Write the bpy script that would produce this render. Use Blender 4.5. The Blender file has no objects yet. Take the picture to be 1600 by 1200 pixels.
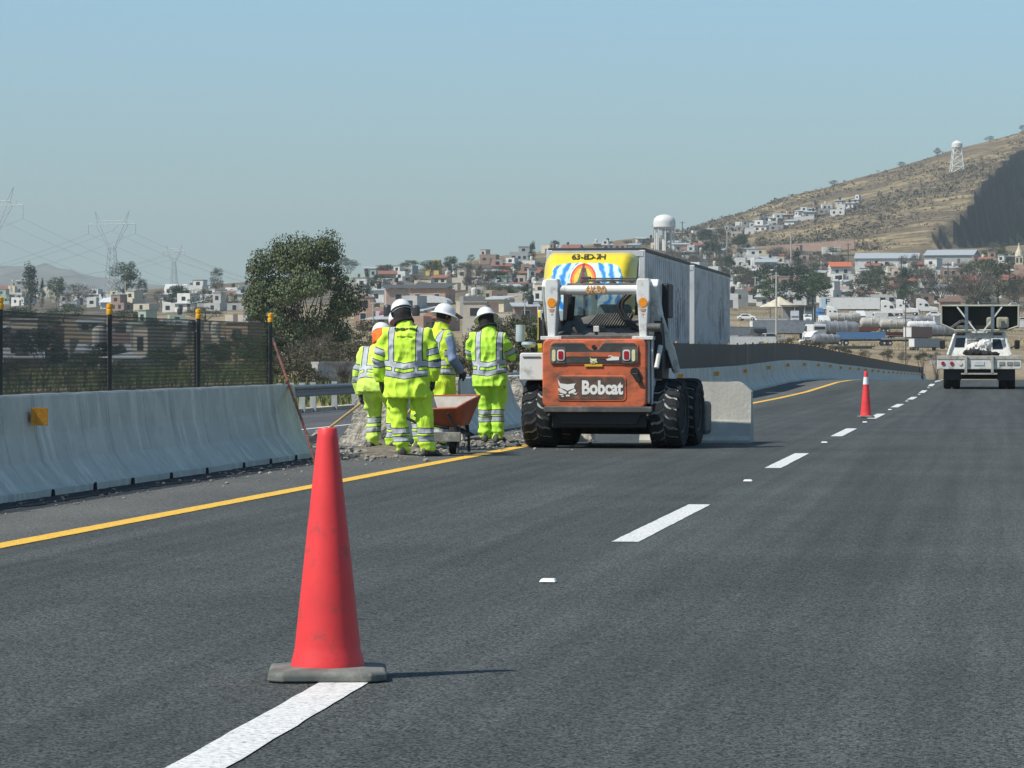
import bpy, math, random
from mathutils import Vector, Matrix, noise as mnoise
from math import sin, cos, pi, radians, atan, atan2, sqrt, exp
S = bpy.context.scene
COL = S.collection
# ---------------------------------------------------------------- camera, sky, sun, exposure
CAMH = 1.12
FPX = 5600.0                       # focal length in pixels of the 1600 px wide photograph
YAW = atan(756 / FPX); PITCH = -atan(43 / FPX)
cam = bpy.data.cameras.new('camera'); cam.sensor_width = 36; cam.lens = FPX * 36 / 1600
cam.clip_start = 0.3; cam.clip_end = 30000
co = bpy.data.objects.new('camera', cam); COL.objects.link(co); S.camera = co
co.location = (0, 0, CAMH)
FWD = Vector((-sin(YAW) * cos(PITCH), cos(YAW) * cos(PITCH), sin(PITCH)))
co.rotation_euler = FWD.to_track_quat('-Z', 'Y').to_euler()
RIGHT = Vector((cos(YAW), sin(YAW), 0)); UP = RIGHT.cross(FWD)
SUN = Vector((-0.57, -0.40, 0.86)).normalized()
w = bpy.data.worlds.new('World'); S.world = w; w.use_nodes = True
nt = w.node_tree; bg = nt.nodes['Background']
sky = nt.nodes.new('ShaderNodeTexSky'); sky.sky_type = 'NISHITA'; sky.sun_disc = False
sky.sun_elevation = math.asin(SUN.z); sky.sun_rotation = atan2(SUN.x, SUN.y) % (2 * pi)
sky.air_density = 1.0; sky.dust_density = 1.2; sky.ozone_density = 2.0; sky.altitude = 1700
hs = nt.nodes.new('ShaderNodeMix'); hs.data_type = 'RGBA'; hs.blend_type = 'MULTIPLY'; hs.inputs[0].default_value = 1
hs.inputs[7].default_value = (0.78, 0.95, 0.91, 1)
nt.links.new(sky.outputs[0], hs.inputs[6]); nt.links.new(hs.outputs[2], bg.inputs[0])
bg.inputs[1].default_value = 0.125
# the smog band: the lowest degrees of the sky are duller and greyer than the air above
_tc = nt.nodes.new('ShaderNodeTexCoord'); _sx = nt.nodes.new('ShaderNodeSeparateXYZ'); nt.links.new(_tc.outputs['Generated'], _sx.inputs[0])
_rp = nt.nodes.new('ShaderNodeValToRGB'); nt.links.new(_sx.outputs[2], _rp.inputs[0])
_e = _rp.color_ramp.elements; _e[0].position = 0.0; _e[0].color = (.62, .66, .62, 1); _e[1].position = .30; _e[1].color = (.80, .97, .98, 1)
_q = _e.new(.045); _q.color = (.67, .75, .72, 1); _q = _e.new(.105); _q.color = (.77, .95, .97, 1)
nt.links.new(_rp.outputs[0], hs.inputs[7])
sl = bpy.data.lights.new('sun', 'SUN'); sl.energy = 4.8; sl.angle = radians(0.53); sl.color = (1.0, 0.955, 0.88)
so = bpy.data.objects.new('sun', sl); COL.objects.link(so)
so.rotation_euler = (-SUN).to_track_quat('-Z', 'Y').to_euler()
S.view_settings.view_transform = 'Standard'; S.view_settings.look = 'None'
S.view_settings.exposure = 0.17; S.view_settings.gamma = 1; S.view_settings.use_curve_mapping = False
S.render.engine = 'CYCLES'
S.cycles.max_bounces = 6; S.cycles.diffuse_bounces = 2; S.cycles.glossy_bounces = 2
S.cycles.transparent_max_bounces = 12; S.cycles.transmission_bounces = 3; S.cycles.volume_bounces = 0
S.cycles.caustics_reflective = False; S.cycles.caustics_refractive = False
S.cycles.use_denoising = True

def PX(x, y, Y):
    d = FWD + RIGHT * ((x - 800) / FPX) + UP * ((600 - y) / FPX)
    return Vector((0, 0, CAMH)) + d * (Y / d.y)
def GP(x, y, z=0.0):
    d = FWD + RIGHT * ((x - 800) / FPX) + UP * ((600 - y) / FPX)
    return Vector((0, 0, CAMH)) + d * ((z - CAMH) / d.z)
def proj(p):
    q = Vector(p) - Vector((0, 0, CAMH)); dp = q.dot(FWD)
    return (800 + FPX * q.dot(RIGHT) / dp, 600 - FPX * q.dot(UP) / dp, dp)

# ---------------------------------------------------------------- helpers
MATS = {}
def M(name, col=(.5, .5, .5), rough=.8, metal=0.0, var=.15, scale=3.0, bump=0.0, bscale=20.0, dirt=None, damt=.5, dscale=2.0,
      bdist=.01, vec=(1, 1, 1), emit=0, alpha=None, spec=.5, coat=0):
    if name in MATS: return MATS[name]
    m = bpy.data.materials.new(name); m.use_nodes = True; n = m.node_tree; N = n.nodes; L = n.links
    b = N['Principled BSDF']; b.inputs['Roughness'].default_value = rough; b.inputs['Metallic'].default_value = metal
    b.inputs['Specular IOR Level'].default_value = spec
    if coat: b.inputs['Coat Weight'].default_value = coat; b.inputs['Coat Roughness'].default_value = .15
    tc = N.new('ShaderNodeTexCoord'); mp = N.new('ShaderNodeMapping'); mp.inputs['Scale'].default_value = vec
    L.new(tc.outputs['Object'], mp.inputs[0])
    last = None
    nz = N.new('ShaderNodeTexNoise'); nz.inputs['Scale'].default_value = scale; nz.inputs['Detail'].default_value = 5
    L.new(mp.outputs[0], nz.inputs['Vector'])
    mx = N.new('ShaderNodeMix'); mx.data_type = 'RGBA'
    c = list(col) + [1]
    mr = N.new('ShaderNodeMapRange'); mr.inputs[1].default_value = .3; mr.inputs[2].default_value = .7
    L.new(nz.outputs[0], mr.inputs[0]); L.new(mr.outputs[0], mx.inputs[0])
    mx.inputs[6].default_value = [v * (1 - var) for v in col] + [1]; mx.inputs[7].default_value = [min(1, v * (1 + var)) for v in col] + [1]
    out = mx.outputs[2]
    if dirt is not None:
        n2 = N.new('ShaderNodeTexNoise'); n2.inputs['Scale'].default_value = dscale; n2.inputs['Detail'].default_value = 8; n2.inputs['Roughness'].default_value = .7
        L.new(mp.outputs[0], n2.inputs['Vector'])
        r = N.new('ShaderNodeMapRange'); r.inputs[1].default_value = .62 - .25 * damt; r.inputs[2].default_value = .78 - .2 * damt
        L.new(n2.outputs[0], r.inputs[0])
        m2 = N.new('ShaderNodeMix'); m2.data_type = 'RGBA'; L.new(r.outputs[0], m2.inputs[0]); L.new(out, m2.inputs[6])
        m2.inputs[7].default_value = list(dirt) + [1]; out = m2.outputs[2]
    L.new(out, b.inputs['Base Color'])
    if bump:
        n3 = N.new('ShaderNodeTexNoise'); n3.inputs['Scale'].default_value = bscale; n3.inputs['Detail'].default_value = 4
        L.new(tc.outputs['Object'], n3.inputs['Vector'])
        bp = N.new('ShaderNodeBump'); bp.inputs['Strength'].default_value = bump; bp.inputs['Distance'].default_value = bdist
        L.new(n3.outputs[0], bp.inputs['Height']); L.new(bp.outputs[0], b.inputs['Normal'])
    if emit: b.inputs['Emission Color'].default_value = c; b.inputs['Emission Strength'].default_value = emit
    if alpha is not None:
        b.inputs['Alpha'].default_value = alpha
    MATS[name] = m
    return m

def tag(o, label=None, cat=None, group=None, kind=None):
    if label: o['label'] = label
    if cat: o['category'] = cat
    if group: o['group'] = group
    if kind: o['kind'] = kind
    return o
def empty(name, loc=(0, 0, 0), rz=0.0, label=None, cat=None, group=None):
    o = bpy.data.objects.new(name, None); COL.objects.link(o); o.location = loc; o.rotation_euler = (0, 0, rz)
    o.empty_display_size = .2
    return tag(o, label, cat, group)

class MB:
    def __init__(s): s.v = []; s.f = []; s.m = []
    def add(s, vs, fs, mat=0):
        o = len(s.v); s.v += [tuple(v) for v in vs]; s.f += [tuple(i + o for i in f) for f in fs]; s.m += [mat] * len(fs); return s
    def box(s, c, d, rz=0, mat=0, taper=1.0, R=None):
        x, y, z = d[0] / 2, d[1] / 2, d[2] / 2
        vs = [Vector((sx * x * (taper if sz > 0 else 1), sy * y * (taper if sz > 0 else 1), sz * z)) for sz in (-1, 1) for sy in (-1, 1) for sx in (-1, 1)]
        if R is None: R = Matrix.Rotation(rz, 3, 'Z')
        vs = [R @ v + Vector(c) for v in vs]
        return s.add(vs, [(0, 2, 3, 1), (4, 5, 7, 6), (0, 1, 5, 4), (1, 3, 7, 5), (3, 2, 6, 7), (2, 0, 4, 6)], mat)
    def bar(s, a, b, w, h=None, mat=0):
        a = Vector(a); b = Vector(b); h = h or w; d = (b - a)
        q = d.to_track_quat('Z', 'Y').to_matrix()
        return s.box((a + b) / 2, (w, h, d.length), mat=mat, R=q)
    def tube(s, pts, r, n=8, mat=0, cap=True, sq=None):
        pts = [Vector(p) for p in pts]; rs = r if isinstance(r, (list, tuple)) else [r] * len(pts)
        vs = []; up = None
        for i, p in enumerate(pts):
            t = (pts[min(i + 1, len(pts) - 1)] - pts[max(i - 1, 0)]).normalized()
            if up is None:
                up = Vector((0, 0, 1)) if abs(t.z) < .9 else Vector((0, 1, 0))
            a = t.cross(up).normalized(); up = a.cross(t).normalized()
            for k in range(n):
                an = 2 * pi * k / n; e = 1 if sq is None else sq[i]
                vs.append(p + a * cos(an) * rs[i] + up * sin(an) * rs[i] * e)
        fs = [(i * n + k, i * n + (k + 1) % n, (i + 1) * n + (k + 1) % n, (i + 1) * n + k) for i in range(len(pts) - 1) for k in range(n)]
        if cap: fs += [tuple(range(n - 1, -1, -1)), tuple(range((len(pts) - 1) * n, len(pts) * n))]
        return s.add(vs, fs, mat)
    def lathe(s, prof, n=24, c=(0, 0, 0), R=None, mat=0, sx=1.0, sy=1.0, a0=0, closed=True):
        c = Vector(c); vs = []
        for r, z in prof:
            for k in range(n):
                an = 2 * pi * k / n + a0; v = Vector((r * cos(an) * sx, r * sin(an) * sy, z))
                if R is not None: v = R @ v
                vs.append(v + c)
        fs = [(i * n + k, i * n + (k + 1) % n, (i + 1) * n + (k + 1) % n, (i + 1) * n + k) for i in range(len(prof) - 1) for k in range(n)]
        if closed: fs += [tuple(range(n - 1, -1, -1)), tuple(range((len(prof) - 1) * n, len(prof) * n))]
        return s.add(vs, fs, mat)
    def prism(s, poly, a, b, axis='y', mat=0, R=None, c=(0, 0, 0)):
        def P(u, v, t):
            q = {'y': (u, t, v), 'x': (t, u, v), 'z': (u, v, t)}[axis]
            q = Vector(q)
            if R is not None: q = R @ q
            return q + Vector(c)
        n = len(poly)
        vs = [P(u, v, a) for u, v in poly] + [P(u, v, b) for u, v in poly]
        fs = [(i, (i + 1) % n, n + (i + 1) % n, n + i) for i in range(n)] + [tuple(range(n - 1, -1, -1)), tuple(range(n, 2 * n))]
        return s.add(vs, fs, mat)
    def quad(s, a, b, c, d, mat=0): return s.add([a, b, c, d], [(0, 1, 2, 3)], mat)
    def mesh(s, name):
        me = bpy.data.meshes.new(name); me.from_pydata([tuple(v) for v in s.v], [], s.f); me.update(); return me
    def build(s, name, mats, parent=None, smooth=False, bevel=0, fix=True, seg=2):
        me = s.mesh(name)
        if not isinstance(mats, (list, tuple)): mats = [mats]
        for m in mats: me.materials.append(m)
        me.polygons.foreach_set('material_index', s.m)
        if smooth:
            me.polygons.foreach_set('use_smooth', [True] * len(me.polygons))
        if fix:
            import bmesh
            bm = bmesh.new(); bm.from_mesh(me); bmesh.ops.recalc_face_normals(bm, faces=bm.faces)
            if smooth: 
                for e in bm.edges:
                    if len(e.link_faces) == 2 and e.calc_face_angle(0) > radians(38): e.smooth = False
            bm.to_mesh(me); bm.free()
        o = bpy.data.objects.new(name, me); COL.objects.link(o)
        if parent is not None: o.parent = parent
        if bevel:
            b = o.modifiers.new('b', 'BEVEL'); b.width = bevel; b.segments = seg; b.limit_method = 'ANGLE'; b.angle_limit = radians(35)
        return o
def rrect(cx, cy, w, h, r, n=5):
    p = []
    for (sx, sy, a0) in ((1, 1, 0), (-1, 1, 90), (-1, -1, 180), (1, -1, 270)):
        for k in range(n + 1):
            a = radians(a0 + 90 * k / n); p.append((cx + sx * (w / 2 - r) + r * cos(a), cy + sy * (h / 2 - r) + r * sin(a)))
    return p
def text_mesh(name, txt, size, mat, parent, loc, rot, depth=.003, sx=1.0, offset=0.0, align='CENTER'):
    cu = bpy.data.curves.new(name, 'FONT'); cu.body = txt; cu.size = size; cu.extrude = depth; cu.offset = offset
    cu.align_x = align; cu.align_y = 'CENTER'; cu.resolution_u = 3
    t = bpy.data.objects.new(name + '_tmp', cu); COL.objects.link(t)
    dg = bpy.context.evaluated_depsgraph_get(); dg.update()
    me = bpy.data.meshes.new_from_object(t.evaluated_get(dg)); bpy.data.objects.remove(t)
    me.materials.clear(); me.materials.append(mat)
    o = bpy.data.objects.new(name, me); COL.objects.link(o); o.parent = parent; o.location = loc; o.rotation_euler = rot; o.scale = (sx, 1, 1)
    return o
def copy_tree(o, parent=None):
    c = o.copy(); COL.objects.link(c)
    if parent is not None: c.parent = parent
    for ch in list(o.children): copy_tree(ch, c)
    return c
def lerp_tab(tab, x):
    if x <= tab[0][0]: return tab[0][1]
    for (a, va), (b, vb) in zip(tab, tab[1:]):
        if x <= b:
            t = (x - a) / (b - a); t2 = t; return va + (vb - va) * t2
    return tab[-1][1]

# ---------------------------------------------------------------- road profile and terrain
RZ = [(0, 0), (96, 0), (110, .03), (121, .10), (132, .17), (144, .17), (155, .12), (166, .05), (178, -.06), (190, -.14), (202, -.22), (225, -.40), (260, -.65), (300, -.92), (385, -1.45), (460, -2.0)]
def roadz(Y): return lerp_tab(RZ, Y)
TX = [-200, 0, 200, 400, 600, 800, 1000, 1150, 1300, 1450, 1600, 1800]
TD = [60, 150, 250, 350, 450, 600, 860, 1100, 1400, 1750, 2100]
TT = [
 [720] * 12,
 [606, 604, 602, 600, 598, 597, 592, 588, 582, 580, 580, 580],
 [586, 584, 584, 580, 574, 570, 572, 572, 573, 575, 576, 576],
 [570, 568, 565, 560, 553, 550, 560, 562, 565, 570, 573, 573],
 [556, 553, 548, 540, 530, 528, 548, 552, 556, 562, 564, 564],
 [534, 530, 525, 515, 505, 500, 525, 530, 534, 537, 540, 540],
 [508, 505, 498, 488, 478, 465, 470, 487, 492, 494, 495, 495],
 [492, 489, 478, 462, 450, 433, 434, 455, 455, 450, 450, 450],
 [482, 478, 458, 446, 428, 406, 396, 412, 408, 396, 392, 392],
 [476, 470, 455, 440, 432, 400, 374, 372, 345, 315, 295, 270],
 [474, 472, 462, 450, 440, 420, 380, 333, 289, 246, 200, 120]]
def interp(tab, xs, x):
    if x <= xs[0]: return 0, 0, 0.0
    if x >= xs[-1]: return len(xs) - 1, len(xs) - 1, 0.0
    for i in range(len(xs) - 1):
        if x <= xs[i + 1]: return i, i + 1, (x - xs[i]) / (xs[i + 1] - xs[i])
def yimg(x, D):
    i, j, t = interp(None, TX, x)
    if D <= TD[0]: a = b = 0; u = 0.0
    elif D >= TD[-1]: a = b = len(TD) - 1; u = 0.0
    else: a, b, u = interp(None, TD, D)
    lo = TT[a][i] * (1 - t) + TT[a][j] * t; hi = TT[b][i] * (1 - t) + TT[b][j] * t
    return lo * (1 - u) + hi * u
CLT = [(1452, 384), (1470, 352), (1500, 338), (1520, 318), (1535, 290), (1556, 266), (1575, 248), (1600, 230), (1680, 200), (1800, 170)]
_CR = []
for _x in range(1452, 1811, 4):
    _t = lerp_tab(CLT, _x); _D = 1420
    while _D < 2090 and yimg(_x, _D) > _t: _D += 5
    _CR.append((_x, _D))
def cliff_r(x): return lerp_tab(_CR, x)
def terr(X, Y):
    dep = Y * cos(YAW) - X * sin(YAW)
    if dep < 20 or Y < 15: return -2.5
    x = 800 + FPX * (X * cos(YAW) + Y * sin(YAW)) / dep
    D = dep
    x = max(-200, min(1800, x))
    y = yimg(x, D)
    # natural relief on the hill and the town slope
    if D > 1300:
        k = min(1, (D - 1300) / 400)
        y += k * 5 * mnoise.fractal(Vector((X * .006, Y * .006, 0)), 1, 2.2, 5)
        y += k * 3.0 * mnoise.noise(Vector((X * .03, Y * .012, 3)))
    if D > 2100: y += (D - 2100) * .12
    if x > 1452 and D > 1400:
        rc = cliff_r(x) + 30 * mnoise.noise(Vector((x * .04, 0, 1))) + 12 * mnoise.noise(Vector((x * .13, 0, 4)))
        if D < rc - 34: y = 392 - (D - 1400) * .02
        elif D < rc:
            t_ = (D - rc + 34) / 34 + .38 * mnoise.noise(Vector((x * .045, D * .07, 2))) + .1 * mnoise.noise(Vector((x * .14, D * .03, 6)))
            yb_ = 392 - (D - 1400) * .02; y = yb_ + (y - yb_) * max(0, min(1, t_ * 1.15))
    z = CAMH + (557 - y) * D / FPX
    if D <= 60: z = CAMH + (557 - 720) * 60 / FPX
    if D < 1300: z += .5 * mnoise.noise(Vector((X * .05, Y * .03, 5))) * min(1, D / 400)
    # highway corridor
    if Y < 470:
        lo = -17.6; hi = 6.5
        out = max(lo - X, X - hi, 0)
        fade = 0 if Y < 430 else (Y - 430) * .12
        z = min(z, roadz(Y) - 1.3 + out * .35 + fade)
    return z
def ground(name, nodes): pass
def mat_ground():
    m = bpy.data.materials.new('hill_ground'); m.use_nodes = True; N = m.node_tree.nodes; L = m.node_tree.links; b = N['Principled BSDF']
    b.inputs['Roughness'].default_value = .95; b.inputs['Specular IOR Level'].default_value = .1
    tc = N.new('ShaderNodeTexCoord')
    def nz(sc, det=6, v=(1, 1, 1), rg=.6):
        mp = N.new('ShaderNodeMapping'); mp.inputs['Scale'].default_value = v; L.new(tc.outputs['Object'], mp.inputs[0])
        n = N.new('ShaderNodeTexNoise'); n.inputs['Scale'].default_value = sc; n.inputs['Detail'].default_value = det; n.inputs['Roughness'].default_value = rg
        L.new(mp.outputs[0], n.inputs['Vector']); return n
    def ramp(src, a, b_, inv=False):
        r = N.new('ShaderNodeMapRange'); r.inputs[1].default_value = a; r.inputs[2].default_value = b_; L.new(src.outputs[0], r.inputs[0]); return r
    def mix(f, a, c):
        x = N.new('ShaderNodeMix'); x.data_type = 'RGBA'; L.new(f.outputs[0], x.inputs[0])
        for s, v in ((6, a), (7, c)):
            if isinstance(v, tuple): x.inputs[s].default_value = list(v) + [1]
            else: L.new(v.outputs[2], x.inputs[s])
        return x
    c1 = mix(ramp(nz(.02, 8, (.5, 1, 3), .7), .40, .56), (.46, .35, .18), (.14, .10, .07))
    c2 = mix(ramp(nz(.10, 6, (.5, .8, 2.5), .75), .47, .56), c1, (.115, .088, .062))
    c3 = mix(ramp(nz(.5, 4), .48, .66), c2, (.23, .19, .13))
    # trodden, built-up ground in the town, darker and greyer than the hill grass
    sy = N.new('ShaderNodeSeparateXYZ'); L.new(tc.outputs['Object'], sy.inputs[0]); rt = N.new('ShaderNodeMapRange'); rt.inputs[1].default_value = 1480; rt.inputs[2].default_value = 1330; L.new(sy.outputs[1], rt.inputs[0])
    rt2 = N.new('ShaderNodeMapRange'); rt2.inputs[1].default_value = 850; rt2.inputs[2].default_value = 960; L.new(sy.outputs[1], rt2.inputs[0])
    tw = mix(ramp(nz(.05, 5), .45, .6), (.10, .085, .062), (.19, .165, .13)); near_ = mix(ramp(nz(.06, 6), .42, .62), (.36, .285, .19), (.20, .165, .10))
    twn = N.new('ShaderNodeMix'); twn.data_type = 'RGBA'; L.new(rt2.outputs[0], twn.inputs[0]); L.new(near_.outputs[2], twn.inputs[6]); L.new(tw.outputs[2], twn.inputs[7])
    c3 = mix(rt, c3, twn)
    # bare basalt on the steep quarry wall
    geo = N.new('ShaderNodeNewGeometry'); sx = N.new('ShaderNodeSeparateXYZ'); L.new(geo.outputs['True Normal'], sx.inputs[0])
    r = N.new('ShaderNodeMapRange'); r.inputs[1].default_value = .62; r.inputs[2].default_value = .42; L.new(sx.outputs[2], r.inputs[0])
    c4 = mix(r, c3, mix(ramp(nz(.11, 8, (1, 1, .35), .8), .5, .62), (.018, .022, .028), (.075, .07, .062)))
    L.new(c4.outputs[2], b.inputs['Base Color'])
    bp = N.new('ShaderNodeBump'); bp.inputs['Strength'].default_value = .8; bp.inputs['Distance'].default_value = 2.5; n = nz(.12, 8, (1, 1, .6), .75)
    L.new(n.outputs[0], bp.inputs['Height']); L.new(bp.outputs[0], b.inputs['Normal'])
    return m
def build_ground():
    mb = MB(); cols = []
    xs = [i for i in range(-260, 1861, 11)]
    ang = [atan((x - 800) / FPX) - YAW for x in xs]
    a0, a1 = ang[0], ang[-1]
    pre = [-pi + (a0 + pi) * (i / 26) ** .6 for i in range(26)]
    post = [a1 + (pi - a1) * (i / 26) ** 1.6 for i in range(1, 27)]
    ang = pre + ang + post
    rows = [2.0, 8, 16, 24]; r = 32.0
    while r < 2350:
        rows.append(r); r *= 1.022
        if 1480 < r < 2050: r = rows[-1] + 7
    rows += [2500, 2800, 3400, 4500, 7000, 12000]
    nc = len(ang)
    for d in rows:
        for a in ang:
            X = sin(a) * d; Y = cos(a) * d
            inview = a0 - .001 <= a <= a1 + .001
            if inview: z = terr(X, Y)
            else:
                e = a0 if (a < a0) else a1
                zz = terr(sin(e) * d, cos(e) * d); k = min(1, min(abs(a - a0), abs(a - a1)) / .5)
                z = zz * (1 - k) + (-3) * k if d > 30 else -2.5
                if abs(X + 5.5) < 13 and Y < 470: z = min(z, -1.4)
            if d > 2350: z = max(z, -60) if d < 3000 else min(z, 20)
            mb.v.append((X, Y, z))
    for i in range(len(rows) - 1):
        for k in range(nc - 1):
            mb.f.append((i * nc + k, i * nc + k + 1, (i + 1) * nc + k + 1, (i + 1) * nc + k)); mb.m.append(0)
    mb.f.append(tuple(range(nc))); mb.m.append(0)
    o = mb.build('ground', mat_ground(), smooth=True, fix=False); tag(o, kind='structure')
build_ground()
# far mountain ridge on the left, faded by the haze
def far_hills():
    m = M('far_hill', (.16, .15, .12), .95, var=.3, scale=.004)
    mb = MB(); n = 90
    prof = [(-900, 430), (-300, 418), (-60, 418), (40, 414), (100, 420), (160, 436), (230, 446), (330, 452), (500, 462), (900, 480)]
    rows = 9
    for j in range(rows):
        for i in range(n):
            x = -900 + 1800 * i / (n - 1); t = j / (rows - 1)
            Y = 5200 + 1500 * t
            yt = lerp_tab(prof, x) + 2.5 * mnoise.noise(Vector((x * .02, t, 0)))
            y = 500 + (yt - 500) * (sin(t * pi / 2) ** .8)
            p = PX(x, y, Y); mb.v.append((p.x, p.y, p.z + 25 * mnoise.fractal(Vector((x * .03, t * 4, 2)), 1, 2, 4) * (t * (1 - t) * 4)))
    for j in range(rows - 1):
        for i in range(n - 1): mb.f.append((j * n + i, j * n + i + 1, (j + 1) * n + i + 1, (j + 1) * n + i)); mb.m.append(0)
    # back slope
    b0 = len(mb.v)
    for i in range(n):
        v = mb.v[(rows - 1) * n + i]; mb.v.append((v[0] * 1.15, v[1] + 1200, -60))
    for i in range(n - 1): mb.f.append(((rows - 1) * n + i, (rows - 1) * n + i + 1, b0 + i + 1, b0 + i)); mb.m.append(0)
    tag(mb.build('mountain_ridge', m, smooth=True, fix=False), kind='structure')
far_hills()

# ---------------------------------------------------------------- asphalt
def asphalt(name, lo, hi, tint=(1, 1, 1), tracks=False, gravel=0.0):
    m = bpy.data.materials.new(name); m.use_nodes = True; N = m.node_tree.nodes; L = m.node_tree.links; b = N['Principled BSDF']
    tc = N.new('ShaderNodeTexCoord')
    v = N.new('ShaderNodeTexVoronoi'); v.inputs['Scale'].default_value = 120; L.new(tc.outputs['Object'], v.inputs['Vector'])
    n1 = N.new('ShaderNodeTexNoise'); n1.inputs['Scale'].default_value = 95; n1.inputs['Detail'].default_value = 5; n1.inputs['Roughness'].default_value = .75; L.new(tc.outputs['Object'], n1.inputs['Vector'])
    mp = N.new('ShaderNodeMapping'); mp.inputs['Scale'].default_value = (1.2, .05, 1); L.new(tc.outputs['Object'], mp.inputs[0])
    n2 = N.new('ShaderNodeTexNoise'); n2.inputs['Scale'].default_value = 1.3; n2.inputs['Detail'].default_value = 4; L.new(mp.outputs[0], n2.inputs['Vector'])
    n4 = N.new('ShaderNodeTexNoise'); n4.inputs['Scale'].default_value = .45; n4.inputs['Detail'].default_value = 6; L.new(tc.outputs['Object'], n4.inputs['Vector'])
    a = N.new('ShaderNodeMath'); a.operation = 'MULTIPLY_ADD'; a.inputs[1].default_value = .75
    sep = N.new('ShaderNodeSeparateColor'); L.new(v.outputs['Color'], sep.inputs[0])
    L.new(sep.outputs[0], a.inputs[0]); L.new(n1.outputs[0], a.inputs[2])
    r = N.new('ShaderNodeMapRange'); r.inputs[1].default_value = .58; r.inputs[2].default_value = 1.26; L.new(a.outputs[0], r.inputs[0])
    mx = N.new('ShaderNodeMix'); mx.data_type = 'RGBA'; L.new(r.outputs[0], mx.inputs[0])
    mx.inputs[6].default_value = [lo * t for t in tint] + [1]; mx.inputs[7].default_value = [hi * t for t in tint] + [1]
    s = N.new('ShaderNodeMath'); s.operation = 'ADD'; L.new(n2.outputs[0], s.inputs[0]); L.new(n4.outputs[0], s.inputs[1])
    r2 = N.new('ShaderNodeMapRange'); r2.inputs[1].default_value = .7; r2.inputs[2].default_value = 1.3; r2.inputs[3].default_value = .78; r2.inputs[4].default_value = 1.2; L.new(s.outputs[0], r2.inputs[0])
    mu = N.new('ShaderNodeVectorMath'); mu.operation = 'SCALE'; L.new(mx.outputs[2], mu.inputs[0]); L.new(r2.outputs[0], mu.inputs['Scale'])
    out = mu.outputs[0]
    if tracks:
        # worn wheel paths, faint oil line and a few skid streaks running with the traffic
        sx = N.new('ShaderNodeSeparateXYZ'); L.new(tc.outputs['Object'], sx.inputs[0])
        wv = N.new('ShaderNodeMath'); wv.operation = 'MULTIPLY_ADD'; wv.inputs[1].default_value = 3.45; wv.inputs[2].default_value = 1.9; L.new(sx.outputs[0], wv.inputs[0])
        sn = N.new('ShaderNodeMath'); sn.operation = 'SINE'; L.new(wv.outputs[0], sn.inputs[0])
        m5 = N.new('ShaderNodeMapping'); m5.inputs['Scale'].default_value = (3.2, .03, 1); L.new(tc.outputs['Object'], m5.inputs[0])
        n5 = N.new('ShaderNodeTexNoise'); n5.inputs['Scale'].default_value = 2.0; n5.inputs['Detail'].default_value = 3; L.new(m5.outputs[0], n5.inputs['Vector'])
        r5 = N.new('ShaderNodeMapRange'); r5.inputs[1].default_value = .35; r5.inputs[2].default_value = .68; r5.inputs[3].default_value = 1.06; r5.inputs[4].default_value = .80; L.new(n5.outputs[0], r5.inputs[0])
        r6 = N.new('ShaderNodeMapRange'); r6.inputs[1].default_value = -1; r6.inputs[3].default_value = .90; r6.inputs[4].default_value = 1.06; L.new(sn.outputs[0], r6.inputs[0])
        m6 = N.new('ShaderNodeMath'); m6.operation = 'MULTIPLY'; L.new(r5.outputs[0], m6.inputs[0]); L.new(r6.outputs[0], m6.inputs[1])
        mu2 = N.new('ShaderNodeVectorMath'); mu2.operation = 'SCALE'; L.new(out, mu2.inputs[0]); L.new(m6.outputs[0], mu2.inputs['Scale']); out = mu2.outputs[0]
        n7 = N.new('ShaderNodeTexNoise'); n7.inputs['Scale'].default_value = 7; n7.inputs['Detail'].default_value = 2; L.new(tc.outputs['Object'], n7.inputs['Vector'])
        r7 = N.new('ShaderNodeMapRange'); r7.inputs[1].default_value = .735; r7.inputs[2].default_value = .76; r7.inputs[4].default_value = .5; L.new(n7.outputs[0], r7.inputs[0])
        m7 = N.new('ShaderNodeMix'); m7.data_type = 'RGBA'; L.new(r7.outputs[0], m7.inputs[0]); L.new(out, m7.inputs[6]); m7.inputs[7].default_value = (.03, .03, .03, 1); out = m7.outputs[2]
    if gravel:
        v2 = N.new('ShaderNodeTexVoronoi'); v2.inputs['Scale'].default_value = 22; L.new(tc.outputs['Object'], v2.inputs['Vector'])
        r3 = N.new('ShaderNodeMapRange'); r3.inputs[1].default_value = .28; r3.inputs[2].default_value = .18; r3.inputs[4].default_value = gravel; L.new(v2.outputs[0], r3.inputs[0])
        m3 = N.new('ShaderNodeMix'); m3.data_type = 'RGBA'; L.new(r3.outputs[0], m3.inputs[0]); L.new(out, m3.inputs[6]); m3.inputs[7].default_value = (.26, .25, .22, 1); out = m3.outputs[2]
    L.new(out, b.inputs['Base Color'])
    b.inputs['Roughness'].default_value = .82; b.inputs['Specular IOR Level'].default_value = .35
    bp = N.new('ShaderNodeBump'); bp.inputs['Strength'].default_value = .7; bp.inputs['Distance'].default_value = .006; L.new(a.outputs[0], bp.inputs['Height']); L.new(bp.outputs[0], b.inputs['Normal'])
    return m
YS = [-30, -10, 0, 6, 12, 20, 30, 40, 50, 60, 70, 80, 90] + list(range(96, 240, 4)) + list(range(240, 470, 15))
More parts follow.
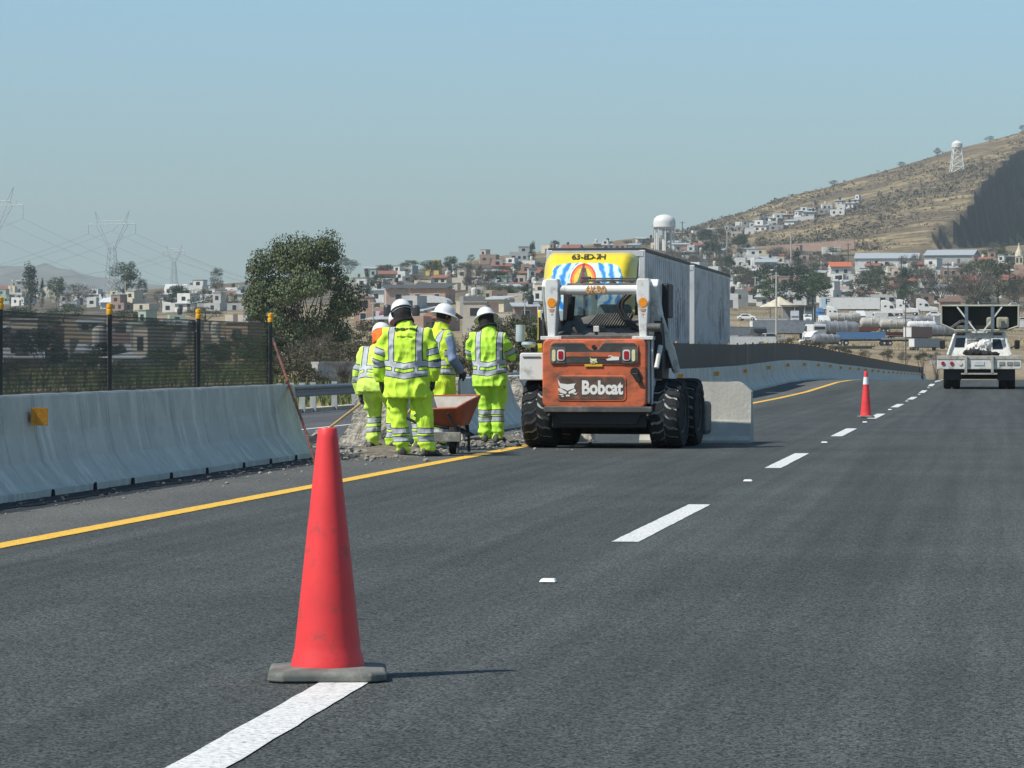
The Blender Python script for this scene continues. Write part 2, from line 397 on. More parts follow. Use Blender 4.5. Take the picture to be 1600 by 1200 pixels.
def ribbon(name, x0, x1, dz, mat, y0=-30, y1=455, skirt=0, offz=0, kind='structure', parent=None):
    ys = sorted(set([y0] + [y for y in YS if y0 < y < y1] + [y1])); mb = MB()
    prof = [(x0, 0), (x1, 0)] if not skirt else [(x0 - .02, -skirt), (x0, 0), (x1, 0), (x1 + .02, -skirt)]
    k = len(prof)
    for y in ys:
        for (x, z) in prof: mb.v.append((x, y, roadz(y) + dz + offz + z))
    for i in range(len(ys) - 1):
        for j in range(k - 1): mb.f.append((i * k + j, i * k + j + 1, (i + 1) * k + j + 1, (i + 1) * k + j)); mb.m.append(0)
    o = mb.build(name, mat, parent, fix=False)
    if kind: tag(o, kind=kind)
    return o
XB = GP(485, 716).x            # foot of the median barrier
XY = GP(490, 760).x            # yellow edge line
XD = GP(1041, 815).x           # dashed lane line
XOPP = -17.6
m_as = asphalt('asphalt', .009, .155, (.89, 1.0, .925), tracks=True); m_sh = asphalt('shoulder_asphalt', .035, .20, (.97, 1, .93), gravel=.35)
m_as2 = asphalt('old_asphalt', .05, .15, (.98, 1, 1.02))
ribbon('road', XY - .02, 5.6, 0, m_as, skirt=1.6)
ribbon('shoulder', XB - .9, XY - .02, 0, m_sh, skirt=0)
ribbon('opposite_road', XOPP, XB - .9, -.30, m_as2, skirt=1.6)
def paint(name, col, dirt):
    m = M(name, col, .6, var=.08, scale=9, dirt=dirt, damt=.5, dscale=48, bump=.6, bscale=120, bdist=.003); return m
m_wp = paint('white_paint', (.72, .72, .68), (.16, .16, .16)); m_yp = paint('yellow_paint', (.86, .50, .04), (.2, .15, .08))
# ---------------------------------------------------------------- painted markings
def strip(name, xc, wd, y0, y1, mat, dz=.004, offz=0.0, jag=.004, seed=1, slant=0.0):
    rnd = random.Random(seed); mb = MB(); y = y0; ys = []
    while y < y1: ys.append(y); y += .18 if y < 60 else (.5 if y < 100 else 2.5)
    ys.append(y1)
    for y in ys:
        j = jag if y < 70 else 0
        for s in (-1, 1): mb.v.append((xc + s * wd / 2 + rnd.uniform(-j, j) + slant * (y1 - y), y, roadz(y) + dz + offz))
    for i in range(len(ys) - 1): mb.f.append((2 * i, 2 * i + 1, 2 * i + 3, 2 * i + 2)); mb.m.append(0)
    return mb.build(name, mat, fix=False)
tag(strip('edge_line', XY, .17, -20, 56, m_yp, seed=3), kind='structure')
tag(strip('edge_line', XY + .06, .17, 56, 420, m_yp, seed=4), kind='structure')
tag(strip('edge_line', 1.55, .15, -20, 420, m_wp, seed=5), kind='structure')
k = -1; y = 24.25 - 14.42 * 2
while y < 330:
    tag(strip('lane_dash', XD, .165, y - 2.75 + (0 if y > 15 else -1.3), y + (2.75 if y > 15 else 2.35), m_wp, seed=int(y * 10), jag=.003, slant=.024 if y < 15 else 0), kind='structure'); y += 14.42
tag(strip('edge_line', -13.35, .13, 25, 420, m_wp, offz=-.30, seed=6), kind='structure')
tag(strip('edge_line', XOPP + .75, .12, 25, 420, m_wp, offz=-.30, seed=7), kind='structure')
m_cat = M('reflector_white', (.75, .75, .7), .4)
rs = []
y = 17.6 - 14.42; i = 0
ORD = ['first', 'second', 'third', 'fourth', 'fifth', 'sixth', 'seventh', 'eighth', 'ninth', 'tenth', 'eleventh', 'twelfth']
while y < 150:
    z = roadz(y) + .004
    if y > 5:
        mb = MB(); mb.box((XD + .02, y, z + .009), (.085, .09, .016), taper=.75)
        o = mb.build('road_stud', m_cat, bevel=.004)
        tag(o, 'small white road stud between lane dashes, %s one counted from the nearest' % ORD[min(i, 11)], 'road stud', 'white road studs along the dashed lane line'); i += 1
    y += 14.42
# ---------------------------------------------------------------- concrete median barrier
def concrete(name, col=(.62, .615, .53), streak=True):
    m = bpy.data.materials.new(name); m.use_nodes = True; N = m.node_tree.nodes; L = m.node_tree.links; b = N['Principled BSDF']
    b.inputs['Roughness'].default_value = .85; b.inputs['Specular IOR Level'].default_value = .25
    tc = N.new('ShaderNodeTexCoord')
    def nz(sc, v=(1, 1, 1), det=7, rg=.65):
        mp = N.new('ShaderNodeMapping'); mp.inputs['Scale'].default_value = v; L.new(tc.outputs['Object'], mp.inputs[0])
        n = N.new('ShaderNodeTexNoise'); n.inputs['Scale'].default_value = sc; n.inputs['Detail'].default_value = det; n.inputs['Roughness'].default_value = rg
        L.new(mp.outputs[0], n.inputs['Vector']); return n
    prev = None
    def layer(src, a, c, colr, prev, f=1.0):
        r = N.new('ShaderNodeMapRange'); r.inputs[1].default_value = a; r.inputs[2].default_value = c; r.inputs[4].default_value = f; L.new(src.outputs[0], r.inputs[0])
        x = N.new('ShaderNodeMix'); x.data_type = 'RGBA'; L.new(r.outputs[0], x.inputs[0])
        if isinstance(prev, tuple): x.inputs[6].default_value = list(prev) + [1]
        else: L.new(prev.outputs[2], x.inputs[6])
        x.inputs[7].default_value = list(colr) + [1]; return x
    d = tuple(c * .72 for c in col); l = tuple(min(1, c * 1.32) for c in col); dk = tuple(c * .45 for c in col)
    p = layer(nz(1.6), .4, .65, tuple(c * .84 for c in col), col)
    p = layer(nz(2.3, (1, 1.6, .35)), .52, .66, l, p, .8)
    if streak: p = layer(nz(3.2, (1, 1.6, .16), 9, .75), .60, .76, dk, p, .45); p = layer(nz(.8, (1, 1, 1.5)), .52, .6, tuple(c * 1.15 for c in col), p, .6)
    p = layer(nz(3.0, (1, .22, 2.6), 8, .75), .60, .72, d, p, .6); p = layer(nz(14), .58, .75, d, p, .7)
    L.new(p.outputs[2], b.inputs['Base Color'])
    bp = N.new('ShaderNodeBump'); bp.inputs['Strength'].default_value = .5; bp.inputs['Distance'].default_value = .012; n = nz(18); L.new(n.outputs[0], bp.inputs['Height']); L.new(bp.outputs[0], b.inputs['Normal'])
    return m
m_con = concrete('barrier_concrete'); m_conl = concrete('light_concrete', (.50, .49, .43), False); m_broken = M('broken_concrete', (.45, .41, .34), .95, var=.3, scale=9, bump=1, bscale=16, bdist=.04)
BP = [(.0, 0), (0, .06), (-.035, .075), (-.19, .27), (-.245, .50), (-.275, .795), (-.29, .81), (-.45, .81), (-.465, .795), (-.50, .50), (-.55, .27), (-.70, .075), (-.74, .06), (-.74, 0)]
def barrier(name, y0, y1, step, joint, rough_end=False, seed=1):
    rnd = random.Random(seed); mb = MB(); ys = []; y = y0
    joints = []
    while y < y1 - .001:
        ys.append(y); 
        y += step if y < 80 else 3.0
    ys.append(y1)
    n = len(BP); jn = set()
    yj = y0 + joint
    allys = []
    for y in ys: allys.append((y, 0))
    while yj < y1 and yj < 230:
        jj = yj + rnd.uniform(-.15, .15)
        for dy, dd in ((-.016, 0), (-.006, 1), (.006, 1), (.016, 0)): allys.append((jj + dy, dd))
        yj += joint
    allys.sort()
    for (y, dd) in allys:
        zz = roadz(y)
        if rough_end and (y - y0) < .01: pass
        w1 = .012 * mnoise.noise(Vector((0, y * .9, seed))) ; w2 = .008 * mnoise.noise(Vector((3, y * 2.1, seed)))
        for i, (x, z) in enumerate(BP):
            s = -1 if i < 7 else 1
            nx = x + (s * .016 if dd else 0) + (w1 if i < 7 else 0) + (.006 * mnoise.noise(Vector((i * .5, y * 1.7, 2))) if 2 <= i <= 5 and y < 80 else 0)
            nz_ = z + (0 if i in (0, 13) else (w2 + (.006 * mnoise.noise(Vector((i * 3, y * 6, 2)))) if z > .7 else .006 * mnoise.noise(Vector((i, y * 4, 5)))))
            mb.v.append((XB + nx, y, zz + nz_ - (.1 if i in (0, 13) else 0)))
    m = len(allys)
    for i in range(m - 1):
        for j in range(n - 1): mb.f.append((i * n + j, i * n + j + 1, (i + 1) * n + j + 1, (i + 1) * n + j)); mb.m.append(0)
    mb.f.append(tuple(range(n))); mb.m.append(1 if rough_end else 0)
    mb.f.append(tuple(range((m - 1) * n, m * n))); mb.m.append(0)
    return mb.build(name, [m_con, m_broken])
b1 = barrier('median_barrier', -12, 39.3, .3, 2.45, seed=2)
tag(b1, 'long grey concrete median barrier in the left foreground ending at the gap beside the crew', 'concrete barrier')
b2 = barrier('median_barrier', 44.3, 400, .4, 3.2, True, seed=5)
tag(b2, 'concrete median barrier running on past the skid loader and over the crest', 'concrete barrier')
m_or = M('reflector_orange', (.85, .33, .02), .35, var=.25, scale=40)
def refl(y, par, s=1.0):
    z = roadz(y); mb = MB()
    mb.box((XB - .235 + .055 * s, y, z + .635), (.10 * s, .022, .105 * s), rz=.12); mb.box((XB - .23 + .01, y + .05, z + .635), (.03, .10, .09))
    mb.build('reflector', m_or, par, bevel=.004)
# reflector plates bolted to the traffic face of the barrier, one every 11.5 m
refl(GP(40, 651, .635).y, b1, 1.35)
yr = 99.0 - 11.45 * 4
while yr < 390:
    refl(yr, b2, 1.15 if yr < 200 else 1.4); yr += 11.45
# drainage notches at the foot: dark gaps modelled as small mortar pads
rnd = random.Random(8); y = 24.5
m_notch = M('bitumen_black', (.012, .012, .013), .9)
while y < 39.2:
    MB().prism([(-.04, .0), (.04, 0), (.02, .05 + rnd.random() * .02), (-.02, .06)], XB + .003, XB + .016, 'x', c=(0, y, 0)).build('drain_notch', m_notch, b1); y += rnd.uniform(1.2, 1.8)
m_joint = M('joint_dark', (.26, .275, .26), .9, var=.4, scale=9)
def joint(y, par):
    mb = MB(); z = roadz(y); o = 0
    for s_, yy in ((0, y - .006), (1, y + .006)):
        for i in range(1, 7):
            x, zz = BP[i]; nx_ = .009; mb.v.append((XB + x + nx_ + .006, yy + .012 * mnoise.noise(Vector((i * .9, y, 3))), z + zz + (.004 if i == 6 else 0)))
    for i in range(5): mb.f.append((i, i + 1, i + 7, i + 6)); mb.m.append(0)
    mb.build('joint', m_joint, par, fix=False)
yj = 18.6
while yj < 39: joint(yj, b1); yj += 2.42
yj = 47.5
while yj < 130: joint(yj, b2); yj += 3.2
# tarry seam at the barrier foot, widened and darkened to paint in its shade
tag(strip('tar_shade_strip', XB + .16, .34, -10, 39.4, M('tar_and_shade', (.018, .018, .02), .9, bump=1, bscale=30, bdist=.02), dz=.006, jag=.05, seed=9), kind='structure')
# ---------------------------------------------------------------- anti-glare screens
def screen_mat(name, a0, a1, per, col=(.014, .018, .017)):
    m = bpy.data.materials.new(name); m.use_nodes = True; N = m.node_tree.nodes; L = m.node_tree.links; b = N['Principled BSDF']
    b.inputs['Base Color'].default_value = (*col, 1); b.inputs['Roughness'].default_value = .6
    tc = N.new('ShaderNodeTexCoord'); wv = N.new('ShaderNodeTexWave'); wv.bands_direction = 'Z'; wv.inputs['Scale'].default_value = per; wv.inputs['Distortion'].default_value = .6
    L.new(tc.outputs['Object'], wv.inputs[0])
    r = N.new('ShaderNodeMapRange'); r.inputs[1].default_value = .35; r.inputs[2].default_value = .65; r.inputs[3].default_value = a0; r.inputs[4].default_value = a1; L.new(wv.outputs[0], r.inputs[0]); L.new(r.outputs[0], b.inputs['Alpha'])
    return m
m_scr = screen_mat('glare_mesh_near', .64, .88, 9.0); m_scr2 = screen_mat('glare_mesh_far', .97, .995, 9.0, (.006, .009, .010))
m_post = M('post_dark', (.035, .04, .04), .5, var=.3, scale=8); m_capy = M('cap_yellow', (.85, .40, .02), .4, var=.1); m_capb = M('cap_band', (.10, .07, .03), .5)
def screen_post(x, y, par, big=True):
    z = roadz(y); zt = 1.60 if big else 1.50
    mb = MB(); mb.tube([(x + .02, y, z + .7), (x + .02, y, z + zt - .1)], .022 if big else .03, 10); p = mb.build('post', m_post, par, smooth=True)
    r = .030; h_ = .10 if big else .06
    mb = MB(); mb.lathe([(r * .95, zt - h_), (r, zt - h_ * .92), (r, zt - h_ * .58), (r * .8, zt - h_ * .54), (r * .8, zt - h_ * .42), (r, zt - h_ * .38), (r, zt - .005), (r * .5, zt)], 12, (x + .02, y, z)); mb.build('post_cap', m_capy, p, smooth=True)
XS = XB - .50
scr = empty('glare_screen', (0, 0, 0), 0, 'see-through dark mesh glare screen on yellow-capped posts behind the near barrier', 'screen fence')
py = [XS / PX(x_, 540, 1.0).x for x_ in (168, 307, 420)]; py = [py[0] - 3.6 * k_ for k_ in (4, 3, 2, 1)] + py
for y in py: screen_post(XS, y, scr)
MB().tube([(XS - .25, py[-2] + 1.0, .2), (XS - .25, py[-2] + 1.0, 1.38)], .022, 8).build('stay_post', M('stay_post', (.16, .15, .12), .8), scr)
def panel(par, y0, y1, x, z0, z1, mat, wav=.012, bulge=True):
    mb = MB(); n = int((y1 - y0) / .6) + 1
    for i in range(n + 1):
        y = y0 + (y1 - y0) * i / n
        zz = roadz(y)
        for j in range(4):
            z = z0 + (z1 - z0) * j / 3
            mb.v.append((x + wav * mnoise.noise(Vector((y * .7, z, 1))), y, zz + z + (.012 * mnoise.noise(Vector((y * .9, 9, 1))) if j == 3 else 0)))
    for i in range(n):
        for j in range(3): mb.f.append((i * 4 + j, i * 4 + j + 1, (i + 1) * 4 + j + 1, (i + 1) * 4 + j)); mb.m.append(0)
    return mb.build('mesh_panel', mat, par, fix=False)
for a, b_ in zip(py, py[1:]): panel(scr, a + .02, b_ - .02, XS, .74, 1.49, m_scr)
scr2 = empty('glare_screen', (0, 0, 0), 0, 'dark glare screen fence along the far barrier, curving down over the crest', 'screen fence')
y = 71.9; pys = []
while y < 395: pys.append(y); y += 3.58
for y in pys[:88]: screen_post(XS, y, scr2, False)
for i in range(0, len(pys) - 1, 4):
    panel(scr2, pys[i] + .02, pys[min(i + 4, len(pys) - 1)] - .01, XS + .09, .74, 1.455, m_scr2, .006)
# ---------------------------------------------------------------- guard rail on the opposite carriageway
m_galv = M('galvanised', (.19, .23, .25), .45, metal=.6, var=.15, scale=5); m_pw = M('post_white', (.34, .37, .36), .6)
gr = empty('guard_rail', (0, 0, 0), 0, 'grey corrugated steel guard rail along the outer edge of the opposite carriageway', 'guard rail')
W = [(0, .70), (.05, .66), (.05, .62), (0, .575), (0, .53), (.05, .49), (.05, .45), (0, .41)]
XG = XOPP + .35
mb = MB(); ys = list(range(50, 161, 5))
for y in ys:
    for x, z in W: mb.v.append((XG + x, y, roadz(y) - .30 + z))
for i in range(len(ys) - 1):
    for j in range(7): mb.f.append((i * 8 + j, i * 8 + j + 1, i * 8 + 9 + j, i * 8 + 8 + j)); mb.m.append(0)
o = mb.build('rail', m_galv, gr); sm = o.modifiers.new('s', 'SOLIDIFY'); sm.thickness = .006
y = 60
while y < 150:
    z = roadz(y) - .3
    MB().box((XG - .11, y, z + .30), (.15, .08, .92)).build('post', m_pw, gr); MB().box((XG - .03, y, z + .58), (.05, .1, .24)).build('spacer', m_galv, gr)
    y += 1.45 if y < 90 else 3.0
MB().box((XOPP + .1, 100, -.30 + .03), (.3, 180, .14)).build('kerb', m_conl, gr)
# ---------------------------------------------------------------- cones
m_cone = M('cone_red', (.82, .050, .050), .50, var=.12, scale=5, dirt=(.36, .07, .055), damt=.30, dscale=13, bump=.15, bscale=30, bdist=.004)
m_rub = M('cone_rubber', (.13, .135, .12), .85, var=.3, scale=14, dirt=(.25, .24, .2), damt=.5, dscale=12)
m_band = M('cone_band', (.8, .8, .78), .45, var=.05)
def cone(loc, rz, label, h, collar):
    t = empty('traffic_cone', loc, rz, label, 'traffic cone', 'traffic cones on the dashed lane line')
    mb = MB(); b = .205 if not collar else .155; k = .052; bt = .040 if not collar else .04
    poly = [(-b + k, -b), (b - k, -b), (b, -b + k), (b, b - k), (b - k, b), (-b + k, b), (-b, b - k), (-b, -b + k)]
    n = 8
    vs = [(x * s, y * s, z) for (s, z) in ((1, .004), (1, bt * .7), (.955, bt), (.6, bt + .006)) for (x, y) in poly]
    fs = [(i * n + j, i * n + (j + 1) % n, (i + 1) * n + (j + 1) % n, (i + 1) * n + j) for i in range(3) for j in range(n)] + [tuple(range(n - 1, -1, -1)), tuple(range(3 * n, 4 * n))]
    mb.add(vs, fs); mb.build('base', m_rub, t, bevel=.006)
    R0 = .126 if not collar else .105; R1 = .034 if not collar else .03
    def rad(z): return R0 + (R1 - R0) * (z / h)
    prof = [(R0 * 1.02, bt + .002), (R0 * 1.005, bt + .02), (rad(bt + .06), bt + .06)]
    for i in range(1, 22): z = bt + .06 + (h * .62 - bt - .06) * i / 21; prof.append((rad(z), z))
    prof += [(rad(h * .62) - .0006, h * .625)] if not collar else []
    for i in range(1, 12): z = h * .63 + (h - h * .63) * i / 11; prof.append((rad(z) - (.0006 if not collar else 0), z))
    prof += [(R1 * .9, h + .004), (R1 * .75, h), (R1 * .7, h - .03)]
    mb = MB(); mb.lathe(prof, 48); mb.build('cone_body', m_cone, t, smooth=True)
    if collar:
        z0, z1 = h * .72, h * .88
        mb = MB(); mb.lathe([(rad(z0) + .001, z0), (rad(z0) + .004, z0 + .002), (rad(z1) + .004, z1 - .002), (rad(z1) + .001, z1)], 40, closed=False); mb.build('collar', m_band, t, smooth=True)
p = GP(512, 1060)
cone((p.x, p.y, 0), radians(10), 'tall plain red traffic cone on a grey rubber base in the foreground', .868, False)
p = GP(1353, 653)
cone((p.x, p.y, 0), radians(4), 'small distant red cone with a white collar standing on the lane line', .845, True)
# ---------------------------------------------------------------- loose concrete block behind the skid loader
blk = empty('concrete_block', (GP(1172, 692).x, GP(1172, 692).y, 0), radians(-2), 'loose pale concrete barrier block set crosswise on the road beside the loader wheels', 'concrete block')
mb = MB(); L_ = 1.45
# stands crosswise: profile in y, length along -x, right top corner broken off
nx = 26
for i in range(nx + 1):
    x = -L_ * (1 - i / nx)
    for j, (u, z) in enumerate([(0, 0), (0, .03), (.05, .09), (.10, .30), (.13, .79), (.33, .79), (.37, .30), (.5, .08), (.5, 0)]):
        zz = z; yy = u
        if z > .5:
            cut = max(0, x + .14) * .9; zz = z - cut + .006 * mnoise.noise(Vector((x * 7, j, 0)))
        mb.v.append((x + .008 * mnoise.noise(Vector((j * 2, x * 3, 3))), yy + .01 * mnoise.noise(Vector((x * 3, z * 5, 1))), zz))
for i in range(nx):
    for j in range(8): mb.f.append((i * 9 + j, i * 9 + j + 1, (i + 1) * 9 + j + 1, (i + 1) * 9 + j)); mb.m.append(0)
mb.f += [tuple(range(9)), tuple(range(nx * 9, nx * 9 + 9))]; mb.m += [0, 0]
mb.build('block', m_conl, blk)
# ---------------------------------------------------------------- rusty rod leaning on the barrier
B = Vector(GP(493, 729)); B.z = .01
C = Vector((XB - .30, 39.05, .83)); T = B + (C - B) * 1.60
mb = MB(); pts = []; rr = []
for i in range(40):
    t = i / 39; q = B.lerp(T, t) + Vector((.012 * sin(t * 5), 0, .01 * sin(t * 9))); pts.append(q); rr.append(.0125 + (.004 if i % 2 else 0))
mb.tube(pts, rr, 8)
m_rust = bpy.data.materials.new('rust_steel'); m_rust = M('rusty_steel', (.20, .055, .035), .85, var=.5, scale=14, dirt=(.05, .035, .03), damt=.9, dscale=2.5)
tag(mb.build('steel_rod', m_rust, smooth=True), 'thin rusty steel rod leaning against the end of the near barrier', 'rod')
mb = MB(); mb.tube([T + (B - T) * .32 + Vector((.01, 0, .02)), T + Vector((0, 0, .03))], .026, 8)
# ---------------------------------------------------------------- rubble
def rock(name, c, s, seed, mat, sub=2, flat=1.0, rz=0):
    import bmesh
    bm = bmesh.new(); bmesh.ops.create_icosphere(bm, subdivisions=sub, radius=1)
    rnd = random.Random(seed); 
    pl = [(Vector((rnd.gauss(0, 1), rnd.gauss(0, 1), rnd.gauss(0, 1))).normalized(), rnd.uniform(.5, .85)) for _ in range(9)]
    for v in bm.verts:
        co_ = v.co.copy()
        for nn, d in pl:
            e = co_.dot(nn) - d
            if e > 0: co_ -= nn * e
        co_ *= 1 + .12 * mnoise.noise(co_ * 2.5 + Vector((seed, 0, 0)))
        v.co = Vector((co_.x * s[0], co_.y * s[1], max(co_.z * s[2], -.4 * s[2])))
    me = bpy.data.meshes.new(name); bm.to_mesh(me); bm.free(); me.materials.append(mat)
    o = bpy.data.objects.new(name, me); COL.objects.link(o); o.location = c; o.rotation_euler = (0, 0, rz); return o
m_dirt = M('rubble_dirt', (.17, .145, .11), 1, var=.45, scale=14, bump=1, bscale=40, bdist=.03)
# broken end slabs of the barrier
def slab(poly, x0, th, Y, label, seed=0, lean=0.0, rz=0):
    mb = MB(); n = len(poly)
    c = Vector((sum(p[0] for p in poly) / n, 0, sum(p[1] for p in poly) / n))
    import bmesh
    bm = bmesh.new(); vs = [bm.verts.new((x, 0, z)) for x, z in poly]; f = bm.faces.new(vs)
    bmesh.ops.triangulate(bm, faces=[f]); bmesh.ops.subdivide_edges(bm, edges=bm.edges, cuts=5, use_grid_fill=True)
    me = bpy.data.meshes.new('s'); r = bmesh.ops.extrude_face_region(bm, geom=bm.faces[:])
    for g in r['geom']:
        if isinstance(g, bmesh.types.BMVert): g.co.y += th
    for v in bm.verts:
        v.co += Vector((mnoise.noise(v.co * 6 + Vector((seed, 0, 0))), mnoise.noise(v.co * 5 + Vector((0, seed, 0))) * 1.6, mnoise.noise(v.co * 7 + Vector((0, 0, seed))))) * .03
        v.co.y += lean * v.co.z
    bmesh.ops.recalc_face_normals(bm, faces=bm.faces); bm.to_mesh(me); bm.free(); me.name = 'broken_slab'; me.materials.append(m_broken)
    o = bpy.data.objects.new('broken_slab', me); COL.objects.link(o); o.location = (x0, Y, 0); o.rotation_euler = (0, 0, rz)
    return tag(o, label, 'concrete slab', 'broken pieces of the opened barrier')
s0 = XB
slab([(-.62, 0), (.10, 0), (.08, .14), (-.05, .24), (-.16, .62), (-.28, .66), (-.34, .40), (-.50, .22), (-.60, .10)], XB + .10, .14, 44.2, 'broken pale concrete wedge standing by the bent worker at the opened barrier end', 1, .05)
slab([(-.12, .0), (.12, 0), (.10, .55), (.06, .60), (.05, .82), (-.11, .83), (-.14, .5), (-.05, .3)], GP(712, 690).x - .02, .2, 46.6, 'narrow broken concrete stub with a hole behind the wheelbarrow', 3, .02)
slab([(.02, .02), (.13, 0), (.05, .4), (-.04, .62), (-.13, .84), (-.26, .84), (-.16, .55), (-.06, .36)], PX(822, 640, 49.6).x, .22, 49.6, 'jagged pale concrete break on the barrier next to the loader tyre', 5, .02)
slab([(-.22, .0), (.22, 0), (.2, .12), (.05, .18), (-.2, .13)], GP(905, 689).x, .2, 46.9, 'low chunk of pale concrete under the skid loader', 7)
slab([(-.13, .0), (.14, 0), (.1, .16), (-.02, .22), (-.1, .12)], GP(512, 698).x - .05, .2, 43.4, 'small concrete chunk lying between the barrier end and the wedge', 9)
rnd = random.Random(4); mb = MB()
# gravel and crumbs spread over the shoulder: countless -> stuff
import bmesh
bm = bmesh.new()
for i in range(2300):
    if i < 1100:
        X_ = rnd.gauss(-7.0, .38); Y_ = rnd.gauss(42.0, 1.9)
    elif i < 1700: X_ = rnd.gauss(-6.55, .5); Y_ = rnd.gauss(47, 2.4)
    else: X_ = XB + .10 + abs(rnd.gauss(0, .3)); Y_ = rnd.uniform(24, 58)
    if X_ < XB + .03 and not 39.6 < Y_ < 43.4: X_ = XB + .05 + rnd.random() * .4
    s = min(.042 if i < 1700 else .022, (.010 if i < 1700 else .006) * rnd.paretovariate(2.0)); 
    mt = Matrix.Translation((X_, Y_, roadz(Y_) + s * .35)) @ Matrix.Rotation(rnd.uniform(0, 6), 4, 'Z') @ Matrix.Diagonal((s * rnd.uniform(.7, 1.4), s, s * rnd.uniform(.4, .9), 1))
    bmesh.ops.create_icosphere(bm, subdivisions=1, radius=1, matrix=mt)
me = bpy.data.meshes.new('rubble'); bm.to_mesh(me); bm.free(); me.materials.append(M('rubble_stone', (.27, .25, .21), .95, var=.5, scale=2.2))
o = bpy.data.objects.new('rubble', me); COL.objects.link(o); tag(o, kind='stuff')
# low spoil heaps
def heap(cx, cy, rx, ry, h, seed):
    mb = MB(); n = 18
    for i in range(n + 1):
        for j in range(n + 1):
            u = i / n * 2 - 1; v = j / n * 2 - 1; r = u * u + v * v
            z = h * max(0, 1 - r) ** 1.2 * (1 + .6 * mnoise.noise(Vector((u * 3, v * 3, seed)))) + .03 * mnoise.noise(Vector((u * 9, v * 9, seed))) * max(0, 1 - r)
            mb.v.append((cx + u * rx, cy + v * ry, z - .012 * r))
    for i in range(n):
        for j in range(n): mb.f.append((i * (n + 1) + j, (i + 1) * (n + 1) + j, (i + 1) * (n + 1) + j + 1, i * (n + 1) + j + 1)); mb.m.append(0)
    return mb
mb = MB()
for a in ((-7.05, 42.3, .65, 1.3, .06, 1), (-7.35, 43.0, .4, .7, .09, 2), (-6.75, 47.8, .5, 1.4, .07, 3), (-7.2, 46.0, .3, 1.0, .09, 4), (-6.9, 39.9, .6, .9, .05, 5)):
    h_ = heap(*a); mb.add(h_.v, h_.f)
tag(mb.build('spoil', m_dirt, smooth=True), kind='stuff')
# ---------------------------------------------------------------- people
def cloth_mat(name, base, band=(.42, .45, .48), edge=(.02, .035, .06), var=.1):
    m = bpy.data.materials.new(name); m.use_nodes = True; N = m.node_tree.nodes; L = m.node_tree.links; b = N['Principled BSDF']
    at = N.new('ShaderNodeAttribute'); at.attribute_name = 'band'
    r = N.new('ShaderNodeValToRGB'); r.color_ramp.interpolation = 'CONSTANT'
    mr = N.new('ShaderNodeMapRange'); mr.inputs[1].default_value = -.1; mr.inputs[2].default_value = .1; L.new(at.outputs['Fac'], mr.inputs[0]); L.new(mr.outputs[0], r.inputs[0])
    e = r.color_ramp.elements; e[0].position = 0; e[0].color = (*base, 1); e[1].position = .5; e[1].color = (*band, 1)
    x = e.new(.5 - .055); x.color = (*edge, 1)
    tc = N.new('ShaderNodeTexCoord'); n = N.new('ShaderNodeTexNoise'); n.inputs['Scale'].default_value = 5; n.inputs['Detail'].default_value = 5; L.new(tc.outputs['Object'], n.inputs['Vector'])
    m2 = N.new('ShaderNodeMapRange'); m2.inputs[1].default_value = .3; m2.inputs[2].default_value = .7; m2.inputs[3].default_value = 1 - var; m2.inputs[4].default_value = 1 + var; L.new(n.outputs[0], m2.inputs[0])
    sc = N.new('ShaderNodeVectorMath'); sc.operation = 'SCALE'; L.new(r.outputs[0], sc.inputs[0]); L.new(m2.outputs[0], sc.inputs['Scale']); L.new(sc.outputs[0], b.inputs['Base Color'])
    b.inputs['Roughness'].default_value = .75; b.inputs['Sheen Weight'].default_value = .1
    mp = N.new('ShaderNodeMapping'); mp.inputs['Scale'].default_value = (1, 1, .3); mp.inputs['Rotation'].default_value = (0, .7, 0); L.new(tc.outputs['Object'], mp.inputs[0])
    n2 = N.new('ShaderNodeTexNoise'); n2.inputs['Scale'].default_value = 9; n2.inputs['Detail'].default_value = 2.5; n2.inputs['Distortion'].default_value = 1.2; L.new(mp.outputs[0], n2.inputs['Vector'])
    bp = N.new('ShaderNodeBump'); bp.inputs['Strength'].default_value = .75; bp.inputs['Distance'].default_value = .025; L.new(n2.outputs[0], bp.inputs['Height']); L.new(bp.outputs[0], b.inputs['Normal'])
    return m
HV = (.60, .90, .05)
m_hv = cloth_mat('hi_vis', HV, var=.16); m_hvs = [m_hv, cloth_mat('hi_vis_green', (.50, .86, .06), var=.16), cloth_mat('hi_vis_faded', (.62, .84, .12), var=.2)]; m_blue = cloth_mat('blue_shirt', (.20, .27, .42)); m_vest = cloth_mat('hi_vis_vest', (.60, .80, .03))
m_skin = M('skin', (.20, .10, .06), .6, var=.1); m_glove = M('glove_dark', (.035, .035, .035), .8, var=.4, scale=20, dirt=(.22, .2, .18), damt=.35, dscale=18)
m_helm = M('helmet_white', (.80, .80, .78), .28, var=.03, coat=.4); m_boot = M('boot', (.06, .055, .05), .7, var=.3, dirt=(.2, .18, .15), damt=.5, dscale=9)
m_blk = M('black_cloth', (.018, .015, .016), .9, var=.3, bump=.5, bscale=25); m_orc = M('orange_cloth', (.85, .16, .02), .85, var=.25, scale=12, bump=.7, bscale=20, bdist=.03)
m_mar = M('maroon_cloth', (.09, .015, .025), .9); m_hair = M('hair', (.012, .010, .009), .8, bump=.6, bscale=60); m_greyc = M('grey_cloth', (.12, .12, .13), .9)
m_txt = M('print_dark', (.10, .16, .05), .8)

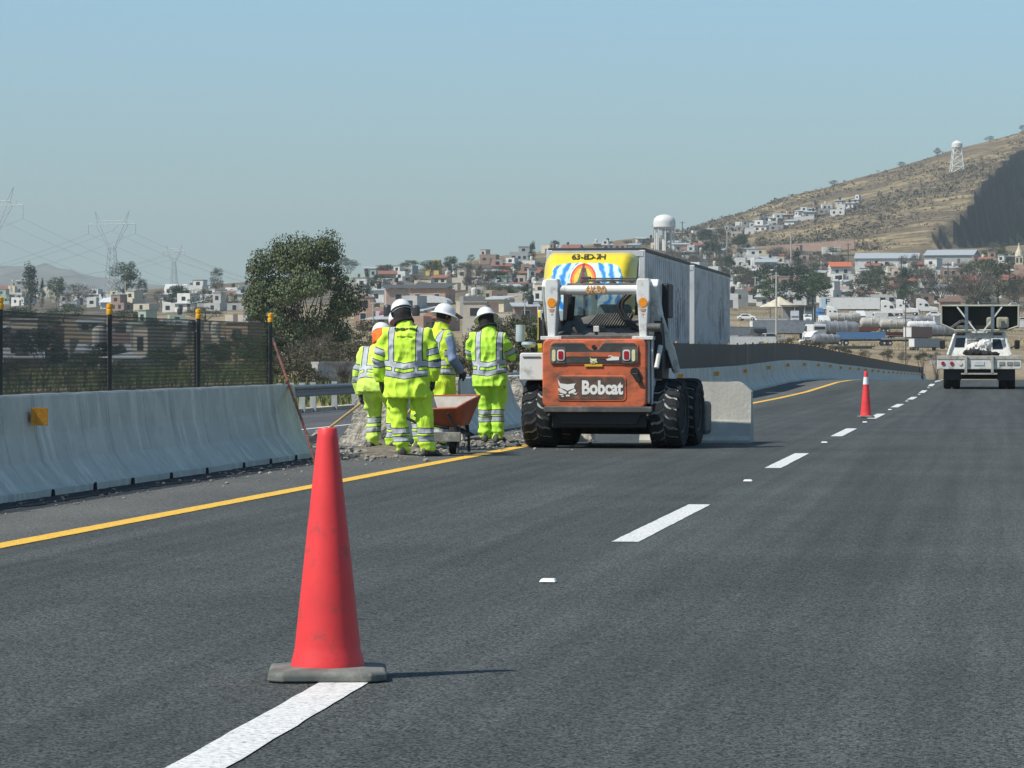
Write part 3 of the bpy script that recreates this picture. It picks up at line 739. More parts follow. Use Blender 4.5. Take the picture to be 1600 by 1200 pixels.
def loft(mb, rings, right, n=20, pw=2.3):
    vs = []; m = len(rings)
    for i, (c, rx, ry) in enumerate(rings):
        c = Vector(c); t = (Vector(rings[min(i + 1, m - 1)][0]) - Vector(rings[max(i - 1, 0)][0])).normalized()
        R = Vector(right); R = (R - t * R.dot(t)).normalized(); Fw = t.cross(R).normalized()
        for k in range(n):
            a = 2 * pi * k / n; ca, sa = cos(a), sin(a)
            vs.append(c + R * (abs(ca) ** (2 / pw)) * math.copysign(rx, ca) + Fw * (abs(sa) ** (2 / pw)) * math.copysign(ry, sa))
    fs = [(i * n + k, i * n + (k + 1) % n, (i + 1) * n + (k + 1) % n, (i + 1) * n + k) for i in range(m - 1) for k in range(n)]
    fs += [tuple(range(n - 1, -1, -1)), tuple(range((m - 1) * n, m * n))]
    mb.add(vs, fs)
def ball(mb, c, r, sx=1, sy=1, sz=1, n=12):
    pr = [(r * sin(pi * i / 8), -r * cos(pi * i / 8)) for i in range(1, 8)]
    mb.lathe([(a, b * sz) for a, b in pr], n, c, sx=sx, sy=sy)
def remesh(name, mb, vox, mat, parent, smooth=4, bandf=None, wr=0.0, wrf=None):
    me = mb.mesh('t')
    import bmesh
    bm = bmesh.new(); bm.from_mesh(me); bmesh.ops.recalc_face_normals(bm, faces=bm.faces); bm.to_mesh(me); bm.free()
    t = bpy.data.objects.new('t', me); COL.objects.link(t)
    r = t.modifiers.new('r', 'REMESH'); r.mode = 'VOXEL'; r.voxel_size = vox
    s = t.modifiers.new('s', 'SMOOTH'); s.factor = .5; s.iterations = smooth
    dg = bpy.context.evaluated_depsgraph_get(); dg.update()
    m2 = bpy.data.meshes.new_from_object(t.evaluated_get(dg)); bpy.data.objects.remove(t); bpy.data.meshes.remove(me)
    m2.name = name
    if wr:
        nn = [v.normal.copy() for v in m2.vertices]
        for v, q in zip(m2.vertices, nn):
            p = v.co
            a = mnoise.noise(Vector((p.x * 9 + p.z * 5, p.y * 7, p.z * 6 - p.x * 4))); b_ = mnoise.noise(Vector((p.x * 5 + 7, p.y * 5, p.z * 22)))
            k = wrf(p) if wrf else 0
            d = wr * (1 - 2 * abs(a) * 1.6) * .75 + wr * b_ * (.18 + 2.2 * k)
            v.co = p + q * d
    if bandf:
        at = m2.attributes.new('band', 'FLOAT', 'POINT')
        at.data.foreach_set('value', [max(-.1, min(.1, bandf(v.co))) for v in m2.vertices])
    m2.materials.clear(); m2.materials.append(mat)
    m2.polygons.foreach_set('use_smooth', [True] * len(m2.polygons)); m2.polygons.foreach_set('material_index', [0] * len(m2.polygons))
    o = bpy.data.objects.new(name, m2); COL.objects.link(o)
    if parent is not None: o.parent = parent
    return o
def seg_t(p, a, b):
    d = b - a; t = max(0, min(1, (p - a).dot(d) / d.length_squared)); return t * d.length, (p - (a + d * t)).length
def hand(mb, wrist, dirn, side, curl=.6, fat=1.0):
    d = Vector(dirn).normalized(); nrm = Vector((side, 0, 0)); nrm = (nrm - d * nrm.dot(d)).normalized(); lat = d.cross(nrm)   # nrm: back of the hand
    w_ = Vector(wrist); pal = w_ + d * .085
    loft(mb, [(w_ - d * .03, .030 * fat, .028 * fat), (w_ + d * .01, .031 * fat, .026 * fat), (w_ + d * .05, .043 * fat, .022 * fat), (w_ + d * .092, .043 * fat, .018 * fat)], lat, 12)
    for i, ln in enumerate((.072, .082, .077, .060)):
        b0 = w_ + d * .088 + lat * (.032 - .0215 * i)
        c1 = curl * (1 + .12 * i); d1 = (d * cos(c1 * .5) - nrm * sin(c1 * .5)).normalized(); d2 = (d * cos(c1 * 1.3) - nrm * sin(c1 * 1.3)).normalized(); d3 = (d * cos(c1 * 2) - nrm * sin(c1 * 2)).normalized()
        p1 = b0 + d1 * ln * .45; p2 = p1 + d2 * ln * .32; p3 = p2 + d3 * ln * .25
        mb.tube([b0 - d * .02, b0, p1, p2, p3], [.0105 * fat, .0105 * fat, .010 * fat, .0092 * fat, .0075 * fat], 8)
    t0 = w_ + d * .03 + lat * .032; t1 = t0 + (d * .6 + lat * .6 - nrm * .35).normalized() * .042; t2 = t1 + (d * .9 + lat * .1 - nrm * .5).normalized() * .036
    mb.tube([w_ + d * .015 + lat * .012, t0, t1, t2], [.013 * fat, .013 * fat, .0115 * fat, .009 * fat], 8)

def worker(loc, rz, label, P, st):
    t = empty('person', loc, rz, label, 'person', 'road workers standing at the opened barrier')
    V = {k: Vector(v) for k, v in P.items()}
    pel, chs, nck, hd = V['pelvis'], V['chest'], V['neck'], V['head']
    rt = (V['shr'] - V['shl']).normalized(); hr = (V['hipr'] - V['hipl']).normalized()
    fat = st.get('fat', 1.0); m_hv = m_hvs[st.get('hv', 0)]
    hf = V.get('look', Vector((0, 1, 0))).normalized(); hu = (hd - nck).normalized(); hr_ = hf.cross(hu).normalized(); hf = hu.cross(hr_).normalized()
    RH = Matrix((hr_, hf, hu)).transposed()
    # ---- body, one continuous surface
    mb = MB()
    loft(mb, [(pel - Vector((0, 0, .06)), .13, .09), (pel + (chs - pel) * .3, .135, .09), (pel + (chs - pel) * .8, .16, .10), (chs, .175, .105), (nck - (nck - chs) * .25, .12, .08), (nck, .055, .06), (nck + hu * .06, .052, .058), (nck + hu * .10, .05, .056)], rt)
    for s in 'lr':
        sh, el, wr_ = V['sh' + s], V['el' + s], V['wr' + s]
        mb.tube([chs + (sh - chs) * .5, sh, sh.lerp(el, .5), el, el.lerp(wr_, .5), wr_], [.05, .052, .045, .038, .034, .026], 10)
        hand(mb, wr_, (wr_ - el).normalized(), -1 if s == 'l' else 1, st.get('curl', .6), .85)
        hp, kn, an = V['hip' + s], V['kn' + s], V['an' + s]
        mb.tube([hp + Vector((0, 0, .03)), hp, hp.lerp(kn, .5), kn, kn.lerp(an, .4), an, an - Vector((0, 0, .03))], [.07, .08, .068, .052, .05, .034, .03], 10)
    def hp_(x, y, z): return hd + RH @ Vector((x, y, z))
    pr = [(.045, -.105), (.062, -.085), (.072, -.045), (.076, 0), (.077, .04), (.068, .08), (.045, .105), (.015, .115)]
    mb.lathe(pr, 16, hd, R=RH, sx=1, sy=1.22)
    mb.tube([hp_(0, .075, .018), hp_(0, .108, -.012), hp_(0, .092, -.028)], [.010, .015, .010], 8)          # nose
    mb.tube([hp_(-.02, .088, -.048), hp_(0, .096, -.050), hp_(.02, .088, -.048)], .007, 6)                  # mouth
    mb.tube([hp_(-.03, .088, .026), hp_(0, .094, .022), hp_(.03, .088, .026)], .008, 6)                      # brow
    mb.lathe([(.02, -.02), (.028, 0), (.02, .02)], 8, hp_(0, .07, -.088), R=RH)                              # chin
    for s in (-1, 1): mb.tube([hp_(s * .074, -.01, -.022), hp_(s * .088, -.012, 0), hp_(s * .08, -.008, .026)], [.008, .014, .010], 8)   # ears
    remesh('body', mb, .009, m_skin, t, 2)
    # ---- trousers
    mb = MB(); ft = fat
    wst = pel + Vector((0, 0, .12))
    loft(mb, [(wst, .165 * ft, .13), (pel + Vector((0, 0, .02)), .185 * ft, .14), (pel - Vector((0, 0, .07)), .18 * ft, .14)], hr)
    for s in 'lr':
        hp, kn, an = V['hip' + s], V['kn' + s], V['an' + s]
        dn = Vector((0, 0, -1)); sh_ = (an - kn).normalized()
        mb.tube([hp + Vector((0, 0, .02)), hp - Vector((0, 0, .06)), hp.lerp(kn, .5), kn, kn.lerp(an, .35), kn.lerp(an, .62), kn.lerp(an, .74), kn.lerp(an, .86), kn.lerp(an, .95), an + sh_ * .03],
                [.10, .108 * ft, .104 * ft, .094 * ft, .088 * ft, .090 * ft, .080 * ft, .092 * ft, .078 * ft, .076 * ft], 14, sq=[1] * 10)
        if st.get('pocket', True):
            o_ = -1 if s == 'l' else 1; pc = hp.lerp(kn, .62) + hr * (o_ * .085 * ft)
            mb.box(pc, (.055, .14, .17)); mb.box(pc + Vector((o_ * .008, 0, .08)), (.06, .15, .045))
    kb = st.get('kbands', (.29, .195))
    def lb(p):
        return max(.027 - abs(p.z + .02 * mnoise.noise(p * 4) - z) for z in kb)
    def wf(p): return max(0, min(1, (.17 - p.z) / .1)) 
    remesh('trousers', mb, .0125, m_hv, t, 3, lb, .014, wf)
    # ---- boots
    for s in 'lr':
        an = V['an' + s]; fd = V.get('foot' + s, Vector((0, 1, 0))).normalized(); r_ = fd.cross(Vector((0, 0, 1)))
        mb = MB(); b0 = Vector((an.x, an.y, 0))
        loft(mb, [(b0 - fd * .085 + Vector((0, 0, .055)), .030, .030), (b0 - fd * .07 + Vector((0, 0, .055)), .042, .052), (b0 + fd * .02 + Vector((0, 0, .055)), .045, .052), (b0 + fd * .10 + Vector((0, 0, .045)), .05, .042), (b0 + fd * .17 + Vector((0, 0, .038)), .045, .034), (b0 + fd * .19 + Vector((0, 0, .035)), .03, .025)], r_, 14)
        mb.tube([b0 - fd * .01 + Vector((0, 0, .06)), an + Vector((0, 0, .12))], [.052, .055], 12)
        remesh('boot', mb, .010, m_boot, t, 1)
    # ---- jacket / vest / shirt
    def torso(mb, rx, ry, hem, arms, ra, jr=1.0):
        sp = (chs - pel)
        loft(mb, [(pel + Vector((0, 0, hem)), rx * 1.06, ry * 1.22), (pel + Vector((0, 0, hem * .5)), rx * 1.05, ry * 1.18), (pel + sp * .12, rx * 1.0, ry * 1.08), (pel + sp * .45, rx * .98, ry * 1.0), (pel + sp * .8, rx * 1.02, ry * 1.04), (chs + sp * .02, rx * .90, ry * .98), (chs.lerp(nck, .4), rx * .66, ry * .80), (chs.lerp(nck, .75), rx * .44, ry * .64), (nck + hu * .01, .085, .085), (nck + hu * .055, .078, .08)], rt, 24)
        for s in 'lr':
            sh, el, wr_ = V['sh' + s], V['el' + s], V['wr' + s]
            if arms: mb.tube([chs.lerp(sh, .45), sh, sh.lerp(el, .35), sh.lerp(el, .75), el, el.lerp(wr_, .35), el.lerp(wr_, .8), wr_ - (wr_ - el).normalized() * .01], [x * ra for x in (.085, .088, .082, .076, .076, .072, .064, .055)], 14)
            else: mb.tube([chs.lerp(sh, .4), sh + (chs - sh) * .1, sh.lerp(el, .12)], [.095, .092, .07], 14)
    ax = V['hem'].z if 'hem' in V else -.2
    zt = st.get('tb', (1.03, .92)); zb = st.get('brace', .16); spn = (chs - pel).normalized()
    def jb(p):
        best = None
        for s in 'lr':
            sh, el, wr_ = V['sh' + s], V['el' + s], V['wr' + s]
            l1, d1 = seg_t(p, sh, el); l2, d2 = seg_t(p, el, wr_)
            for l, d in ((l1, d1), ((sh - el).length + l2, d2)):
                if best is None or d < best[0]: best = (d, l)
        q = p - pel; h = q.dot(spn); lx = q.dot(rt)
        d_tor = max(0, abs(lx) - .2)
        isarm = best[0] < .095 and (abs(lx) > .185 or best[1] > .16)
        if isarm and best[1] > .05: return max(.029 - abs(best[1] - .20), .029 - abs(best[1] - .33))
        vv = h + pel.z + .04 * (1 - min(1, abs(lx) / .22)) - .012
        b_ = max(.029 - abs(vv - z) for z in zt)
        if vv > zt[0] and q.dot(rt.cross(spn)) > -9: b_ = max(b_, .030 - abs(abs(lx) - zb))
        if zt[1] < vv < zt[0] and st.get('link', True): b_ = max(b_, .014 - abs(abs(lx) - .13))
        return b_
    if st.get('vest'):
        mb = MB(); torso(mb, .20 * fat, .125, -.02, True, .78); remesh('shirt', mb, .0125, m_blue, t, 3, lambda p: -.1, .012)
        mb = MB(); torso(mb, .225 * fat, .15, ax, False, 1)
        remesh('vest', mb, .0125, m_vest, t, 3, jb, .012)
    else:
        mb = MB(); torso(mb, .235 * fat, .15, ax, True, 1.0 * fat)
        remesh('jacket', mb, .0125, m_hv, t, 3, jb, .015, lambda p: .05)
    # ---- gloves
    for s in 'lr':
        el, wr_ = V['el' + s], V['wr' + s]
        if st.get('gloves', True):
            mb = MB(); hand(mb, wr_, V.get('hand' + s, (wr_ - el)).normalized(), -1 if s == 'l' else 1, st.get('curl', .6), 1.12); remesh('glove', mb, .006, m_glove, t, 1)
    # ---- headwear
    k = st['helmet']; hz = .028
    mb = MB()
    dome = [(.118, hz - .01), (.122, hz + .005), (.120, hz + .035), (.112, hz + .068), (.094, hz + .10), (.066, hz + .123), (.032, hz + .134), (.004, hz + .136)]
    mb.lathe([(.105, hz - .005)] + dome, 28, hd, R=RH, sx=.97, sy=1.16)
    for xx, ww in ((0, .018), (-.035, .008), (.035, .008)):
        mb.tube([hd + RH @ Vector((xx, y_, hz + .004 + .136 * sqrt(max(0, 1 - (y_ / .133) ** 2 - (xx / .12) ** 2)))) for y_ in (-.10, -.07, -.035, 0, .035, .07, .10)], ww * .5, 6)
    if k == 'full': mb.lathe([(.105, hz - .004), (.135, hz - .002), (.165, hz - .012), (.178, hz - .024), (.180, hz - .020), (.167, hz - .004), (.135, hz + .010), (.110, hz + .012)], 32, hd, R=RH, sx=.92, sy=1.04, closed=False)
    else: mb.lathe([(.10, hz - .004), (.13, hz - .006), (.152, hz - .014), (.153, hz - .008), (.13, hz + .004), (.112, hz + .010)], 28, hd + RH @ Vector((0, .035, 0)), R=RH, sx=.72, sy=1.02, closed=False)
    hm = mb.build('helmet', m_helm, t, smooth=True)
    if st.get('strap'):
        mb = MB(); mb.lathe([(.1205, hz - .004), (.1245, hz), (.1245, hz + .016), (.122, hz + .019)], 28, hd, R=RH, sx=.975, sy=1.165, closed=False); mb.build('helmet_band', m_blk, hm, smooth=True)
        mb = MB(); mb.tube([hp_(-.105, -.04, .035), hp_(-.118, -.03, .01), hp_(-.112, -.02, -.03)], [.010, .012, .010], 8); mb.build('chin_strap', m_blk, hm, smooth=True)
    nc = st.get('neck')
    if nc:
        mb = MB(); 
        loft(mb, [(nck + hu * .005, .12, .115), (nck + hu * .05, .104, .108), (hd + hu * -.075 - hf * .008, .098, .11), (hd + hu * -.03 - hf * .012, .102, .115), (hd + hu * .03 - hf * .01, .104, .120), (hd + hu * .05 - hf * .01, .09, .11)], hr_, 20)
        remesh('neck_cloth', mb, .008, nc, t, 2, None, .008)
    else:
        mb = MB(); loft(mb, [(hd - hu * .06 - hf * .03, .055, .06), (hd - hu * .03 - hf * .02, .078, .08), (hd + hu * .02 - hf * .012, .084, .098), (hd + hu * .07 - hf * .01, .07, .09)], hr_, 16)
        remesh('hair', mb, .008, m_hair, t, 1)
    if st.get('orange'):
        mb = MB(); loft(mb, [(hd + RH @ Vector((.03, -.115, -.15)), .075, .02), (hd + RH @ Vector((.02, -.125, -.08)), .088, .022), (hd + RH @ Vector((0, -.128, -.01)), .085, .014)], hr_, 14)
        remesh('head_cloth', mb, .008, m_orc, t, 1, None, .010)
    return t
def wpos(x, y):
    p = GP(x, y); return (p.x, p.y, 0)
# the man in the middle, seen from behind, arms hanging
A = dict(pelvis=(0, 0, .88), chest=(0, .02, 1.35), neck=(-.04, .045, 1.485), head=(-.075, .09, 1.60), look=(-.28, 1, -.15),
         shl=(-.225, .02, 1.36), ell=(-.325, .03, 1.07), wrl=(-.315, .10, .83), shr=(.225, .02, 1.36), elr=(.305, .02, 1.07), wrr=(.285, .06, .84),
         hipl=(-.095, 0, .86), knl=(-.105, .03, .48), anl=(-.05, -.02, .09), hipr=(.10, 0, .86), knr=(.19, .03, .48), anr=(.225, 0, .09), footl=(-.25, 1, 0), footr=(.55, 1, 0), hem=(0, 0, -.225))
p = wpos(636, 713)
w1 = worker(p, -YAW * .3, 'worker nearest the camera, back turned, white helmet with black band over dark neck cloth', A, dict(helmet='cap', strap=True, neck=m_blk, fat=1.06))
text_mesh('back_print', 'CONSERVACION', .030, m_txt, w1, (0, -.085, 1.425), (radians(72), 0, 0), depth=.02, sx=1.1, offset=.0006)
text_mesh('back_print', '~——~——', .034, m_txt, w1, (-.005, -.128, 1.345), (radians(84), 0, 0), depth=.01)
# the bent man on the left with the shovel
B = dict(pelvis=(.0, -.10, .80), chest=(.0, .17, 1.14), neck=(.00, .27, 1.25), head=(-.01, .36, 1.37), look=(.35, 1, -.75),
         shl=(-.19, .17, 1.17), ell=(-.27, .14, .90), wrl=(-.24, .18, .66), shr=(.18, .20, 1.15), elr=(.27, .25, .88), wrr=(.20, .40, .70),
         hipl=(-.05, -.12, .76), knl=(-.04, .06, .44), anl=(-.06, -.03, .09), hipr=(.13, -.12, .76), knr=(.20, .12, .44), anr=(.24, .12, .09), footl=(.45, 1, 0), footr=(.3, 1, 0), hem=(0, 0, -.10))
p = wpos(590, 703)
worker(p, 0, 'stooping worker on the left with orange cloth under a white helmet', B, dict(helmet='cap', orange=True, neck=m_orc, fat=.93, hv=2, tb=(.93, .82), kbands=(.36, .25), curl=1.0))
# the man in blue sleeves, turned to the right
C_ = dict(pelvis=(0, 0, .88), chest=(0, .03, 1.34), neck=(0, .06, 1.48), head=(0, .10, 1.61), look=(.1, 1, -.25),
          shl=(-.21, .03, 1.38), ell=(-.24, .10, 1.12), wrl=(-.16, .30, 1.02), shr=(.205, .01, 1.36), elr=(.26, .02, 1.09), wrr=(.21, .20, .93),
          hipl=(-.09, 0, .86), knl=(-.10, .03, .47), anl=(-.12, .02, .09), hipr=(.09, 0, .86), knr=(.10, .03, .47), anr=(.10, -.05, .09), hem=(0, 0, -.27))
p = wpos(684, 699)
worker(p, radians(-42), 'worker in a sleeveless yellow vest with blue shirt sleeves and wide-brimmed white helmet, turned right', C_, dict(helmet='full', neck=None, vest=True, fat=1.12, gloves=True, brace=.12, pocket=False))
# the man on the right, elbows out
D_ = dict(pelvis=(-.02, 0, .89), chest=(-.05, .02, 1.34), neck=(-.05, .05, 1.48), head=(-.085, .10, 1.60), look=(-.12, 1, -.45),
          shl=(-.25, .02, 1.36), ell=(-.30, .12, 1.12), wrl=(-.16, .32, 1.17), shr=(.15, .02, 1.36), elr=(.235, .10, 1.12), wrr=(.13, .30, 1.17),
          hipl=(-.085, 0, .86), knl=(-.09, .02, .47), anl=(-.085, -.02, .09), hipr=(.085, 0, .86), knr=(.085, .02, .47), anr=(.08, 0, .09), footl=(-.2, 1, 0), footr=(.3, 1, 0), hem=(0, 0, -.16))
p = wpos(768, 692)
worker(p, -.03, 'worker on the right in a full yellow suit and wide-brimmed white helmet, both elbows bent', D_, dict(helmet='full', neck=m_hair, hv=1, fat=.93, brace=.14, kbands=(.40, .31)))
# a fifth man almost hidden behind the one in the middle
E_ = dict(A); E_.update(head=(-.12, .10, 1.52), neck=(-.08, .05, 1.41), chest=(0, .03, 1.30), shl=(-.19, .03, 1.33), shr=(.19, .03, 1.33), ell=(-.21, .2, 1.12), wrl=(-.05, .36, 1.1), elr=(.21, .2, 1.12), wrr=(.08, .36, 1.1),
                          hipl=(-.10, 0, .84), knl=(-.165, .03, .47), anl=(-.19, 0, .09), hipr=(.10, 0, .84), knr=(.12, .03, .47), anr=(.14, 0, .09), hem=(0, 0, -.14))
p = wpos(637, 704)
worker(p, 0, 'worker almost hidden behind the man nearest the camera, only his striped trouser legs showing', E_, dict(helmet='cap', neck=m_mar, fat=.93))
# shovel
m_wood = M('handle_wood', (.50, .33, .15), .6, var=.15, scale=12, vec=(1, 1, .1)); m_steel = M('shovel_steel', (.05, .05, .052), .5, metal=.5, var=.4, scale=9, dirt=(.2, .17, .13), damt=.4)
def shovel(a, b, label, grip=True):
    a = Vector(a); b = Vector(b); t = empty('shovel', a, 0, label, 'shovel', 'long-handled shovels'); d = (b - a); u = d.normalized()
    mb = MB(); mb.tube([(0, 0, 0), d * .5, d], [.016, .017, .016], 10); mb.build('handle', m_wood, t, smooth=True)
    s = u.cross(Vector((0, 0, 1))).normalized(); n_ = s.cross(u)
    mb = MB(); rows = [(0, .02, .02), (.05, .05, .015), (.09, .11, .012), (.2, .115, .012), (.27, .09, .006), (.32, .02, 0)]
    for (l, hw, dep) in rows:
        for kk in range(5):
            q = (kk / 2 - 1); mb.v.append(d + u * l + s * hw * q + n_ * (dep * q * q * 1.6))
    for i in range(5):
        for kk in range(4): mb.f.append((i * 5 + kk, i * 5 + kk + 1, (i + 1) * 5 + kk + 1, (i + 1) * 5 + kk)); mb.m.append(0)
    o = mb.build('blade', m_steel, t, smooth=True); m_ = o.modifiers.new('s', 'SOLIDIFY'); m_.thickness = .006
    return t
h = PX(562, 632, 43.35)
e = GP(497, 703); e.z = .16
shovel(h + (h - e) * .22, e + (h - e) * .02, 'pale wooden shovel handle slanting from the stooping worker behind the foreground cone')
e = GP(596, 697); shovel(Vector((e.x + .45, e.y + 1.1, .75)), Vector((e.x + .06, e.y + .05, .10)), 'dark shovel with its blade on the rubble at the feet of the stooping worker')
# ---------------------------------------------------------------- wheelbarrow
wb = empty('wheelbarrow', wpos(703, 709), radians(-8), 'orange steel wheelbarrow with a cement-stained tray behind the nearest worker', 'wheelbarrow')
m_tray = M('barrow_orange', (.42, .10, .045), .55, var=.2, scale=6, dirt=(.25, .17, .12), damt=.4, dscale=7); m_cem = M('dried_cement', (.42, .39, .34), .95, var=.2, scale=7, bump=.6, bscale=20)
top = [(-.30, -.26, .51), (.16, -.27, .53), (.24, -.20, .585), (.29, .24, .665), (.20, .34, .665), (-.30, .32, .66)]
bot = [(-.20, -.14, .33), (.10, -.15, .325), (.17, -.11, .33), (.18, .16, .35), (.13, .2, .35), (-.20, .18, .36)]
mb = MB(); mb.add([*top, *bot], [(i, (i + 1) % 6, 6 + (i + 1) % 6, 6 + i) for i in range(6)] + [(6, 7, 8, 9, 10, 11)]); o = mb.build('tray', m_tray, wb)
s_ = o.modifiers.new('s', 'SOLIDIFY'); s_.thickness = .012; s_.offset = 1
mb = MB(); mb.add([tuple((Vector(a) * .955 + Vector((0, 0, .025)))) for a in top] + [tuple(Vector(b_) * .93 + Vector((0, 0, .04))) for b_ in bot], [(i, (i + 1) % 6, 6 + (i + 1) % 6, 6 + i) for i in range(6)] + [(6, 7, 8, 9, 10, 11)]); mb.build('tray_lining', m_cem, wb)
mb = MB(); mb.tube([Vector(q) for q in top + [top[0]]], .014, 8, cap=False); mb.build('rim', m_tray, wb, smooth=True)
m_fr = M('barrow_frame', (.03, .03, .03), .6, var=.3, dirt=(.2, .19, .16), damt=.4)
for s in (-1, 1):
    mb = MB(); mb.tube([(-.50, s * .24, .44), (-.3, s * .20, .34), (.05, s * .14, .30), (.26, s * .05, .22)], .017, 8); mb.build('handle', m_fr, wb, smooth=True)
    mb = MB(); mb.tube([(.16, s * .17, .33), (.165, s * .21, .2), (.16, s * .23, .02)], .018, 8); mb.tube([(.06, s * .285, .47), (.11, s * .24, .36), (.17, s * .2, .2)], .016, 8); mb.build('leg', m_fr, wb, smooth=True)
MB().box((.0, -.27, .20), (.42, .03, .11)).build('brace_plate', M('brace_plate', (.16, .16, .14), .8, dirt=(.4, .38, .34), damt=.5, dscale=8), wb, bevel=.005)
mb = MB(); RY = Matrix.Rotation(radians(90), 3, 'X') @ Matrix.Rotation(radians(0), 3, 'Z')
def tire(R, r_in, w_, n=28): return [(r_in, -w_ * .4), (R * .9, -w_ * .5), (R * .98, -w_ * .35), (R, 0), (R * .98, w_ * .35), (R * .9, w_ * .5), (r_in, w_ * .4)]
RW = Matrix.Rotation(radians(90), 3, 'X') if False else Matrix.Rotation(radians(90), 3, 'X')
mb = MB(); mb.lathe(tire(.17, .09, .09), 28, (.06, -.08, .17), R=Matrix.Rotation(radians(18), 3, 'Z') @ Matrix.Rotation(radians(90), 3, 'Y')); wh = mb.build('wheel', M('tyre', (.014, .014, .015), .85, dirt=(.12, .11, .10), damt=.35, dscale=8), wb, smooth=True)
MB().lathe([(.09, -.03), (.09, .03), (.03, .045), (.03, -.045)], 20, (.06, -.08, .17), R=Matrix.Rotation(radians(18), 3, 'Z') @ Matrix.Rotation(radians(90), 3, 'Y')).build('rim', m_fr, wh)
# ---------------------------------------------------------------- skid-steer loader, seen from behind
SC = .98
pb = GP(936, 701)
lo_ = empty('skid_loader', (pb.x, pb.y, 0), radians(-4.5), 'worn orange and white skid-steer loader with a red-lit tailgate standing at the barrier gap', 'skid loader')
m_lw = M('loader_white', (.72, .72, .68), .42, var=.06, scale=3, dirt=(.33, .31, .27), damt=.34, dscale=5)
m_lo = M('loader_orange', (.60, .135, .05), .55, var=.16, scale=4, dirt=(.15, .075, .045), damt=.62, dscale=3.2, vec=(1, 1, 2.2))
m_lg = M('loader_grey', (.085, .085, .078), .6, var=.25, dirt=(.2, .18, .15), damt=.4, dscale=6); m_lb = M('loader_black', (.012, .012, .013), .55, var=.3)
m_brn = M('sticker_brown', (.10, .062, .045), .6, var=.35, scale=9, dirt=(.33, .10, .05), damt=.35, dscale=9)
m_red = M('lamp_red', (.36, .008, .02), .22, var=.2, scale=60, coat=.5); m_clr = M('lamp_cream', (.72, .66, .36), .3, var=.1, scale=40); m_chr = M('lamp_bezel', (.62, .6, .55), .4)
m_wst = M('sticker_white', (.80, .78, .72), .5, var=.06, dirt=(.32, .12, .07), damt=.2, dscale=22); m_yst = M('sticker_yellow', (.72, .42, .03), .5)
m_orf = M('reflex_orange', (.85, .28, .01), .4, var=.2, scale=50)
m_glass = bpy.data.materials.new('cab_glass'); m_glass.use_nodes = True
_b = m_glass.node_tree.nodes['Principled BSDF']; _b.inputs['Base Color'].default_value = (.20, .28, .27, 1); _b.inputs['Roughness'].default_value = .08; _b.inputs['Alpha'].default_value = .42
m_tyre = M('loader_tyre', (.013, .014, .015), .9, var=.5, scale=7, bump=.3, bscale=40); m_tdust = M('tyre_groove_dust', (.42, .41, .37), .95, var=.3, scale=12)
m_rim = M('rim_brown', (.07, .05, .045), .7, var=.4, scale=8, dirt=(.16, .13, .1), damt=.5)
# tyre with chevron tread
def loader_wheel(x, y, side, name='wheel'):
    w_ = empty(name, (x, y, .425)); w_.parent = lo_
    Rx = Matrix.Rotation(radians(90), 3, 'Y')
    R_, W_ = .405, .37
    prof = [(.22, -W_ * .42), (.30, -W_ * .52), (.37, -W_ * .5), (R_ - .012, -W_ * .43), (R_ - .004, -W_ * .2), (R_ - .002, 0), (R_ - .004, W_ * .2), (R_ - .012, W_ * .43), (.37, W_ * .5), (.30, W_ * .52), (.22, W_ * .42)]
    mb = MB(); n = 56; sc = []
    mb.lathe(prof, n, R=Rx)
    mb.m = [(1 if 3 <= (i // n) <= 6 else 0) for i in range(len(mb.f) - 2)] + [0, 0]
    # lugs: broad blocks that leave only a thin herringbone of groove between them
    nl = 20
    for s in (-1, 1):
        for k in range(nl):
            a0 = 2 * pi * (k + (0 if s < 0 else .5)) / nl; vs = []; ST = 5; da = 2 * pi / nl
            for i in range(ST + 1):
                u = i / ST; xx = s * (.006 + (W_ * .5 - .004) * u)
                zig = (.0 if i == 0 else 0) + (.62 * u + (.16 if 1 <= i <= 2 else 0)) * da
                rr = (.425 if u < .75 else .425 - (u - .75) * .10)
                hw = da * .36
                for (off, rad_) in ((-hw, R_ - .035), (-hw * .95, rr), (hw * .95, rr), (hw, R_ - .035)):
                    an = a0 + zig + off; vs.append((xx, rad_ * cos(an), rad_ * sin(an)))
            fs = []
            for i in range(ST):
                for q in range(3): fs.append((i * 4 + q, i * 4 + q + 1, i * 4 + 5 + q, i * 4 + 4 + q))
            fs += [(0, 1, 2, 3), (ST * 4, ST * 4 + 1, ST * 4 + 2, ST * 4 + 3)]
            mb.add(vs, fs, 0)
    mb.build('tyre', [m_tyre, m_tdust], w_)
    s = side
    mb = MB(); mb.lathe([(.245, s * .155), (.235, s * .17), (.215, s * .165), (.20, s * .09), (.09, s * .07), (.085, s * .11), (.0, s * .11)], 28, R=Rx, closed=False)
    for k in range(8):
        a = 2 * pi * k / 8; mb.tube([(s * .07, .12 * cos(a), .12 * sin(a)), (s * .095, .12 * cos(a), .12 * sin(a))], .012, 6)
    mb.build('rim', m_rim, w_, smooth=True)
for x, s in ((-.785, -1), (.79, 1)):
    for y in (.42, 1.62): loader_wheel(x, y, s)
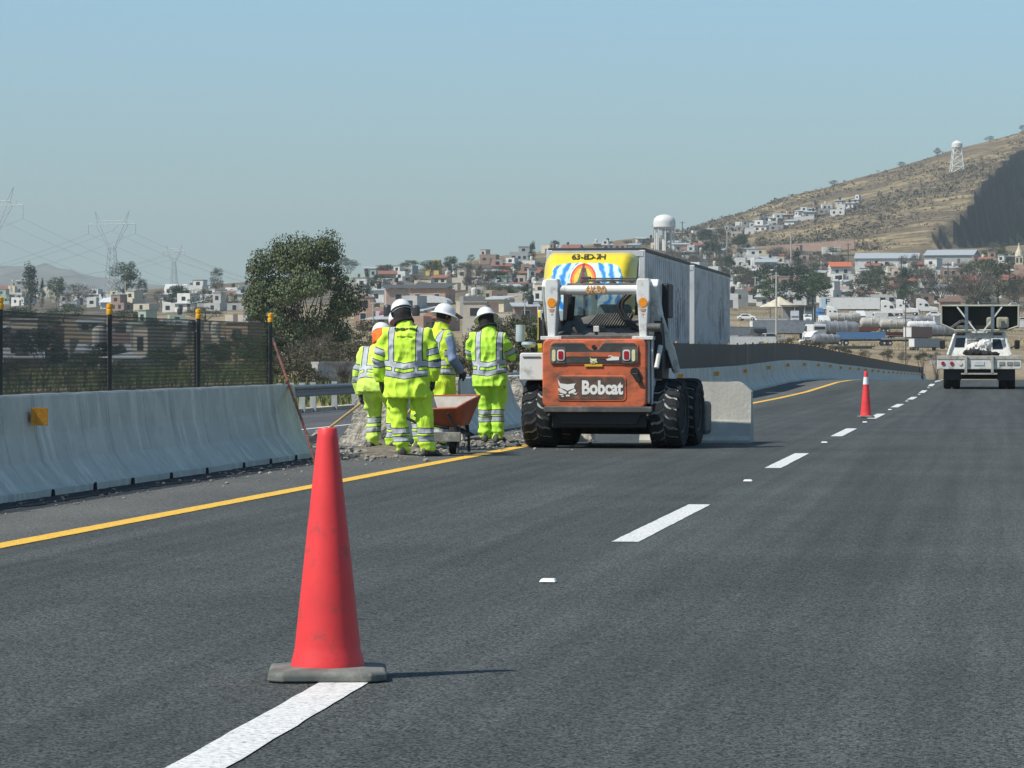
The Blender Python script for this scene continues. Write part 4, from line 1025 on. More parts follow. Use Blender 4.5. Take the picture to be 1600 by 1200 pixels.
# chassis, bumper, dark belly
MB().box((0, 1.0, .42), (1.18, 2.0, .34)).build('chassis', m_lb, lo_, bevel=.02)
mb = MB(); mb.prism([(-.66, .50), (.66, .50), (.60, .40), (.52, .40), (.47, .30), (-.47, .30), (-.52, .40), (-.60, .40)], -.03, .12); mb.build('belly_plate', m_lb, lo_, bevel=.01)
mb = MB(); mb.prism(rrect(0, .478, 1.34, .07, .02), -.10, .14); mb.build('bumper', m_lg, lo_, bevel=.008)
mb = MB(); mb.tube([(-.60, -.05, .44), (-.60, -.10, .40), (-.60, -.05, .36)], .022, 8); mb.tube([(.62, -.05, .44), (.62, -.10, .40), (.62, -.05, .36)], .022, 8); mb.build('tie_down', m_lb, lo_, smooth=True)
# body behind the tailgate
MB().box((0, .62, .94), (1.26, 1.2, .80)).build('engine_body', m_lw, lo_, bevel=.03)
# tailgate
tg = MB(); tg.prism(rrect(0, .915, 1.285, .84, .085, 6), -.085, .03); tg = tg.build('tailgate', m_lo, lo_, bevel=.022, seg=3); tg.location.x = -.045
def plate(name, poly, mat, y0, y1, par, bev=.004):
    mb = MB(); mb.prism(poly, y1, y0); return mb.build(name, mat, par, bevel=bev)
# upper recess: orange raised border, dark panel with the dip round the lock
def upper(wd, ht, rr, dip):
    p = []; top = 1.16 + ht / 2; bt = 1.16 - ht / 2; hx = wd / 2
    for k in range(5): a = radians(180 + 90 * k / 4); p.append((-hx + rr + rr * cos(a), bt + rr + rr * sin(a)))
    for k in range(5): a = radians(270 + 90 * k / 4); p.append((hx - rr + rr * cos(a), bt + rr + rr * sin(a)))
    for k in range(5): a = radians(90 * k / 4); p.append((hx - rr + rr * cos(a), top - rr + rr * sin(a)))
    for (x, z) in ((.13, 0), (.10, -.012), (.08, -.05), (.055, -.08), (.02, -.095), (-.02, -.095), (-.055, -.08), (-.08, -.05), (-.10, -.012), (-.13, 0)): p.append((x * (1 + dip), top + z * (1 - dip)))
    for k in range(5): a = radians(90 + 90 * k / 4); p.append((-hx + rr + rr * cos(a), top - rr + rr * sin(a)))
    return p
plate('panel_border', upper(1.10, .285, .06, -.05), m_lo, -.08, -.098, tg, .008)
pn = plate('dark_panel', upper(1.055, .245, .045, .12), m_lb, -.09, -.1045, tg, .003)
m_dpan = M('panel_dark_green', (.035, .042, .04), .5, var=.3, dirt=(.10, .08, .06), damt=.4); pn.data.materials.clear(); pn.data.materials.append(m_dpan)
plate('orange_stripe', rrect(-.01, 1.145, .68, .055, .008, 2), m_lo, -.104, -.108, tg, .001)
plate('yellow_sticker', rrect(-.005, 1.012, .22, .028, .004, 2), m_yst, -.098, -.103, tg, .001)
plate('white_sticker', [(.15, 1.085), (.17, 1.07), (.31, 1.075), (.315, 1.115), (.24, 1.12), (.21, 1.135), (.18, 1.13), (.185, 1.105)], m_wst, -.104, -.1085, tg, .001)
plate('red_sticker', [(.08, 1.095), (.16, 1.10), (.20, 1.125), (.22, 1.12), (.20, 1.105), (.15, 1.088)], m_red, -.104, -.110, tg, .001)
MB().tube([(0, -.09, 1.235), (0, -.112, 1.235)], .026, 16).build('lock', m_lb, tg, smooth=True)
for s in (-1, 1):
    bz = plate('lamp_housing', rrect(s * .445, 1.135, .20, .20, .03), m_lg, -.10, -.110, tg, .003)
    plate('bezel', rrect(s * .405, 1.135, .095, .135, .03), m_chr, -.108, -.120, bz, .004)
    plate('tail_lamp', rrect(s * .405, 1.135, .062, .10, .016), m_red, -.116, -.126, bz, .004)
    plate('reverse_lamp', rrect(s * .492, 1.13, .045, .145, .022), m_clr, -.108, -.120, bz, .004)
MB().tube([(.505, -.085, .935), (.505, -.125, .935)], .052, 20).build('handle_cup', m_lb, tg, smooth=True)
mb = MB(); mb.prism([(.47, .92), (.54, .92), (.585, .83), (.57, .80), (.52, .815), (.50, .87)], -.13, -.10); mb.build('latch', m_lb, tg, bevel=.01)
plate('panel_border', rrect(-.03, .735, .86, .315, .05), m_lo, -.080, -.094, tg, .008)
plate('name_panel', rrect(-.03, .735, .81, .275, .04), m_brn, -.09, -.0975, tg, .003)
text_mesh('lettering', 'Bobcat', .225, m_wst, tg, (.100, -.099, .735), (radians(90), 0, 0), depth=.003, sx=.80, offset=.009)
# animal-head emblem, cut from flat shapes
def emblem(cx, cz, s, mat, yy, par):
    P_ = [[(-.115, .105), (-.085, .055), (-.04, .05), (0, .045), (.045, .05), (.095, .055), (.075, .02), (.08, .0), (.04, -.012), (.0, -.03), (-.04, -.012), (-.085, .004), (-.105, .045)],
          [(-.115, -.002), (-.085, .0), (-.05, -.022), (-.01, -.045), (-.02, -.07), (-.05, -.06), (-.09, -.05), (-.105, -.03)],
          [(.01, -.045), (.05, -.02), (.085, -.006), (.10, -.03), (.08, -.052), (.04, -.06), (.02, -.07)],
          [(-.022, -.095), (.028, -.095), (.022, -.075), (-.016, -.075)],
          [(-.11, -.07), (-.06, -.065), (-.045, -.08), (-.075, -.083)], [(.05, -.065), (.105, -.055), (.12, -.045), (.10, -.075)], [(-.08, -.095), (-.05, -.088), (-.04, -.1), (-.06, -.102)]]
    mb = MB()
    for p in P_: mb.prism([(cx + x * s, cz + z * s) for x, z in p], yy, yy + .006)
    return mb.build('emblem', mat, par)
emblem(-.325, .735, 1.05, m_wst, -.1025, tg); emblem(-.0, 1.072, .42, M('emblem_cream', (.78, .72, .42), .5), -.110, tg)
# side towers / uprights
def upright(x, s):
    mb = MB(); prof = [(-.052, 1.36), (.052, 1.36), (.075, 1.75), (.095, 1.80), (.098, 2.02), (.085, 2.065), (-.085, 2.065), (-.10, 2.02), (-.095, 1.80), (-.08, 1.75)]
    mb.prism([(x + a * .84, z) for a, z in prof], -.02, .16); u = mb.build('upright', m_lw, lo_, bevel=.012)
    mb = MB(); mb.prism([(x - .052 + .104 * (.5 + .5 * cos(a)), 1.775 - .058 + .058 * (1 + sin(a))) for a in [2 * pi * k / 18 for k in range(18)]], -.026, -.018); mb.build('reflector', m_orf, u)
    mb = MB(); mb.prism([(x - .035, 1.70), (x + .035, 1.70), (x + .022, 1.665), (x - .022, 1.665)], -.025, -.018); mb.prism([(x - .01, 1.64), (x + .01, 1.64), (x, 1.62)], -.025, -.018); mb.build('warning_mark', M('mark_faded', (.55, .27, .14), .6), u)
    MB().box((x, .05, 1.345), (.26, .22, .045)).build('upright_foot', m_lw, u, bevel=.006)
upright(-.585, -1); upright(.545, 1)
mb = MB(); mb.tube([(-.52, .06, 1.93), (.47, .06, 1.93)], .058, 20); cb = mb.build('crossbar', m_lw, lo_, smooth=True)
text_mesh('stencil', '6KB0', .12, M('stencil_orange', (.62, .26, .03), .6, var=.3, scale=40, dirt=(.6, .6, .56), damt=.45, dscale=30), cb, (-.04, -.002, 1.93), (radians(90), 0, 0), depth=.003, sx=.95, offset=.003)
# white box on the left fender, hung on the lift arm
mb = MB(); mb.prism([(-.995, .83), (-.66, .83), (-.66, 1.165), (-.965, 1.165), (-.99, 1.15)], .02, .45); mb.build('side_box', m_lw, lo_, bevel=.012)
MB().box((-.84, .015, 1.115), (.22, .012, .012)).build('box_seam', m_lg, lo_)
# lift arms on both sides
def arm(s):
    xa = s * .66
    th = .12
    mb = MB()
    out = [(.02, 1.98), (.10, 2.06), (.32, 2.04), (.46, 1.80), (.70, 1.42), (.95, 1.05), (1.5, .80), (2.3, .72), (2.7, .62), (2.7, .35), (2.3, .40), (1.5, .62), (.80, .86), (.50, .80), (.30, .76), (.28, 1.0), (.45, 1.25), (.22, 1.55), (.10, 1.80)]
    mb.prism(out, xa - th / 2 if s > 0 else xa - th / 2, xa + th / 2, 'x'); a = mb.build('lift_arm', m_lw, lo_, bevel=.015)
    mb = MB(); mb.tube([(s * .76, .48, .98), (s * .74, .35, 1.65)], .045, 12); mb.tube([(s * .74, .37, 1.5), (s * .74, .33, 1.85)], .027, 10); mb.build('lift_cylinder', m_lb, a, smooth=True)
    mb = MB(); mb.prism([(.18, 1.60), (.45, 1.42), (.62, 1.20), (.72, .98), (.62, .80), (.46, .86), (.40, 1.1), (.25, 1.35)], s * .73, s * .745, 'x'); mb.build('arm_guard', m_lg, a, bevel=.004)
arm(1); arm(-1)
mb = MB(); mb.prism([(.0, 1.34), (.20, 1.34), (.6, .5), (.02, .5)], .645, .66, 'x'); mb.build('side_cover', m_lw, lo_)
# outboard pivot link on the right, big white casting seen beside the tyre
mb = MB()
for p0, p1, w0, w1 in (((.645, .12, 2.03), (.70, .22, 1.62), .085, .10), ((.70, .22, 1.64), (.80, .40, 1.22), .10, .12), ((.80, .40, 1.24), (.86, .55, .93), .12, .10)):
    mb.tube([p0, p1], [w0 * .62, w1 * .62], 4)
mb.build('pivot_link', m_lw, lo_, bevel=.012)
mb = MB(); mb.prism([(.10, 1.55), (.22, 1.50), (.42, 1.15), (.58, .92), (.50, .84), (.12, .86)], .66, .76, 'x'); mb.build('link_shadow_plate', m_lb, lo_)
mb = MB(); mb.tube([(.71, -.02, .98), (.74, .1, 1.25)], .03, 8); mb.build('lift_rod', m_chr, lo_, smooth=True)
MB().box((.74, .50, 1.80), (.12, .35, .42)).build('arm_pad', m_lb, lo_, bevel=.02)
MB().tube([(.60, .0, 1.47), (.76, .0, 1.47)], .055, 14).build('pivot_pin', m_lg, lo_, smooth=True)
# cab; roof and mesh sides stretched forward to shade the loose block
cab = MB(); cab.box((-.07, 1.55, 2.0), (.92, 1.80, .05)); cab = cab.build('cab_roof', m_lg, lo_, bevel=.015)
for x in (-.52, .38):
    mb = MB(); mb.bar((x, .62, 1.42), (x, .70, 2.0), .10, .10); mb.bar((x, 2.42, 1.0), (x, 2.42, 2.0), .07, .07); mb.build('cab_pillar', m_lb, lo_, bevel=.01)
    mb = MB(); mb.add([(x, .64, 1.45), (x, 2.40, 1.05), (x, 2.42, 1.98), (x, .70, 1.98)], [(0, 1, 2, 3)]); o = mb.build('side_mesh', m_lb, lo_); o.data.materials.clear(); o.data.materials.append(screen_mat('cab_mesh', .6, .9, 20))
    MB().box((x, 1.55, 1.02), (.03, 1.75, .75)).build('cab_shade_plate', m_lg, lo_)  # solid plates added to throw shadow on the loose block
mb = MB(); mb.box((-.03, .62, 1.78), (.86, .012, .40)); mb.build('rear_window', m_glass, lo_)
for x in (-.30, ):
    MB().box((x, .60, 1.72), (.02, .02, .52)).build('window_bar', m_lg, lo_)
mb = MB(); mb.box((-.03, 1.0, 1.30), (.5, .5, .5)); mb.box((-.03, 1.2, 1.58), (.42, .14, .38)); mb.build('seat', m_lb, lo_, bevel=.04)
MB().box((-.34, .74, 1.50), (.07, .02, .05)).build('cab_sign', m_wst, lo_)
# engine cover with slanted grille
gp = [(-.58, .22, 1.385), (.50, .22, 1.385), (.44, .60, 1.63), (-.46, .60, 1.63)]
mb = MB(); mb.add(gp + [(x, y, 1.30) for x, y, z in gp], [(0, 1, 2, 3), (7, 6, 5, 4), (0, 4, 5, 1), (1, 5, 6, 2), (2, 6, 7, 3), (3, 7, 4, 0)]); mb.build('engine_cover', m_lg, lo_, bevel=.008)
MB().box((-.03, .16, 1.355), (1.08, .34, .05)).build('rear_shelf', m_lg, lo_, bevel=.01)
gr_ = MB()
def gpt(u, v): a = Vector(gp[0]).lerp(Vector(gp[1]), u); b_ = Vector(gp[3]).lerp(Vector(gp[2]), u); return a.lerp(b_, v) + Vector((0, -.006, .012))
q0, q1 = .34, .86
gr_.add([gpt(.30, .35), gpt(.80, .35), gpt(.86, .98), gpt(.36, .98)], [(0, 1, 2, 3)]); gb = gr_.build('grille_back', m_lb, lo_)
for k in range(15):
    u = .32 + .5 * k / 15; mb = MB(); mb.bar(gpt(u, .35) + Vector((0, -.004, .008)), gpt(u + .055, .98) + Vector((0, -.004, .008)), .012, .02); mb.build('grille_bar', m_lg, gb)
mb = MB(); mb.box((-.05, .10, 1.455), (.07, .05, .075)); mb.build('work_lamp', m_chr, lo_, bevel=.008)
mb = MB(); mb.tube([(-.06, .10, 1.36), (-.05, .11, 1.43)], .02, 8); mb.box((.01, .12, 1.48), (.09, .04, .03)); mb.build('lamp_bracket', m_lb, lo_)
mb = MB(); mb.tube([(-.28, .14, 1.36), (-.34, .15, 1.45), (-.36, .17, 1.50)], [.035, .04, .02], 8); mb.tube([(-.36, .1, 1.38), (-.22, .12, 1.37)], .03, 8); mb.build('hose_stub', m_lb, lo_, smooth=True)
# hoses behind the window, right
mb = MB()
for d in (0, .045):
    mb.tube([(.46, .34, 1.90), (.34 - d, .34, 1.90), (.235 - d, .34, 1.80 - d * .2), (.22 - d, .34, 1.72), (.27 - d, .34, 1.60), (.40 - d, .32, 1.48), (.47, .30, 1.44)], .026, 10)
mb.build('hydraulic_hose', m_lb, lo_, smooth=True)
mb = MB(); mb.tube([(-.44, .5, 1.86), (-.46, .52, 1.6), (-.52, .55, 1.45)], [.05, .045, .03], 10); mb.build('left_hose', m_lb, lo_, smooth=True)
# roof beacon bar
mb = MB(); mb.box((.06, .45, 2.05), (.70, .14, .022)); mb.box((.06, .40, 2.075), (.66, .03, .02)); mb.box((-.24, .40, 2.085), (.12, .05, .03)); mb.build('roof_rack', m_lg, lo_, bevel=.004)
for x in (-.42, -.20, .0, .22, .42): MB().lathe([(.05, 1.985), (.05, 2.02), (.02, 2.03)], 10, (x, .9, .02)).build('roof_bolt', m_lg, lo_)
# arm torque tube and bucket ahead
mb = MB(); mb.box((0, 2.35, .34), (1.95, .5, .42)); mb.build('bucket', m_lg, lo_, bevel=.05)
# ---------------------------------------------------------------- oncoming double-trailer lorry on the opposite carriageway
zl = -.30
YT = 89.5
xL = PX(838, 470, YT).x; xR = PX(987, 470, YT).x; xc = (xL + xR) / 2
lorry = empty('lorry', (xc, YT, roadz(YT) + zl), 0, 'oncoming yellow lorry with a painted roof fairing, pulling two long white box trailers', 'lorry')
m_yel = M('cab_yellow', (.80, .62, .035), .35, var=.05, coat=.3, dirt=(.5, .38, .06), damt=.15)
m_tin = M('dark_glass', (.012, .016, .02), .08, var=.1); m_visor = M('sun_visor', (.35, .45, .52), .3); m_tw = M('trailer_white', (.60, .62, .62), .45, var=.08, scale=1.5, dirt=(.36, .37, .36), damt=.4, dscale=1.2, vec=(1, 1, .6))
m_ts = M('trailer_side', (.52, .55, .56), .5, metal=.15, var=.12, scale=2, dirt=(.26, .27, .27), damt=.5, dscale=.9, vec=(1, .4, 1), bump=.2, bscale=6); m_trail = M('trailer_trim', (.05, .052, .055), .6); m_chrm = M('chrome', (.6, .6, .58), .18, metal=1)
W2_ = (xR - xL) / 2
fp = [(.60, 2.56), (.61, 2.80), (.65, 3.08), (.73, 3.36), (.85, 3.62), (1.02, 3.84), (1.25, 3.99), (1.55, 4.07)]
def fpt(u, v, off=0.0):
    t = v * (len(fp) - 1); i = min(int(t), len(fp) - 2); a = fp[i]; b_ = fp[i + 1]; f = t - i
    y = a[0] + (b_[0] - a[0]) * f; z = a[1] + (b_[1] - a[1]) * f
    dy, dz = b_[0] - a[0], b_[1] - a[1]; l = sqrt(dy * dy + dz * dz); ny, nz_ = -dz / l, dy / l
    e = max(0, abs(u) - .72) / .28; y += e * e * .55; z -= e ** 3 * .14
    return Vector((u * W2_ * .985, y + ny * off, z + nz_ * off))
mb = MB(); nu, nv = 40, 26
for j in range(nv + 1):
    for i in range(nu + 1): mb.v.append(tuple(fpt(i / nu * 2 - 1, j / nv)))
for j in range(nv):
    for i in range(nu): mb.f.append((j * (nu + 1) + i, j * (nu + 1) + i + 1, (j + 1) * (nu + 1) + i + 1, (j + 1) * (nu + 1) + i)); mb.m.append(0)
fair = mb.build('roof_fairing', m_yel, lorry, smooth=True)
# inner dark closure of the fairing sides
for s in (-1, 1):
    mb = MB(); pts = [tuple(fpt(s, j / nv)) for j in range(nv + 1)]; b0 = (s * W2_ * .9, 2.2, 2.58); b1 = (s * W2_ * .9, 2.2, 3.72)
    mb.add(pts + [b1, b0], [tuple(range(len(pts) + 2))]); mb.build('fairing_side', M('fairing_inner', (.12, .13, .12), .7), fair)
MB().box((0, 2.25, 2.9), (W2_ * 1.8, .05, .8)).build('cab_back', m_yel, lorry)
# painted mural on the fairing: blue rays round an orange oval with a plain robed shape
mcols = [M('mural_' + n, c, .5, var=.12, scale=14) for n, c in (('deep_blue', (.02, .22, .62)), ('sky_blue', (.10, .50, .78)), ('pale', (.62, .76, .80)), ('orange', (.85, .25, .02)), ('gold', (.85, .55, .06)), ('maroon', (.22, .02, .04)), ('green', (.05, .16, .06)), ('dark', (.08, .03, .02)), ('red', (.7, .06, .02)))]
mb = MB(); nu, nv = 180, 90
u0, u1, v0, v1 = -.80, .77, -.0, .71
for j in range(nv + 1):
    for i in range(nu + 1): mb.v.append(tuple(fpt(u0 + (u1 - u0) * i / nu, v0 + (v1 - v0) * j / nv, .008)))
cx_, cz_ = -.10, 3.36
for j in range(nv):
    for i in range(nu):
        u = u0 + (u1 - u0) * (i + .5) / nu; v = v0 + (v1 - v0) * (j + .5) / nv; p = fpt(u, v)
        X_ = (p.x - cx_); Z_ = (p.z - cz_); e = mnoise.noise(Vector((u * 9, v * 9, 1))) * .06
        edge = max(abs(u + .015) / .785, 0) ** 6 + (max(0, v) / .68) ** 6 + e * 3 + .12 * mnoise.noise(Vector((u * 22, v * 22, 7)))
        if edge > 1.0: continue
        r = sqrt((X_ / .33) ** 2 + (Z_ / .42) ** 2)
        bw = .25 - .07 * min(1, max(0, Z_ + .25)) if Z_ < .30 else 0
        if r < 1.0:
            hr = sqrt(X_ ** 2 + (Z_ - .25) ** 2)
            body = abs(X_ + .01) < (.03 + .09 * min(1, max(0, (.20 - Z_) * 2.2)))
            if hr < .06: c = 7
            elif body: c = 5
            elif abs(X_) < (.06 + .11 * min(1, max(0, (.28 - Z_) * 2.4))) and Z_ < .30: c = 6
            elif r < .72: c = 4
            elif r < .88: c = 3
            else: c = 8
        else:
            ray = sin(r * 9.0 + 1.4 * mnoise.noise(Vector((X_ * 7, Z_ * 9, 3))) + 2.0 * mnoise.noise(Vector((X_ * 3, Z_ * 3, 3))))
            if r < 1.09: c = 2
            else: c = 0 if ray > .45 else (1 if ray > -.25 else 2)
        k = j * (nu + 1) + i; mb.f.append((k, k + 1, k + nu + 2, k + nu + 1)); mb.m.append(c)
mb.build('mural', mcols, fair, fix=False, smooth=True)
# plate-number lettering follows the curve of the fairing top
tx = '63-BD-7H'; m_let = M('letter_dark', (.06, .05, .02), .6)
for k, ch in enumerate(tx):
    u = -.37 + .70 * (k + .5) / len(tx); p = fpt(u, .74, .012); q = fpt(u, .86, .012); t_ = (q - p)
    text_mesh('letter', ch, .36, m_let, fair, fpt(u, .805, .022), (atan2(t_.z, t_.y), 0, 0), depth=.004, sx=.72, offset=.002)
# cab
m_cabd = M('cab_shadow', (.03, .03, .03), .7)
mb = MB(); mb.prism([(.62, 1.0), (.95, 1.0), (2.3, 1.0), (2.3, 2.6), (.68, 2.6), (.60, 1.75)], -W2_ * 1.04, -W2_ * .88, 'x'); mb.prism([(.62, 1.0), (2.3, 1.0), (2.3, 2.6), (.68, 2.6), (.60, 1.75)], W2_ * .88, W2_ * 1.04, 'x'); mb.build('cab_side', m_yel, lorry, bevel=.03)
mb = MB(); mb.prism([(-W2_ * .95, 2.32), (W2_ * .95, 2.32), (W2_ * .97, 2.60), (-W2_ * .97, 2.60)], .45, 1.0); mb.build('visor', m_visor, lorry, bevel=.03)
mb = MB(); mb.add([(-W2_ * .86, .58, 1.72), (W2_ * .86, .58, 1.72), (W2_ * .84, .74, 2.40), (-W2_ * .84, .74, 2.40)], [(0, 1, 2, 3)]); ws = mb.build('windscreen', m_tin, lorry)
MB().box((0, .60, 2.05), (.04, .06, .68)).build('pillar', m_yel, lorry)
for s in (-1, 1): MB().box((s * W2_ * .955, .64, 2.08), (.16, .08, .66)).build('quarter_glass', m_tin, lorry)
mb = MB(); mb.prism([(-.95, 1.0), (.95, 1.0), (.85, 1.66), (.6, 1.74), (-.6, 1.74), (-.85, 1.66)], -.55, .62); mb.build('bonnet', m_yel, lorry, bevel=.08)
mb = MB()
MB().box((0, -.56, 1.1), (.95, .05, .9)).build('radiator_grille', m_chrm, lorry, bevel=.01)
MB().box((0, -.60, .50), (2.3, .25, .38)).build('bumper', m_chrm, lorry, bevel=.05)
for s in (-1, 1):
    MB().box((s * .95, -.30, .85), (.5, .7, .5)).build('fender', m_yel, lorry, bevel=.1)
    MB().box((s * .95, -.67, .88), (.34, .05, .2)).build('headlight', m_clr, lorry, bevel=.02)
    mb = MB(); mb.lathe(tire(.52, .28, .28), 24, (s * (W2_ - .18), .1, .52), R=Matrix.Rotation(radians(90), 3, 'Y')); mb.build('wheel', m_tyre, lorry, smooth=True)
    # mirrors on arms
    xm = s * (W2_ + .46)
    mb = MB(); mb.tube([(xm, .45, 1.80), (xm, .45, 2.0), (xm, .45, 2.22)], [.12, .125, .12], 12); mm = mb.build('mirror', m_chrm, lorry, smooth=True)
    mm.data.materials.clear(); mm.data.materials.append(M('mirror_pale', (.42, .5, .5), .35))
    mb = MB(); mb.tube([(s * (W2_ - .02), .5, 1.80), (xm + s * -.02, .45, 1.80)], .04, 8); mb.build('mirror_arm', m_lb, lorry)
mb = MB(); mb.lathe([(.03, 1.62), (.15, 1.66), (.19, 1.72), (.17, 1.79)], 14, (-(W2_ + .18), -.1, .0)); mb.build('convex_mirror', M('mirror_pale', (.5, .5, .5)), lorry, smooth=True)
mb = MB(); mb.tube([(-(W2_ + .15), -.1, 1.68), (-(W2_ - .05), -.15, 1.45), (-(W2_ - .10), -.15, 1.15)], .025, 8); mb.build('fender_mirror_stalk', m_lb, lorry, smooth=True)
for s in (-1, 1): MB().tube([(s * (W2_ - .12), 2.42, 1.0), (s * (W2_ - .12), 2.42, 3.5)], .08, 12).build('exhaust_stack', m_chrm, lorry, smooth=True)
# trailers
def trailer(y0, ln, dx0, zt, lab):
    tr = empty('box_trailer', (xc + dx0, YT + y0, roadz(YT + y0) + zl), 0, lab, 'trailer')
    tr.rotation_euler = (0, 0, 0)
    w_ = W2_ + .02; zb = 1.15
    dz = roadz(YT + y0 + ln) - roadz(YT + y0)
    R_ = Matrix.Rotation(0, 3, 'X')
    MB().box((0, ln / 2, (zt + zb) / 2), (2 * w_, ln, zt - zb)).build('box_body', m_ts, tr)
    fr = MB(); fr.box((0, -.012, (zt + zb) / 2), (2 * w_ - .02, .03, zt - zb - .02)); fr.build('front_wall', m_tw, tr)
    mb = MB(); mb.box((w_ - .02, -.03, (zt + zb) / 2), (.16, .07, zt - zb)); mb.box((-w_ + .02, -.03, (zt + zb) / 2), (.16, .07, zt - zb)); mb.build('corner_post', m_tw, tr, bevel=.02)
    mb = MB(); mb.box((0, ln / 2, zt + .015), (2 * w_ + .05, ln + .05, .09)); mb.build('top_rail', m_trail, tr, bevel=.01)
    MB().box((0, -.05, zt - .09), (2 * w_ + .02, .05, .14)).build('front_header', m_tw, tr)
    MB().box((w_ + .01, ln / 2, zb + .02), (.05, ln, .16)).build('bottom_rail', m_trail, tr)
    n = int(ln / .6)
    rb = MB()
    for i in range(n): rb.box((w_ + .004, .3 + i * .6, (zt + zb) / 2), (.012, .03, zt - zb - .2))
    rb.build('side_rib', m_ts, tr)
    m_ghost = M('faded_emblem', (.27, .29, .30), .6, var=.3, scale=6)
    mb = MB()
    for (yy, zz, ry, rz_) in ((ln * .72, 2.75, .85, .62),):
        for a in range(24):
            a0 = 2 * pi * a / 24; a1 = 2 * pi * (a + .6) / 24
            P_ = lambda an, k: (w_ + .012, yy + ry * k * cos(an), zz + rz_ * k * sin(an) * (1.3 if sin(an) < 0 else 1))
            mb.add([P_(a0, 1), P_(a1, 1), P_(a1, .86), P_(a0, .86)], [(0, 1, 2, 3)])
        mb.add([(w_ + .012, yy - .3, zz - .1), (w_ + .012, yy, zz - .75), (w_ + .012, yy + .3, zz - .1), (w_ + .012, yy, zz + .3)], [(0, 1, 2, 3)])
    mb.build('side_emblem', m_ghost, tr, fix=False)
    MB().box((0, ln / 2, 1.0), (1.0, ln - .4, .25)).build('frame', m_lb, tr)
    for yy in (ln - 1.1, ln - 2.4):
        for s in (-1, 1):
            mb = MB(); mb.lathe(tire(.52, .28, .5), 20, (s * (w_ - .3), yy, .52), R=Matrix.Rotation(radians(90), 3, 'Y')); mb.build('wheel', m_tyre, tr, smooth=True)
    tag(tr, None, None, None)
    return tr
trailer(2.75, 14.2, .0, 4.17, 'front box trailer of the yellow lorry, long grey side and pale corner posts')
trailer(18.3, 15.2, -.02, 4.15, 'second box trailer coupled behind the first one, grey side with a faint emblem')
MB_pipe = MB()

# ---------------------------------------------------------------- white flatbed service truck ahead, with a folded black board
pf = GP(1530, 611)
fb = empty('flatbed_truck', (PX(1530, 611, 116).x, 116.0, roadz(116)), 0, 'white flatbed service truck driving ahead in the right lane, seen from behind', 'truck')
m_fw = M('truck_white', (.68, .68, .63), .45, var=.06, dirt=(.28, .27, .23), damt=.42, dscale=5); m_rust2 = M('deck_grime', (.45, .43, .37), .7, dirt=(.16, .14, .12), damt=.55, dscale=6)
MB().box((0, 1.5, 1.03), (2.70, 3.3, .10)).build('deck', m_rust2, fb, bevel=.01)
mb = MB(); mb.box((0, -.16, .82), (2.68, .10, .36)); bp_ = mb.build('rear_bumper', m_fw, fb, bevel=.02)
MB().box((0, -.215, 1.0), (2.70, .02, .07)).build('bumper_lip', m_rust2, bp_)
for x in (-1.15, -.87, -.60): MB().tube([(x, -.20, .83), (x, -.235, .83)], .062 if x > -1.4 else .05, 14).build('tail_lamp', m_red if x < -.7 else m_chr, bp_, smooth=True)
for x in (.72, .97, 1.18): MB().box((x, -.22, .83), (.17, .02, .11)).build('tail_lamp', M('lamp_dull', (.3, .27, .22), .5), bp_)
MB().box((0, -.22, .83), (.32, .015, .12)).build('number_plate', M('plate_pale', (.6, .62, .6), .5), bp_)
for x in (-.42, .42): mb = MB(); mb.box((x, -.26, .80), (.085, .07, .58)); mb.build('bumper_post', m_rust2, fb, bevel=.01)
MB().box((0, -.26, .50), (1.15, .05, .05)).build('step_bar', m_rust2, fb)
for s in (-1, 1):
    for k, xx in enumerate((1.02, .74)):
        mb = MB(); mb.lathe(tire(.43, .22, .25), 24, (s * xx, .75, .43), R=Matrix.Rotation(radians(90), 3, 'Y')); mb.build('wheel', m_tyre, fb, smooth=True)
    mb = MB(); mb.lathe(tire(.43, .22, .25), 20, (s * .9, 4.2, .43), R=Matrix.Rotation(radians(90), 3, 'Y')); mb.build('wheel', m_tyre, fb, smooth=True)
MB().box((0, .75, .45), (1.6, .3, .25)).build('axle', m_lb, fb, bevel=.05)
MB().box((0, 2.2, .62), (1.5, 4.4, .28)).build('chassis', m_lb, fb)
for s in (-1, 1): MB().box((s * .85, -.02, .5), (.55, .02, .42)).build('mud_flap', m_lb, fb)
# body: sloping rear with two windows and louvres
def qd(x0, x1, z0, z1, off=0.0):   # on the sloped back plane, y rises with z
    f = lambda z: 1.55 + (z - 1.08) * .38 - off
    return lambda a, b_: (x0 + (x1 - x0) * a, f(z0 + (z1 - z0) * b_), z0 + (z1 - z0) * b_)
mb = MB(); prof_b = [(1.55, 1.08), (1.86, 1.86), (3.9, 1.86), (4.5, 1.45), (5.4, 1.3), (5.5, .6), (1.6, .6)]
hb = 1.03; ht = .82
vs = []
for s in (-1, 1):
    for (y, z) in prof_b: vs.append((s * (hb - (hb - ht) * max(0, min(1, (z - 1.08) / .78))), y, z))
n = len(prof_b)
mb.add(vs, [(i, (i + 1) % n, n + (i + 1) % n, n + i) for i in range(n)] + [tuple(range(n)), tuple(range(2 * n - 1, n - 1, -1))]); mb.build('body', m_fw, fb, bevel=.03)
def patch(name, x0, x1, z0, z1, mat, off, x0t=None, x1t=None, par=None):
    g = lambda z: 1.55 + (z - 1.08) * (.31 / .78) - off
    x0t = x0 if x0t is None else x0t; x1t = x1 if x1t is None else x1t
    v = [(x0, g(z0), z0), (x1, g(z0), z0), (x1t, g(z1), z1), (x0t, g(z1), z1)]; v2 = [(a, b_ + .03, c) for a, b_, c in v]
    m_ = MB(); m_.add(v + v2, [(0, 1, 2, 3), (4, 7, 6, 5), (0, 4, 5, 1), (1, 5, 6, 2), (2, 6, 7, 3), (3, 7, 4, 0)]); return m_.build(name, mat, par or fb)
